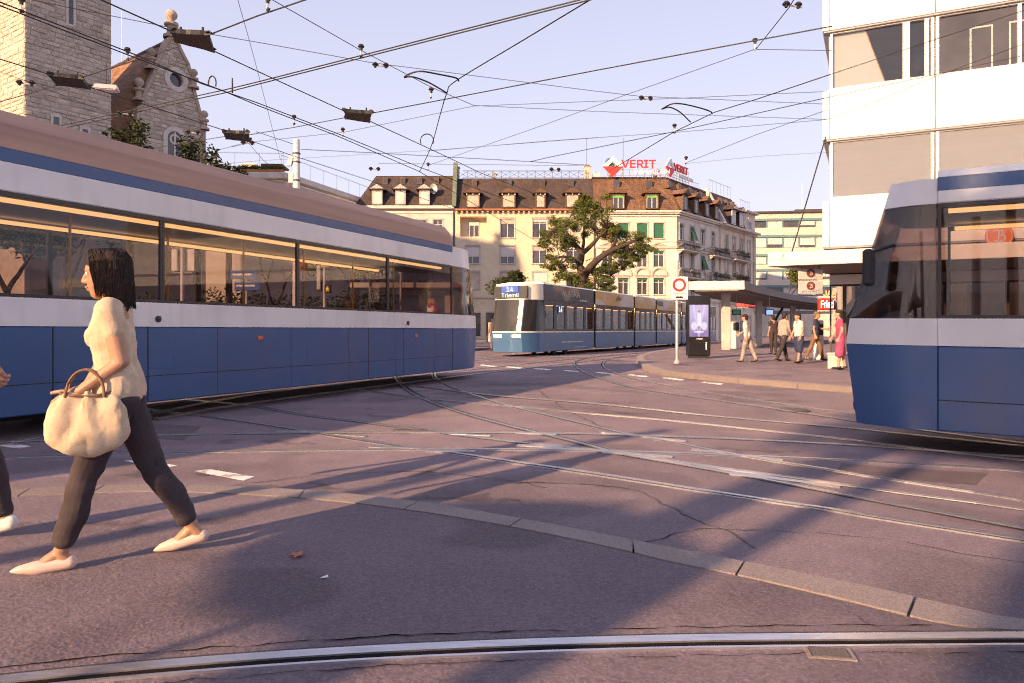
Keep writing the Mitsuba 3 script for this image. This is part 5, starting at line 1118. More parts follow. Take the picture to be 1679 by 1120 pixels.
wire('thin wire from the upper right junction to the dark fitting at the top edge', [(1240, 80), (1294, 12), (1306, -8)], ZS, .008)
wire('short level wire from the upper right junction to the office building', [(1240, 81), (1365, 83)], ZS, .006)
wire('wire rising from the yellow house across to the office building spandrel', [(870, 265), (900, 258), (1106, 216), (1357, 160)], ZC, .009)
wire('wire rising from the red roof sign across the office windows', [(1000, 280), (1106, 216), (1172, 184), (1240, 163), (1362, 122)], ZC, .010)
wire('thin wire crossing low above the roofs to the office building bracket', [(700, 248), (900, 231), (1109, 217), (1358, 196)], ZS, .006)
wire('faint thin wire low above the grey house', [(330, 272), (420, 264), (700, 247), (980, 226)], ZS, .005, 'wire_grey')
wire('thin wire from the corner house roof edge up to the office building', [(1125, 267), (1240, 221), (1357, 180)], ZC, .006)
wire('faint level wire from the corner house to the office building', [(1125, 268), (1250, 256), (1370, 249)], ZC, .004, 'wire_grey')
wire('steep thin wire falling from the top edge to the roof terrace', [(384, -20), (390, 0), (409, 67), (420, 108), (460, 263)], ZS, .005, 'wire_grey')
wire('thin wire at the roof terrace running up left to the small black plate fitting', [(352, 248), (406, 233), (432, 263), (466, 290)], ZC, .006)
wire('long thin wire just above the yellow house roof railing', [(620, 268), (790, 270), (967, 272)], ZC, .006, 'wire_grey')
wire('thin wire crossing the tower below the black plate', [(-30, 108), (0, 118), (40, 132), (180, 186)], ZC, .005, 'wire_grey')
wire('wire that runs up right across the office building top floor', [(1357, 160), (1540, 121), (1679, 91), (1760, 70)], 5.5, .006)
wire('thin chain wire from the wall bracket up along the office spandrel', [(1357, 196), (1440, 165), (1525, 129), (1679, 72)], 5.5, .005)
wire('wire continuing up right over the office window panes', [(1362, 122), (1500, 76), (1679, 17), (1760, -8)], 5.5, .006)
# ---- black section plates
def insul(label, q, z=ZC):
    """a horizontal black crossing plate with lugs, spanning four sight points"""
    a, b, c, d = [onz(x, y, z) for x, y in q]; o = (a+b+c+d)/4
    k = thing('section_insulator', label, 'insulator')
    ring = []
    r = np.random.default_rng(int(q[0][0])+7)
    for s, e in ((a, b), (b, c), (c, d), (d, a)):
        ring.append(o+(s-o)*1.04)
        for t in np.linspace(.12, .88, 7): ring.append(o+(s+(e-s)*t-o)*(0.93+.07*r.random()))
    pg = Polygon([p[:2] for p in ring]).buffer(0)
    m = trimesh.creation.extrude_polygon(pg if pg.geom_type == 'Polygon' else pg.convex_hull, .07, engine='earcut'); m.apply_translation([0, 0, z-.035]); put(k+'__plate', m, 'black_rubber')
    for s in (a, b, c, d):
        put(k+'__lug', MB().hull(rng.normal(0, .028, (18, 3))*[1, 1, .7]+s*0.94+o*.06+[0, 0, .02]), 'black_rubber')
    put(k+'__bolt', MB().tube([o+(a-o)*.55+[0, 0, .03], o+(a-o)*.55+[0, 0, .11]], .018, 6), 'wire_dark'); put(k+'__bolt', MB().tube([o+(b-o)*.6+[0, 0, .03], o+(b-o)*.6+[0, 0, .12]], .018, 6), 'wire_dark')
insul('large black section plate in front of the ball finial', [(280, 50), (344, 54), (351, 83), (286, 66)])
insul('long black section plate before the tower left of the grey street lamp', [(78, 120), (136, 127), (148, 144), (92, 137)])
insul('small black section plate left of the white mast', [(365, 215), (408, 217), (410, 231), (370, 226)])
insul('black section plate in the open sky at the centre', [(564, 181), (610, 184), (606, 199), (566, 193)])
# ---- small hangers
def hanger(label, px, py, z=ZC, kind=0, s=1.0):
    o = onz(px, py, z); k = thing('wire_hanger', label, 'wire fitting')
    m = MB()
    if kind == 0:                       # clamp over a short stem
        put(k+'__stem', MB().tube([o+[0, 0, -.02], o+[0, 0, .14*s]], .014*s, 6), 'galv')
        put(k+'__cap', MB().lathe([(0, .05), (.04, .035), (.055, 0), (.03, -.02), (.025, -.06), (0, -.06)], o+[0, 0, .15*s], 8), 'black_rubber'); put(k+'__clamp', MB().hull(rng.normal(0, .017, (16, 3))+o), 'black_rubber')
    else:                               # pair of bell insulators on a bar
        d = np.array([1, .15, 0]); 
        for q in (-.14, .14): put(k+'__bell', MB().lathe([(0, .06), (.035, .045), (.065, .005), (.035, -.02), (.022, -.05), (0, -.05)], o+d*q*.72*s, 8), 'black_rubber')
        put(k+'__bar', MB().tube([o-d*.13*s, o+d*.16*s+[0, 0, -.03]], .014*s, 6), 'galv')
for lab, px, py, z, kd in (('black wire hanger at the upper left over the tower', 35, 18, ZC, 0), ('black wire hanger at the top edge left of centre', 439, 16, ZC, 0), ('black wire hanger on the double wire, upper centre', 592, 92, ZC, 0), ('pair of black bell insulators right of the upper double wire', 624, 107, ZS, 1),
    ('wire hanger with pale stem left of the pull-off arms', 707, 160, ZC, 0), ('small wire hanger above the white mast', 482, 203, ZC, 0), ('small wire hanger on the lower double wire', 562, 223, ZC, 0), ('pair of bell insulators low over the grey house', 614, 277, ZC, 1), ('single dark hanger over the grey house chimney', 702, 278, ZC, 0),
    ('pair of bell insulators over the yellow house railing', 910, 278, ZC, 1), ('pair of bell insulators in the sky left of the right pull-off arms', 1059, 161, ZS, 1), ('dark cluster fitting at the top edge near the office building', 1299, 8, ZS, 1), ('dark hanger on the tower left of the grey lamp', 42, 136, ZC, 1), ('dark pair of hangers on the gable edge', 205, 186, ZC, 1), ('small dark hanger on the double wire over the brown roof', 209, 97, ZC, 0), ('small dark hanger beside the small black plate', 406, 234, ZC, 1),
    ('dark fitting where thin wires meet upper right', 1238, 80, ZS, 0), ('dark fitting where wires meet above the red roof sign', 1106, 217, ZC, 0), ('small clamp on the corner house wire', 1125, 268, ZC, 0), ('small dark hanger over the gable arched window', 316, 217, ZC, 1)):
    hanger(lab, px, py, z, kd)
# ---- loops and pull-off arms
def bent(label, px, z=ZC, r=.014, mat='wire_dark', key='wire_loop', cat='wire fitting'):
    return one(key, MB().tube(catmull(np.array([onz(a, b, z) if len(q) == 2 else onz(a, b, z)+[0, 0, q[2]] for q in px for a, b in [q[:2]]]), .05), r, 6), mat, label, cat, smooth=True)
oz = onz(348, 142, ZC)
def loop(label, px, py, w, h):
    o = onz(px, py, ZC); a = np.linspace(math.pi*1.15, -math.pi*.15, 14)
    one('wire_loop', MB().tube(np.stack([o[0]+w*np.cos(a), o[1]+0*a, o[2]+h*.45+h*.55*np.sin(a)], 1), .014, 6), 'wire_dark', label, 'wire fitting', smooth=True)
loop('dark hoop on the double wire right of the gable', 348, 146, .07, .24); loop('dark hoop above the grey house roof', 700, 240, .16, .30)
bent('short upright dark rod beside the hoop right of the gable', [(381, 152), (381, 150, .05), (381, 150, .25)])
bent('upper curved pull-off arm in the centre sky', [(663, 126), (672, 121), (690, 117), (720, 122), (748, 128), (752, 133)], key='pull_off_arm'); bent('lower curved pull-off arm in the centre sky', [(663, 127), (676, 126), (700, 134), (722, 146), (733, 153)], key='pull_off_arm')
bent('upper curved pull-off arm right of the centre sky', [(1085, 179), (1100, 171), (1115, 170), (1140, 175), (1163, 182), (1168, 186)], key='pull_off_arm'); bent('lower curved pull-off arm right of the centre sky', [(1085, 179), (1098, 176), (1115, 184), (1132, 200)], key='pull_off_arm')
# ---- street lamp hung on the wires by the tower
o = onz(174, 145, 6.0); k = thing('hanging_lamp', 'grey box street lamp hung on wires in front of the tower', 'street lamp')
fr = Frame(o, [.97, .24, 0], [.24, -.97, 0])
put(k+'__housing', MB().hull([(-.22, -.12, -.03), (.22, -.12, -.03), (-.22, .12, -.03), (.22, .12, -.03), (-.18, -.08, .06), (.20, -.08, .06), (-.18, .08, .06), (.20, .08, .06)], fr), 'galv'); put(k+'__diffuser', MB().box((-.19, -.10, -.045), (.19, .10, -.031), fr), 'lamp_off'); put(k+'__hook', MB().tube([o+[0, 0, .06], o+[0, 0, .5]], .008, 4), 'wire_dark')

# ================================================================ MASTS, SIGNS, STREET FURNITURE
Ym = 30.0; b0 = P(486, 541, Ym); b0[2] = .12
k = thing('catenary_mast', 'thick white tubular mast with grey boxes behind the left tram', 'mast')
zt_ = P(0, 229, Ym)[2]
put(k+'__pole', MB().lathe([(.19, 0), (.19, .3), (.165, .32), (.135, zt_-.12), (.0, zt_-.12+.02)], b0, 18), 'mast_paint', smooth=40)
for py in (266, 296, 252): put(k+'__band', MB().lathe([(.16, -.03), (.165, 0), (.16, .03)], [b0[0], b0[1], P(0, py, Ym)[2]], 16), 'wire_grey')
for i, (px, y0, y1, tl) in enumerate(((474, 256, 272, .12), (477.5, 283, 300, 0))):
    a = P(px, y1, Ym-.05); h = (y1-y0)*Ym/F; put(k+'__box', MB().hull([(a[0]-.09+dx*.18+dz*tl, a[1]-.08+dy*.16, a[2]+dz*h) for dx in (0, 1) for dy in (0, 1) for dz in (0, 1)]), 'galv')
wire('bracket wire from the white mast out over the house roofs', [(493, 245), (600, 250), (850, 264), (967, 271)], 8.3, .012)
wire('short bracket wire from the white mast up left', [(420, 216), (480, 236)], 8.6, .012)
# no entry sign
Yn = F*1.25/61; base = P(1110, 602, Yn); base[2] = .12
k = thing('no_entry_sign', 'round red and white no entry sign on a pole at the footway corner', 'road sign')
put(k+'__pole', MB().lathe([(.10, 0), (.11, .06), (.055, .12), (.048, .16), (.048, 3.50), (0, 3.5)], base, 12), 'galv', smooth=40); put(k+'__cap', MB().lathe([(.075, 3.42), (.085, 3.5), (.075, 3.62), (.04, 3.72), (0, 3.74)], base, 12), 'mast_paint', smooth=True)
fr = Frame([base[0], base[1]-.07, 0], [1, 0, 0], [0, -1, 0]); sz = lambda y: H+(541-y)*Yn/F; su = lambda x: (x-1112)*Yn/F
pg = rect(su(1100.5), su(1129), sz(491.5), sz(454)).buffer(-.03).buffer(.03)
put(k+'__board', MB().poly(pg, 0, .02, fr), 'white_sign'); put(k+'__rim', MB().poly(pg.difference(pg.buffer(-.012)), .02, .026, fr), 'galv')
cc = (su(1114.8), sz(467.5)); put(k+'__ring', MB().poly(Point(cc).buffer(.225, 32).difference(Point(cc).buffer(.145, 32)), .0205, .025, fr), 'red_sign')
put(k+'__lettering', (lambda v, f: MB().add(fr(np.stack([v[:, 0]*.9+su(1104.5), v[:, 2]+.0205, v[:, 1]+sz(482.3)], 1)), f))(*(lambda t: (np.array(t.vertices), t.faces))(meshkit.text_mesh('ausgenommen', .052, .003))), 'black_sign')
put(k+'__tram_symbol', MB().poly(rect(su(1108.5), su(1121), sz(489), sz(486.8)).union(rect(su(1110), su(1119.5), sz(487), sz(486))), .0205, .024, fr), 'black_sign')
# information kiosk
Yk = 29.0; a = P(1127, 541, Yk); b = P(1165.5, 541, Yk); w = b[0]-a[0]
fk = Frame([a[0], Yk, .12], unit([1, -.04, 0]), unit([-.04, -1, 0])); kz = lambda y: H+(541-y)*Yk/F-.12
k = thing('info_kiosk', 'tall black information kiosk with glowing purple poster screen', 'kiosk')
Hk = kz(485); put(k+'__body', MB().box((.02, -.40, .10), (w-.02, 0, Hk), fk, .025), 'black_gloss'); put(k+'__plinth', MB().box((.08, -.34, 0), (w-.08, -.05, .10), fk), 'dark_metal')
kx = lambda x: (x-1127)*Yk/F; s0, s1, z0, z1 = kx(1130.5), kx(1161), kz(552), kz(500)
put(k+'__bezel', MB().poly(rect(s0-.02, s1+.02, z0-.02, z1+.02).difference(rect(s0, s1, z0, z1)), .001, .012, fk), 'dark_metal')
fo_ = fk([0, 0, 0]); ux_, uz_ = fk.m[0], fk.m[2]
def screen(p, n, uv):
    u, v = uv.x, uv.y
    base_ = mix((.20, .10, .34), (.62, .50, .74), smoothstep(.1, .9, v)*.7+.4*fbm(u*3, v*4, 2.0, 3))
    arch_ = smoothstep(.05, .0, dr.abs(dr.abs(u-.5)-.30*v)-.02)
    base_ = mix(base_, (.85, .75, .92), arch_*.45)
    fig = smoothstep(.14, .07, dr.abs(u-.52))*smoothstep(.30, .36, v)*smoothstep(.80, .70, v)
    head = smoothstep(.075, .05, dr.sqrt(dr.square(u-.52)+dr.square((v-.79)*1.7)))
    low = smoothstep(.20, .12, dr.sqrt(dr.square(u-.24)+dr.square((v-.33)*1.2)))+smoothstep(.20, .12, dr.sqrt(dr.square(u-.78)+dr.square((v-.33)*1.2)))
    c = mix(base_, (.92, .84, .90), dr.minimum(1, fig*.85+low*.7)); c = mix(c, (.30, .14, .14), head*.8)
    return mix(c, (.95, .92, .95), smoothstep(.02, .0, dr.abs(v-.15)-.012)*smoothstep(.3, .2, dr.abs(u-.5))*.8)
kk = name(k+'__screen'); scene[kk] = mikit.ply(MB().quad(*[fk(q) for q in ((s0, .004, z0), (s1, .004, z0), (s1, .004, z1), (s0, .004, z1))]).out(), 'black_gloss', uv=np.array([[0, 0], [1, 0], [1, 1], [0, 1]]))
scene[kk]['emitter'] = {'type': 'area', 'radiance': proc(lambda p, n, uv: screen(p, n, uv)*0.20)}
put(k+'__logo', MB().box((kx(1141), .002, kz(556.3)), (kx(1152), .006, kz(555)), fk), 'white_sign')
tm = meshkit.text_mesh('i', .28, .006, True); v = np.array(tm.vertices); put(k+'__info_letter', MB().add(fk(np.stack([v[:, 0]+kx(1155.5), v[:, 2]+.001, v[:, 1]+kz(573)], 1)), tm.faces), 'white_sign')
put(k+'__service_door', MB().poly(rect(kx(1129.5), kx(1160), kz(586), kz(562)).difference(rect(kx(1129.8), kx(1159.7), kz(585.7), kz(562.3))), .001, .004, fk), 'dark_metal')
# shelter with its long curved roof
k = thing('tram_shelter', 'tram stop shelter with white edged curved roof on concrete columns', 'shelter')
Lp = [(1130, 468, 40.0), (1142, 0, 44.5), (1168, 0, 51), (1204, 0, 58), (1244, 0, 66), (1290, 0, 74), (1340, 0, 80)]
Rp = [(1219.5, 468, 39.3), (1240, 0, 43), (1268, 0, 48), (1300, 0, 54), (1335, 0, 60), (1375, 0, 66), (1420, 0, 70)]
zr0 = 3.45; L3 = catmull(np.array([[(x-CX)/F*Y, Y, 0] for x, _, Y in Lp]), 1.0); R3 = catmull(np.array([[(x-CX)/F*Y, Y, 0] for x, _, Y in Rp]), 1.0)
L3 = np.array([L3[int(i)] for i in np.linspace(0, len(L3)-1, 40)]); R3 = np.array([R3[int(i)] for i in np.linspace(0, len(R3)-1, 40)])
def slab(l, r, z0, z1, inset=0.0):
    m = MB(); n = len(l); d = (r-l); l, r = l+d*inset, r-d*inset
    v = np.vstack([l+[0, 0, z0], r+[0, 0, z0], l+[0, 0, z1], r+[0, 0, z1]]); f = []
    for i in range(n-1): f += [[i, i+1, n+i+1, n+i], [2*n+i, 3*n+i, 3*n+i+1, 2*n+i+1], [i, 2*n+i, 2*n+i+1, i+1], [n+i, n+i+1, 3*n+i+1, 3*n+i]]
    f += [[0, n, 3*n, 2*n], [n-1, 3*n-1, 4*n-1, 2*n-1]]; return m.add(v, f)
put(k+'__roof', slab(L3, R3, zr0, zr0+.42), 'soffit'); put(k+'__soffit', slab(L3, R3, zr0-.10, zr0-.003, .10), 'soffit')
e0, e1 = L3[0], R3[0]; dd = unit(e1-e0); nn = np.array([dd[1], -dd[0], 0]); fe = Frame(e0, dd, nn)
put(k+'__fascia', MB().box((-.03, .004, zr0-.02), (np.linalg.norm(e1-e0)+.03, .06, zr0+.44), fe), 'canopy_white')
for px, Y, w_ in ((1190, 41.7, .21), (1244, 52, .19), (1300, 63, .19)):
    c = P(px, 541, Y); c[2] = .12
    put(k+'__column', MB().hull([(c[0]+sx*w_*.9, c[1]+sy*w_*.9, .12) for sx in (-1, 1) for sy in (-1, 1)]+[(c[0]+sx*w_, c[1]+sy*w_, zr0-.1) for sx in (-1, 1) for sy in (-1, 1)]), 'concrete', smooth=False)
# ticket machine, monitors and stop fittings under it
for px, Y, w_, h_, mt, lab, cat in ((1207, 43.5, .5, 1.75, 'white_sign', 'white ticket machine behind the first shelter column', 'ticket machine'), (1345, 27.5, .28, 1.5, 'white_sign', 'slim pale post box before the red shop signs', 'post')):
    c = P(px, 541, Y); k = thing('ticket_machine' if 'ticket' in lab else 'bollard_post', lab, cat); fq = Frame([c[0], Y, .12], [1, 0, 0], [0, -1, 0])
    put(k+'__cabinet', MB().box((-w_/2, -.3, 0), (w_/2, 0, h_), fq, .03), mt); put(k+'__panel', MB().box((-w_*.35, .001, h_*.62), (w_*.35, .01, h_*.9), fq), 'dark_metal')
for px, py, Y, w_, h_, c_, lab in ((1208, 512, 44, .52, .34, (.1, .35, .2), 'small green departure board under the shelter roof'), (1262, 512, 46, .50, .40, (.35, .5, 1.0), 'glowing blue departure screen under the shelter roof')):
    c = P(px, py, Y); k = thing('departure_board', lab, 'display'); fq = Frame(c, [1, 0, 0], [0, -1, 0])
    put(k+'__case', MB().box((-w_/2, -.12, -h_/2), (w_/2, 0, h_/2), fq), 'dark_metal'); glowput(k+'__screen', MB().box((-w_*.42, .002, -h_*.36), (w_*.42, .008, h_*.36), fq), c_, .22 if c_[2] > .5 else .05); put(k+'__rod', MB().tube([c+[0, .06, h_/2], c+[0, .06, 3.35-c[2]]], .02, 5), 'galv')
# red shop signs behind the shelter
def shopsign(lab, px0, px1, py0, py1, Y, txt, hgt, back, em, mat, depth=.2):
    a = P(px0, py1, Y); b = P(px1, py0, Y); fq = Frame(a, [1, 0, 0], [0, -1, 0]); w_, h_ = b[0]-a[0], b[2]-a[2]
    k = thing('lit_shop_sign', lab, 'sign')
    if back: put(k+'__box', MB().box((0, -depth, 0), (w_, 0, h_), fq, .02), back)
    tm = meshkit.text_mesh(txt, hgt, .02, True); v = np.array(tm.vertices); tw_ = v[:, 0].max(); sx = w_*.9/tw_
    glowput(k+'__lettering', MB().add(fq(np.stack([v[:, 0]*sx+w_*.05, v[:, 2]+.003, v[:, 1]+(h_-hgt)/2], 1)), tm.faces), em[0], em[1], 'red_sign'); put(k+'__rail', MB().box((0, -depth, -.06), (w_, -.02, -.01), fq), 'alu'); return k
shopsign('red shop sign with glowing white script beside the white building corner', 1344, 1368, 489, 508, 26.5, 'Fried', .26, 'red_sign', ((1, .82, .62), .5), '')
shopsign('orange glowing letter sign above the red script sign', 1348, 1372, 475, 487, 26.7, 'JAR', .20, None, ((1, .38, .12), .4), '')
shopsign('long glowing red letter sign above shops behind the shelter', 1206, 1240, 493, 504, 62, 'PADE-MODE', .40, 'brown_wood', ((1, .10, .10), .35), '')
# white planter block before the shop
c0 = P(1357, 617, 21.5); c0[2] = .10
fp = Frame(c0+[0, 0, .0], unit([2.02, -1, 0]), unit([-1, -2.02, 0])); k = thing('planter_bench', 'long low white block bench before the shop front', 'bench')
put(k+'__block', MB().box((0, -.5, 0), (2.6, 0, .42), fp, .02), 'concrete'); put(k+'__seat', MB().box((-.03, -.53, .421), (2.63, .03, .47), fp, .015), 'trim_white')

# ---- poles seen through the left tram
def rawpole(k, b, h, r, mat='galv'): return put(k+'__pole', MB().lathe([(r*1.8, 0), (r*1.8, .1), (r, .16), (r*.9, h), (0, h+.01)], b, 12), mat, smooth=40)
b = P(299, 541, 33); b[2] = .10; k = thing('traffic_light', 'grey traffic signal mast with two backed signal heads behind the left tram', 'traffic light'); rawpole(k, b, 5.1, .10); put(k+'__cap', MB().lathe([(.16, 5.0), (.12, 5.2), (0, 5.4)], b, 10), 'galv')
def sighead(k, c, w=.28, h=1.0, amber=False):
    kk_ = name(k+'__signal_head'); put(kk_, MB().box((c[0]-w/2, c[1]-.06, c[2]-h/2), (c[0]+w/2, c[1]+.22, c[2]+h/2), None, .03), 'galv'); 
    for i, z in enumerate((-.32, 0, .32)): put(kk_+'__visor', MB().tube([c+[0, .22, z*h], c+[0, .42, z*h-.03]], .10*w/.28, 8), 'dark_metal')
    put(kk_+'__back_plate', MB().box((c[0]-w*.8, c[1]+.05, c[2]-h*.6), (c[0]+w*.8, c[1]+.08, c[2]+h*.6), None), 'dark_metal')
sighead(k, b+[-.34, 0, 4.3]); sighead(k, b+[.42, 0, 4.3], .36)
put(k+'__arm', MB().tube([b+[-.34, 0, 3.72], b+[.42, 0, 3.72]], .025, 5).tube([b+[-.34, 0, 4.88], b+[.42, 0, 4.88]], .025, 5), 'galv')
b = P(532, 541, 36); b[2] = .12; k = thing('traffic_light', 'slim signal post with glowing amber walking figure behind the left tram', 'traffic light'); rawpole(k, b, 4.3, .085); put(k+'__cap', MB().lathe([(.17, 4.2), (.15, 4.4), (.07, 4.62), (0, 4.66)], b, 10), 'rail_yellow'); sighead(k, b+[-.28, 0, 3.7], .2, 1.2)
kk = name(k+'__walk_signal'); c = b+[.18, -.1, 3.15]; put(kk, MB().box(c-[.15, .05, .2], c+[.15, .2, .2], None, .03), 'dark_metal')
fg = Point((0, .09)).buffer(.03).union(Polygon([(-.04, .06), (.04, .06), (.035, -.03), (.07, -.13), (.03, -.13), (0, -.05), (-.04, -.13), (-.08, -.13), (-.035, -.03)])).union(Polygon([(-.04, .06), (-.09, -.02), (-.07, -.03), (-.02, .03)])).union(Polygon([(.04, .06), (.09, -.01), (.07, -.025), (.02, .03)]))
glowput(kk+'__figure', MB().poly(fg, 0, .01, Frame(c-[0, .052, 0], [1, 0, 0], [0, -1, 0])), (1, .52, .05), .6)
b = P(404, 541, 30.6); b[2] = .10; k = thing('direction_sign', 'two stacked blue street direction boards on a slim pole behind the left tram', 'sign'); rawpole(k, b, 3.6, .045)
for i, (dx, z) in enumerate(((-.08, 3.55), (.08, 3.08))):
    put(k+'__board', MB().box((b[0]-.56+dx, b[1]-.07, z-.18), (b[0]+.52+dx, b[1]-.04, z+.18), None, .01), 'blue_sign'); put(k+'__line', MB().box((b[0]-.48+dx, b[1]-.076, z-.02), (b[0]+.30+dx, b[1]-.071, z+.05), None), 'white_sign')
c = P(401, 541, 30.4)-[.2, 0, 0]; c[2] = .10; k = thing('striped_bollard', 'yellow and black striped island bollard behind the left tram', 'bollard')
for i in range(5): put(k+'__stripe', MB().lathe([(.0, i*.2), (.17, i*.2), (.17, i*.2+.199), (0, i*.2+.199)], c, 14), 'black_rubber' if i % 2 == 0 else 'paint_yellow')
for px, Y, h, r, lab in ((657, 40, 4.2, .07, 'thin grey pole on the far footway left of the concrete pillar'), (637, 44, 4.6, .05, 'thinnest grey pole on the far footway'), (438, 38, 3.0, .05, 'short grey pole right of the blue direction boards')):
    b = P(px, 541, Y); b[2] = .12; k = thing('lamp_post', lab, 'pole'); rawpole(k, b, h, r); put(k+'__cap', MB().lathe([(r*1.5, h), (r*1.2, h+.1), (0, h+.12)], b, 8), 'galv')
b = P(738, 541, 42); b[2] = .12; k = thing('concrete_pillar', 'square concrete pillar of the far stop shelter seen left of the route tram', 'pillar'); put(k+'__shaft', MB().box((b[0]-.28, b[1]-.28, .12), (b[0]+.28, b[1]+.28, 3.6), None, .02), 'concrete'); put(k+'__roof', MB().box((b[0]-5.5, b[1]-1.2, 3.6), (b[0]+1.2, b[1]+1.6, 3.9), None, .03), 'concrete')
# parked bicycle under the signal mast
def bicycle(lab, px, Y, head, mat):
    c = P(px, 541, Y); c[2] = .12; k = thing('bicycle', lab, 'bicycle'); fq = Frame(c, [math.cos(head), math.sin(head), 0], [-math.sin(head), math.cos(head), 0])
    for q in (0, 1.02):
        kk_ = name(k+'__wheel'); a = np.linspace(0, 2*math.pi, 25); put(kk_, MB().tube(np.stack([q+.33*np.cos(a), 0*a, .34+.33*np.sin(a)], 1), .018, 6, fr=fq, caps=False), 'black_rubber')
        m = MB()
        for i in range(8): m.tube([(q, 0, .34), (q+.32*math.cos(i*.785), 0, .34+.32*math.sin(i*.785))], .003, 3, fr=fq, caps=False)
        put(kk_+'__spokes', m, 'galv')
    m = MB()
    for p in ([(0, 0, .34), (.42, 0, .30)], [(0, 0, .34), (.30, 0, .82)], [(.42, 0, .30), (.28, 0, .92)], [(.42, 0, .30), (.88, 0, .78)], [(.31, 0, .78), (.86, 0, .86)], [(1.02, 0, .34), (.85, 0, .92)]): m.tube(p, .017, 6, fr=fq)
    put(k+'__frame', m, mat); put(k+'__saddle', MB().hull([(.16, -.07, .93), (.16, .07, .93), (.40, 0, .94), (.16, -.06, .98), (.16, .06, .98), (.38, 0, .97)], fq), 'black_rubber'); put(k+'__handlebar', MB().tube([(.78, -.28, 1.02), (.85, -.12, .98), (.85, .12, .98), (.78, .28, 1.02)], .013, 5, fr=fq), 'dark_metal')
bicycle('green bicycle parked behind the left tram beside the signal mast', 268, 38, .3, 'green_light'); bicycle('dark bicycle parked behind the left tram right of the green one', 318, 38, .1, 'dark_metal')

# ================================================================ TREES
def limb(p0, d, L, r, out, depth, spread, tips, up=.25, taper=.62):
    n = 5; p = [np.array(p0, float)]; d = unit(d)
    for i in range(n):
        d = unit(d+rng.normal(0, .13, 3)+[0, 0, up*.12]); p.append(p[-1]+d*L/n)
    rr = np.linspace(r, r*taper, n+1); out.append((np.array(p), rr))
    if depth == 0: tips.append(p[-1]); tips.append(p[-2]); return
    for i in range(2 if depth > 1 else 3):
        a = unit(np.cross(d, rng.normal(size=3))); e = unit(d+a*spread*(0.6+.6*rng.random())+[0, 0, up*.3])
        limb(p[-1] if i < 2 else p[-2], e, L*(.62+.22*rng.random()), r*taper*.82, out, depth-1, spread, tips, up, taper)
def tree(lab, base, h, spread, seed, depth=4, trunk=.26, nleaf=90, crad=.75, size=.13, mat='leaf', lean=(0, 0, 1), cat='tree', group=None, key='street_tree', first=.26):
    global rng
    keep = rng; rng = np.random.default_rng(seed); k = thing(key, lab, cat, group); base = np.asarray(base, float)
    out, tips = [], []
    limb(base, np.array(lean), h*first, trunk, out, depth, spread, tips)
    m = MB(); m.tube(out[0][0], out[0][1], 9); put(k+'__trunk', m, 'bark', smooth=True)
    big = [o for o in out[1:] if o[1][0] > trunk*.42]; small = [o for o in out[1:] if o[1][0] <= trunk*.42]
    for o in big: put(k+'__limb', MB().tube(o[0], o[1], 7), 'bark', smooth=True)
    m = MB()
    for o in small: m.tube(o[0], o[1], 4, caps=False)
    kk_ = put(k+'__twigs', m, 'bark', smooth=True); labels[kk_] = {'kind': 'stuff'}
    tp = np.array(tips); tp = tp[rng.random(len(tp)) < .93]
    kk_ = put(k+'__crown', leaf_cloud(tp, crad*(.6+.7*rng.random(len(tp))), nleaf, size, .75), mat); labels[kk_] = {'kind': 'stuff'}
    rng = keep; return k
def plane_tree(lab, b, z0, cz, rad, n, seed, mat='leaf', size=.16, cr=.85, nc=30):
    global rng
    keep = rng; rng = np.random.default_rng(seed); k = thing('street_tree', lab, 'tree')
    put(k+'__trunk', MB().tube([b, b+[.05, 0, z0*.5], b+[0, .08, z0]], [.20, .17, .14], 9), 'bark', smooth=True); cs = []
    for i in range(nc):
        d = unit(rng.normal(size=3)); cs.append(b+[0, 0, cz]+d*np.array(rad)*rng.random()**.4)
    for c in cs[:11]: put(k+'__limb', MB().tube([b+[0, 0, z0-.05], (b+[0, 0, z0]+c)/2+rng.normal(0, .12, 3), c], [.075, .05, .02], 5), 'bark', smooth=True)
    kk = put(k+'__crown', leaf_cloud(cs, cr, n, size, .8), mat); labels[kk] = {'kind': 'stuff'}; rng = keep
# the big tree behind the route tram: its limbs and leaf masses laid out as the photograph shows them
k = thing('street_tree', 'spreading green tree with dark forked trunk behind the route tram', 'tree')
Yt = 62.0
def tl(pts, r0, r1, jit=1.0, q=7, key='limb'):
    p = np.array([P(x, y, Yt)+[0, dy, 0] for x, y, dy in pts]); p = catmull(p, .35); return put(k+'__'+key, MB().tube(p, np.linspace(r0, r1, len(p)), q), 'bark', smooth=True)
tl([(956, 530, 0), (955, 500, 0), (954, 470, 0), (956, 448, 0)], .50, .42, key='trunk')
tl([(956, 452, 0), (951, 432, .3), (955, 414, .5), (943, 398, .9), (938, 385, 1.2)], .40, .15)
tl([(955, 415, .5), (968, 404, .2), (981, 390, -.4), (994, 378, -.8)], .22, .10)
tl([(957, 455, 0), (966, 440, -.5), (982, 424, -1), (998, 414, -1.2), (1022, 404, -1.6), (1044, 396, -1.8)], .36, .10)
tl([(998, 414, -1.2), (1008, 396, -.4), (1013, 385, .2), (1010, 370, .5)], .17, .07); tl([(962, 446, 0), (985, 440, 1), (1006, 448, 1.4), (1018, 440, 1.8)], .2, .07)
tl([(955, 414, .5), (959, 398, 1.2), (960, 378, 1.6), (962, 352, 1.8)], .16, .07); tl([(943, 398, .9), (932, 388, .2), (918, 382, -.5), (905, 380, -1)], .14, .06); tl([(951, 432, .3), (934, 424, -1), (915, 425, -1.8), (900, 430, -2.2)], .15, .06)
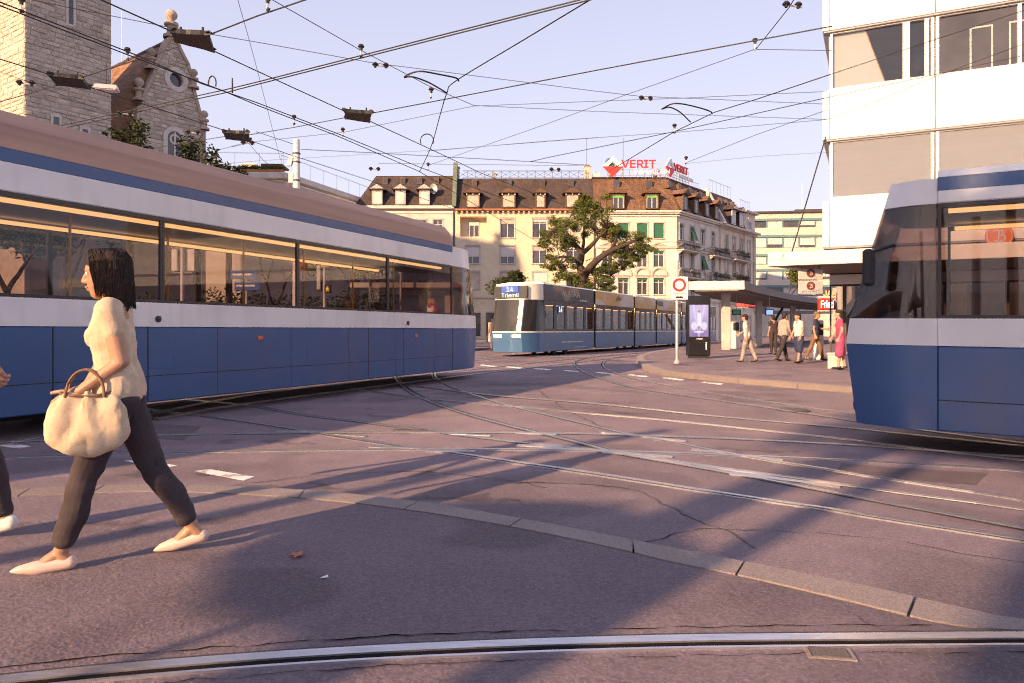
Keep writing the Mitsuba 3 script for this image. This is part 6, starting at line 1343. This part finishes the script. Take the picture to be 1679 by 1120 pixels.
LM = [(962, 345, 16), (945, 338, 15), (975, 336, 14), (985, 350, 15), (950, 355, 14), (930, 360, 15), (915, 362, 13), (972, 362, 15), (993, 366, 16), (1008, 372, 15), (1022, 378, 15), (1002, 386, 13), (1030, 392, 15), (1044, 396, 13), (1052, 404, 11), (1036, 408, 13), (1056, 415, 9), (912, 378, 14), (900, 390, 13), (922, 386, 13), (940, 374, 13), (935, 396, 13), (908, 402, 14), (925, 405, 12), (892, 400, 9), (960, 378, 12), (985, 376, 13),
      (1012, 400, 12), (1022, 420, 12), (1040, 422, 10), (1004, 420, 9), (1028, 434, 9), (985, 440, 11), (998, 446, 11), (1010, 438, 10), (975, 448, 9), (1000, 458, 9), (985, 462, 10), (905, 420, 11), (915, 432, 12), (930, 440, 12), (900, 438, 10), (938, 452, 13), (920, 452, 12), (945, 466, 12), (965, 470, 11), (985, 474, 10), (1003, 470, 8), (955, 328, 9), (968, 326, 8)]
cs, rs = [], []
for x, y, r in LM:
    for _ in range(4): cs.append(P(x+rng.normal(0, r*.42), y+rng.normal(0, r*.36), Yt)+[0, rng.normal(0, 1.3), 0]); rs.append(r*Yt/F*.78)
m = MB()
for c_ in cs:
    base_c = min((P(x, y, Yt)+[0, dy, 0] for x, y, dy in [(943, 398, .9), (938, 385, 1.2), (981, 390, -.4), (994, 378, -.8), (998, 414, -1.2), (1022, 404, -1.6), (1044, 396, -1.8), (1010, 370, .5), (1006, 448, 1.4), (960, 378, 1.6), (962, 352, 1.8), (918, 382, -.5), (905, 380, -1), (915, 425, -1.8), (900, 430, -2.2), (934, 424, -1), (985, 440, 1), (957, 455, 0)]), key=lambda q: np.linalg.norm(q-c_))
    mid = (base_c+c_)/2+rng.normal(0, .15, 3); m.tube([base_c, mid, c_], [.045, .03, .012], 4, caps=False)
kk = put(k+'__twigs', m, 'bark', smooth=True); labels[kk] = {'kind': 'stuff'}
kk = put(k+'__crown', leaf_cloud(cs, rs, 170, .085, .62), 'leaf'); labels[kk] = {'kind': 'stuff'}
# park trees behind the left tram
g = 'trees in the park behind the left tram'
for i, (px, Y, h, mat, lab) in enumerate(((40, 31, 9.2, 'leaf_dark', 'dark park tree behind the tower end of the left tram, leftmost'), (130, 34, 8.8, 'leaf_dark', 'dark park tree below the tower windows'), (450, 46, 8.4, 'leaf_dark', 'dark park tree behind the blue direction boards'), (560, 55, 8.6, 'leaf', 'lighter round tree right of the amber signal'), (800, 66, 7.4, 'leaf_dark', 'small dark tree between the left tram and the route tram'))):
    b = P(px, 541, Y); b[2] = .12; tree(lab, b, h, .75, 40+i, 4, .22, 120, .95, .15, mat, group=None, first=.30)
for px, Y, cz, rad, lab, sd in ((212, 33, 9.0, (1.3, 1.1, 1.55), 'dark park tree topping the left tram roof at the left foot of the gable', 31), (322, 35, 8.75, (1.15, 1.1, 1.5), 'dark park tree topping the left tram roof at the right foot of the gable', 32), (374, 37, 8.6, (1.05, 1.0, 1.1), 'low dark park tree topping the left tram roof beside the roof terrace', 33)):
    b = P(px, 541, Y); b[2] = .12; plane_tree(lab, b, 5.4, cz, rad, 75, sd, 'leaf_dark', .11, .48, 26)
hm = []
for px in range(-60, 640, 26): hm.append(P(px, 541, 50+4*rng.random())*[1, 1, 0]+[0, 0, 1.0+.7*rng.random()])
one('park_hedge', leaf_cloud(hm+[q+[0, 0, 1.4] for q in hm[::2]], 1.5, 420, .14), 'leaf_dark', 'long dark hedge along the park seen through the left tram windows', 'hedge')
# tree behind the shelter
b = P(1268, 541, 70); b[2] = .12; tree('low green tree above the far shelter roof', b, 7.2, .8, 61, 3, .18, 120, .9, .14, 'leaf', first=.42)

# ================================================================ WHAT STANDS BEHIND THE CAMERA (it throws the long shadows)
def sunpos(t, e): return np.array([-.64*t+.77*e, -.77*t-.64*e, 0])
for i, (t, e, n, lab) in enumerate(((11.2, -2.3, 190, 'tall street tree behind the camera, leftmost of the row'), (11.0, -.3, 190, 'second tall street tree of the row behind the camera'), (11.4, 1.9, 170, 'third tall street tree of the row behind the camera'), (12.4, 4.6, 150, 'rightmost tall street tree of the row behind the camera'))):
    b = sunpos(t, e); b[2] = .05; plane_tree(lab, b, 6.0, 8.5, (1.15, 1.15, 2.0), n, 90+i)
b = sunpos(4.4, -2.75); b[2] = .05; k = thing('cafe_parasol', 'round cream cafe parasol behind the camera', 'parasol')
put(k+'__pole', MB().tube([b, b+[0, 0, 3.05]], .03, 8), 'alu'); put(k+'__canopy', MB().lathe([(1.18, 2.50), (1.18, 2.62), (.6, 2.86), (0, 3.05)], b*[1, 1, 0], 10), 'cloth_cream'); put(k+'__foot', MB().lathe([(.35, 0), (.35, .1), (0, .12)], b, 16), 'concrete')
for i, (t, e, h) in enumerate(((5.2, -2.16, 5.2), (5.8, -1.66, 4.8), (6.4, .35, 4.6), (6.2, -4.5, 5.0))):
    b = sunpos(t, e); b[2] = .05; k = thing('lamp_post', ('first', 'second', 'third', 'fourth')[i]+' grey post of the stop behind the camera', 'pole'); rawpole(k, b, h, .12)
# ================================================================ PEOPLE
def sph(c, r): return m3.Manifold.sphere(float(r), 14).translate([float(x) for x in c])
def bone(a, ra, b, rb): return m3.Manifold.batch_hull([sph(a, ra), sph(b, rb)])
def blob(bones, res=.02, it=8):
    m = m3.Manifold.batch_boolean([bone(*b) for b in bones], m3.OpType.Add).refine_to_length(res).to_mesh()
    t = trimesh.Trimesh(m.vert_properties[:, :3], m.tri_verts, process=True)
    trimesh.smoothing.filter_taubin(t, .5, .53, iterations=it); return t
def rot(axis, deg):
    return trimesh.transformations.rotation_matrix(math.radians(deg), axis)[:3, :3]
def person(label, at, heading, h=1.70, legs=((18, 8), (-20, 6)), arms=((-8, 30, 6), (10, 20, 6)), top='cloth_white', bottom='cloth_navy', shoe='shoe_dark', hair='hair_dark', sleeve=.55, skirt=None, hem=.93, ankle=False, skin='skin', long_hair=False, detail=False, group=None, lean=3, stance=1, look=0, female=False, res=.03):
    k = thing('person', label, 'person', group); s = h/1.70; nd = lambda *a: np.array(a, float)
    fr = lambda v: np.asarray(v, float) @ np.array([[math.cos(heading), math.sin(heading), 0], [-math.sin(heading), math.cos(heading), 0], [0, 0, 1]])+at
    sw = (.165 if not female else .145)*s; hw = .088*s
    J = {}
    up = rot([0, 1, 0], lean)
    J['hipc'] = nd(0, 0, 0)
    for i, (n_, sg) in enumerate((('l', 1), ('r', -1))):
        th, kb = legs[i]; hip = nd(0, sg*hw, 0); d1 = nd(math.sin(math.radians(th)), 0, -math.cos(math.radians(th))); kn = hip+d1*.425*s
        a2 = th-kb; d2 = nd(math.sin(math.radians(a2)), -sg*.02, -math.cos(math.radians(a2))); an = kn+d2*.40*s
        fp = 0 if (i == 0) == (stance == 1) else (-14 if th < 0 else 12)
        J['hip'+n_], J['kn'+n_], J['an'+n_] = hip, kn, an
        fd = nd(math.cos(math.radians(fp)), sg*.12, math.sin(math.radians(fp))); J['he'+n_] = an+nd(-.045, 0, -.055)*s; J['ba'+n_] = an+nd(0, 0, -.062)*s+fd*.10*s; J['to'+n_] = J['ba'+n_]+fd*.075*s
    low = min(J['he'+n_][2] if legs[i][0] >= 0 else J['to'+n_][2] for i, n_ in enumerate('lr')); low = min(low, J['hel'][2], J['her'][2], J['bal'][2], J['bar'][2])
    lift = -low+.026*s
    P_ = lambda x, y, z: up @ (nd(x, y, z)*s)
    J['waist'], J['chest'], J['neck'], J['head'] = P_(0, 0, .17), P_(.012, 0, .36), P_(-.01, 0, .535), P_(.018, 0, .665)
    for i, (n_, sg) in enumerate((('l', 1), ('r', -1))):
        pt, eb, ab = arms[i]; sh = P_(-.005, sg*sw/s, .475); J['sh'+n_] = sh
        d = nd(math.sin(math.radians(pt)), sg*math.sin(math.radians(ab)), -math.cos(math.radians(pt))); d = unit(d); el = sh+d*.275*s
        a2 = pt+eb; d2 = unit(nd(math.sin(math.radians(a2)), sg*math.sin(math.radians(ab*.3)), -math.cos(math.radians(a2)))); wr = el+d2*.245*s
        J['el'+n_], J['wr'+n_], J['fd'+n_] = el, wr, d2
    for q in J:
        if not q.startswith('fd'): J[q] = J[q]+nd(0, 0, lift)
    B = []
    q = lambda a, ra, b, rb: B.append((a, ra*s, b, rb*s))
    for sg, n_ in ((1, 'l'), (-1, 'r')):
        y = nd(0, sg, 0); hp, kn, an = J['hip'+n_], J['kn'+n_], J['an'+n_]
        q(hp+nd(-.01, 0, .02), .088, kn, .054); q(kn, .052, kn*.6+an*.4+nd(-.015, 0, 0), .050); q(kn*.6+an*.4+nd(-.015, 0, 0), .049, an, .034)
        q(an, .034, J['he'+n_], .030); q(an+nd(.02, 0, -.01), .032, J['ba'+n_], .027); q(J['he'+n_], .028, J['ba'+n_], .030); q(J['ba'+n_], .030, J['to'+n_], .018)
        q(hp+nd(0, -sg*.02, .06), .092, J['waist']+y*.06*s, .078); q(J['waist']+y*.06*s, .078, J['chest']+y*.075*s, .088); q(J['chest']+y*.075*s, .088, J['sh'+n_]-y*.03*s, .056)
        q(J['sh'+n_], .052, J['el'+n_], .040); q(J['el'+n_], .039, J['wr'+n_], .026); q(J['sh'+n_]-y*.03*s, .05, J['neck'], .052)
    q(J['hipl']+nd(0, 0, .03), .085, J['hipr']+nd(0, 0, .03), .085); q(J['waist'], .09, J['chest'], .10); q(J['chest']+nd(.0, 0, .08*s), .085, J['neck'], .055)
    hd = J['head']; R_ = rot([0, 0, 1], look); f_ = lambda x, y, z: hd+(up @ R_ @ (nd(x, y, z)*s))
    q(J['neck'], .052, f_(-.012, 0, -.06), .052)
    q(f_(-.025, 0, .035), .083, f_(.022, 0, .03), .078); q(f_(.03, 0, -.02), .064, f_(.045, 0, -.085), .038); q(f_(.02, 0, .02), .076, f_(.058, 0, -.08), .026); q(f_(-.02, 0, .0), .074, f_(.02, 0, -.06), .05)
    q(f_(.090, 0, .020), .011, f_(.108, 0, -.022), .013); q(f_(.085, 0, -.022), .02, f_(.104, 0, -.026), .012); q(f_(.078, 0, -.055), .02, f_(.082, 0, -.062), .018); q(f_(.075, -.03, .036), .018, f_(.075, .03, .036), .018)
    for sg in (1, -1): q(f_(-.005, sg*.078, .015), .012, f_(.004, sg*.080, -.025), .010)
    # hands
    for i, (sg, n_) in enumerate(((1, 'l'), (-1, 'r'))):
        wr, d = J['wr'+n_], J['fd'+n_]; side = unit(np.cross(d, nd(0, sg, 0))); side = side if side[0] > 0 or abs(side[0]) < .3 else -side   # towards the thumb
        nrm = unit(np.cross(side, d))*sg; nrm = nrm if nrm[1]*sg < 0 else -nrm
        pc = wr+d*.085*s
        for t in (-.030, 0, .030): q(wr+side*t*.5*s, .020, pc+side*t*s, .0135)
        if detail or res <= .02 or True:
            cu = 22 if not detail else 30
            for j, (t, L) in enumerate(((.034, .066), (.012, .074), (-.011, .069), (-.033, .054))):
                p = pc+side*t*s; dd = d.copy()
                for m_, fl in enumerate((.46, .31, .26)):
                    ax = np.cross(dd, nrm); dd = trimesh.transformations.rotation_matrix(math.radians(cu*(.6+.4*m_+.12*j)), ax)[:3, :3] @ dd
                    p2 = p+dd*L*fl*1.1*s; q(p, .0095-.0008*m_, p2, .0088-.0009*m_); p = p2
            p = wr+d*.028*s+side*.022*s; dd = unit(d*.75+side*.75+nrm*.15)
            for m_, L in enumerate((.036, .030, .024)): p2 = p+dd*L*s; q(p, .012-.001*m_, p2, .0105-.001*m_); p = p2; dd = unit(dd+d*.35+nrm*.2)
    put(k+'__body', (lambda t: MB().add(fr(t.vertices), t.faces))(blob(B, .012 if detail else res)), skin, smooth=True)
    def cloth(key, bones, mat, it=10, r_=None):
        t = blob([(a, ra*s, b, rb*s) for a, ra, b, rb in bones], r_ or (.012 if detail else res), it)
        if key != 'hair':          # creases that run round the limbs
            w_ = meshkit.fbm(t.vertices*[9, 9, 17]+meshkit.fbm(t.vertices*3.0, 2, 8)[:, None]*3, 3, 4)-.5; t.vertices = t.vertices+t.vertex_normals*(w_*(.020 if detail else .03))[:, None]
        put(k+'__'+key, MB().add(fr(t.vertices), t.faces), mat, smooth=True)
    # trousers or skirt
    bs = []
    for sg, n_ in ((1, 'l'), (-1, 'r')):
        hp, kn, an = J['hip'+n_], J['kn'+n_], J['an'+n_]
        bs.append((hp+nd(0, -sg*.015, .10), .098, hp+nd(-.01, 0, 0), .106))
        if skirt:
            bs.append((hp, .108, hp+(kn-hp)*.55*skirt+nd(0, sg*.03, 0), .115)); bs.append((hp+(kn-hp)*.55*skirt, .112, hp+(kn-hp)*skirt+nd(0, sg*.045, 0), .12))
        else:
            e = kn+(an-kn)*(.80 if ankle else .93); bs += [(hp, .104, kn, .070), (kn, .070, kn*.55+an*.45+nd(-.012, 0, 0), .066), (kn*.55+an*.45+nd(-.012, 0, 0), .066, e, .058)]
    bs.append((J['hipl']+nd(0, 0, .10), .095, J['hipr']+nd(0, 0, .10), .095))
    if skirt: bs.append((J['hipl']*.5+J['hipr']*.5+(J['knl']+J['knr']-J['hipl']-J['hipr'])*.5*skirt*.9, .13, J['hipl']*.5+J['hipr']*.5, .11))
    cloth('skirt' if skirt else 'trousers', bs, bottom)
    bs = []
    for sg, n_ in ((1, 'l'), (-1, 'r')):
        y = nd(0, sg, 0); w_, c_, sh = J['waist']+y*.06*s, J['chest']+y*.075*s, J['sh'+n_]
        bs += [(J['hip'+n_]+nd(0, -sg*.010, .045*s), .119, J['hip'+n_]+nd(0, -sg*.012, .11*s), .112), (J['hip'+n_]+nd(0, -sg*.012, .11*s), .112, w_, .094), (w_, .094, c_, .102), (c_, .102, sh-y*.03*s, .068), (sh-y*.035*s, .062, J['neck']-nd(0, 0, .035*s), .062)]
        e = sh+(J['el'+n_]-sh)*min(1, sleeve); bs.append((sh, .066, e, .056))
        if sleeve > 1: bs.append((e, .054, J['el'+n_]+(J['wr'+n_]-J['el'+n_])*(sleeve-1), .044))
    bs += [(J['waist'], .102, J['chest'], .113), (J['hipl']+nd(0, 0, .05*s), .112, J['hipr']+nd(0, 0, .05*s), .112)]
    if female: bs += [(J['chest']+nd(.05, .06, -.02)*s, .07, J['chest']+nd(0, .05, .03)*s, .08), (J['chest']+nd(.05, -.06, -.02)*s, .07, J['chest']+nd(0, -.05, .03)*s, .08)]
    cloth('top', bs, top)
    for n_ in 'lr':
        a, h_, b_, t_ = J['an'+n_], J['he'+n_], J['ba'+n_], J['to'+n_]
        bs = [(h_+nd(0, 0, .006), .037, b_, .037), (b_, .037, t_, .022)]
        if shoe == 'shoe_pink': bs.append((t_, .022, t_+(t_-b_)*.45+nd(0, 0, -.004), .007))
        else: bs.append((h_+nd(0, 0, .02), .036, a+nd(.03, 0, -.03), .034))
        kk_ = name(k+'__shoe'); put(kk_, (lambda t: MB().add(fr(t.vertices), t.faces))(blob([(p, r*s, p2, r2*s) for p, r, p2, r2 in bs], .012 if detail else res*.7, 5)), shoe, smooth=True)
    bs = [(f_(-.032, 0, .045), .089, f_(.012, 0, .058), .080), (f_(-.045, 0, .0), .080, f_(-.05, 0, -.04), .06), (f_(.035, .02, .078), .05, f_(-.03, .03, .07), .07), (f_(.035, -.02, .078), .05, f_(-.03, -.03, .07), .07)]
    if long_hair: bs += [(f_(-.05, .03, -.01), .05, f_(-.052, .03, -.15), .036), (f_(-.05, -.03, -.01), .05, f_(-.052, -.03, -.15), .036), (f_(-.055, 0, -.02), .055, f_(-.062, 0, -.17), .04)]
    cloth('hair', bs, hair, 4, .012 if detail else res*.8)
    if detail:                  # strands of hair over the cap
        m = MB(); r_ = np.random.default_rng(8); ln = .20 if long_hair else .075
        for _ in range(1300):
            ph = r_.uniform(-2.25, 2.25); x0 = r_.uniform(-.05, .07); pts = []
            rr_ = .098+.006*r_.random(); wv2 = r_.uniform(0, 6.28); L_ = ln*(.7+.5*r_.random())*(1 if abs(ph) < 1.75 or not long_hair else .75)
            ex_, ey_ = -math.cos(ph), math.sin(ph)
            for t_ in np.linspace(0, 1, 9):
                if t_ < .55: a_ = t_/.55*1.45; p_ = (x0*(1-t_/.55)+ex_*rr_*1.12*math.sin(a_)-.012, ey_*rr_*math.sin(a_), .045+rr_*math.cos(a_))
                else: q_ = (t_-.55)/.45; p_ = (ex_*rr_*1.12*(1-.10*q_)-.012-.012*q_, ey_*rr_*(1-.12*q_), .054-L_*q_)
                pts.append(f_(p_[0]+.004*math.sin(wv2+t_*9), p_[1]+.004*math.cos(wv2+t_*8), p_[2]))
            m.tube(pts, [.0021]*8+[.0008], 3, caps=False, fr=fr)
        kk_ = put(k+'__hair__strands', m, hair, smooth=True); labels[kk_] = {'kind': 'stuff'}
    if detail:
        for sg in (1, -1):
            put(k+'__eye', MB().mesh(trimesh.creation.icosphere(2, .0115*s)).add(np.zeros((3, 3)), [[0, 1, 2]]) if False else (lambda t: MB().add(fr(t.vertices+f_(.080, sg*.031, .016)), t.faces))(trimesh.creation.icosphere(2, .0125*s)), 'eye_white', smooth=True)
            put(k+'__iris', (lambda t: MB().add(fr(t.vertices+f_(.0885, sg*.031, .016)), t.faces))(trimesh.creation.icosphere(1, .0056*s)), 'shoe_dark')
        put(k+'__lips', (lambda t: MB().add(fr(t.vertices), t.faces))(blob([(f_(.092, -.016, -.056), .006*s, f_(.098, 0, -.055), .007*s), (f_(.098, 0, -.055), .007*s, f_(.092, .016, -.056), .006*s)], .006, 2)), 'lip', smooth=True)
    J = {n_: (fr(v) if not n_.startswith('fd') else v) for n_, v in J.items()}
    return k, J, fr, s
# the woman striding left in the foreground
Yw = 3.80; wx = (196-CX)/F*Yw
hd_ = math.atan2(-.30, -.954)
wk, J, wf, ws = person('woman striding left in the foreground, cream top, dark cropped trousers, pale pointed loafers', [wx, Yw, .05], hd_, 1.64, legs=((21, 5), (-21, 10)), arms=((-14, 66, 5), (16, 14, 5)), top='cloth_cream', bottom='cloth_dark', shoe='shoe_pink', hair='hair_dark', sleeve=.40, ankle=True, skin='skin_tan', long_hair=True, detail=True, lean=4, female=True, stance=1)
# her crumpled cloth bag, hung over the forearm
hb = J['wrl']*.62+J['ell']*.38; k = thing('cloth_bag', 'crumpled cream cloth bag hanging from the forearm of the striding woman', 'bag')
t = trimesh.creation.icosphere(6, 1.0); p_ = t.vertices
v = np.sign(p_)*np.abs(p_)**np.array([.62, .8, .60])*[.185, .070, .140]
wq = (p_[:, 2]+1)/2; v[:, 0] *= 1.06-.30*wq**2; v[:, 1] *= 1.25-.75*wq                      # gathered at the mouth, full at the bottom
v[:, 2] += .022*np.abs(p_[:, 0])**2-.03*(1-np.abs(p_[:, 0]))*(1-wq)
fo = np.sin(v[:, 0]*46+4*meshkit.fbm(v*[6, 6, 3], 3, 2)+v[:, 2]*14*np.sign(v[:, 0])); fo2 = meshkit.fbm(v*[14, 14, 9]+4, 3, 5)-.5
v = v+t.vertex_normals*(.015*fo*(.25+.75*wq)+.030*fo2)[:, None]
fbg = Frame(hb+[-.03, -.02, -.20], [math.cos(hd_), math.sin(hd_), 0], [-math.sin(hd_), math.cos(hd_), 0])
put(k+'__pouch', MB().add(fbg(v), t.faces), 'cloth_cream', smooth=True)
a = np.linspace(0, 2*math.pi, 40); put(k+'__hem', MB().tube(fbg(np.stack([.112*np.cos(a), .030*np.sin(a)+.004*np.sin(7*a), .128+.016*np.cos(a)**2+.003*np.sin(11*a)], 1)), .007, 6, caps=False), 'cloth_brown', smooth=True)
for dy in (-.030, .030):
    a = np.linspace(0, math.pi, 18); put(k+'__strap', MB().tube(fbg(np.stack([.085*np.cos(a), dy*(1-.5*np.sin(a)), .12+.135*np.sin(a)], 1)), .0075, 6), 'cloth_brown', smooth=True)
# the man at the left edge: forearm with a watch, one white shoe
Ye = 4.12; ex = (-66-CX)/F*Ye
mk, Jm, mf, ms = person('man cut off by the left edge, hanging forearm with dark wristwatch, white shoe', [ex, Ye, .05], math.pi*1.02, 1.78, legs=((14, 4), (-9, 6)), arms=((-36, 3, 8), (18, 15, 6)), top='cloth_navy', bottom='cloth_dark', shoe='shoe_white', hair='hair_dark', sleeve=.6, skin='skin_tan', detail=True, lean=3, stance=1)
w1, w2 = Jm['wrl'], Jm['ell']; ax = unit(w2-w1)
put(mk+'__watch', MB().tube([w1+ax*.012, w1+ax*.040], .036, 14), 'black_rubber', smooth=40); labels[mk+'__watch'] = {'label': 'dark wristwatch'}
# people farther off
def far(label, px, Y, heading, **kw):
    z = .12; p = P(px, 541, Y); return person(label, [p[0], p[1], z+float(gz(p[0], p[1]))], heading, res=.045, **kw)
far('person in beige trousers and pale top walking under the shelter beside the first column', 1226, 25.5, 2.6, h=1.68, lean=7, arms=((-16, 20, 6), (18, 40, 8)), top='cloth_white', bottom='cloth_grey', legs=((16, 6), (-14, 10)))
far('person in dark navy skirt and white top walking before the shelter', 1310, 24.5, 3.4, h=1.66, top='cloth_white', bottom='cloth_navy', skirt=1.05, long_hair=True, female=True, legs=((8, 4), (-8, 6)))
far('person in grey shirt and dark trousers walking left of the navy skirt', 1284, 26.5, .4, h=1.78, lean=6, top='cloth_grey', bottom='cloth_dark', legs=((20, 6), (-18, 12)))
far('fair haired person in navy top and brown trousers right of the navy skirt', 1337, 27.0, -.5, h=1.82, arms=((14, 70, 6), (-10, 20, 8)), top='cloth_navy', bottom='cloth_brown', legs=((18, 5), (-16, 10)), hair='hair_fair')
far('person in dark clothes standing deep under the shelter', 1268, 33, 1.8, h=1.75, top='cloth_dark', bottom='cloth_dark', legs=((3, 2), (-3, 2)))
far('woman in a pink dress beside the white bench at the right tram cab', 1378, 20.6, 2.9, h=1.66, top='cloth_pink', bottom='cloth_pink', skirt=1.1, long_hair=True, female=True, legs=((7, 4), (-6, 6)))
far('person in cream shirt and light shorts waiting left of the route tram', 808, 39.5, -1.7, h=1.76, top='cloth_cream', bottom='cloth_white', skirt=.95, legs=((3, 2), (-3, 2)))
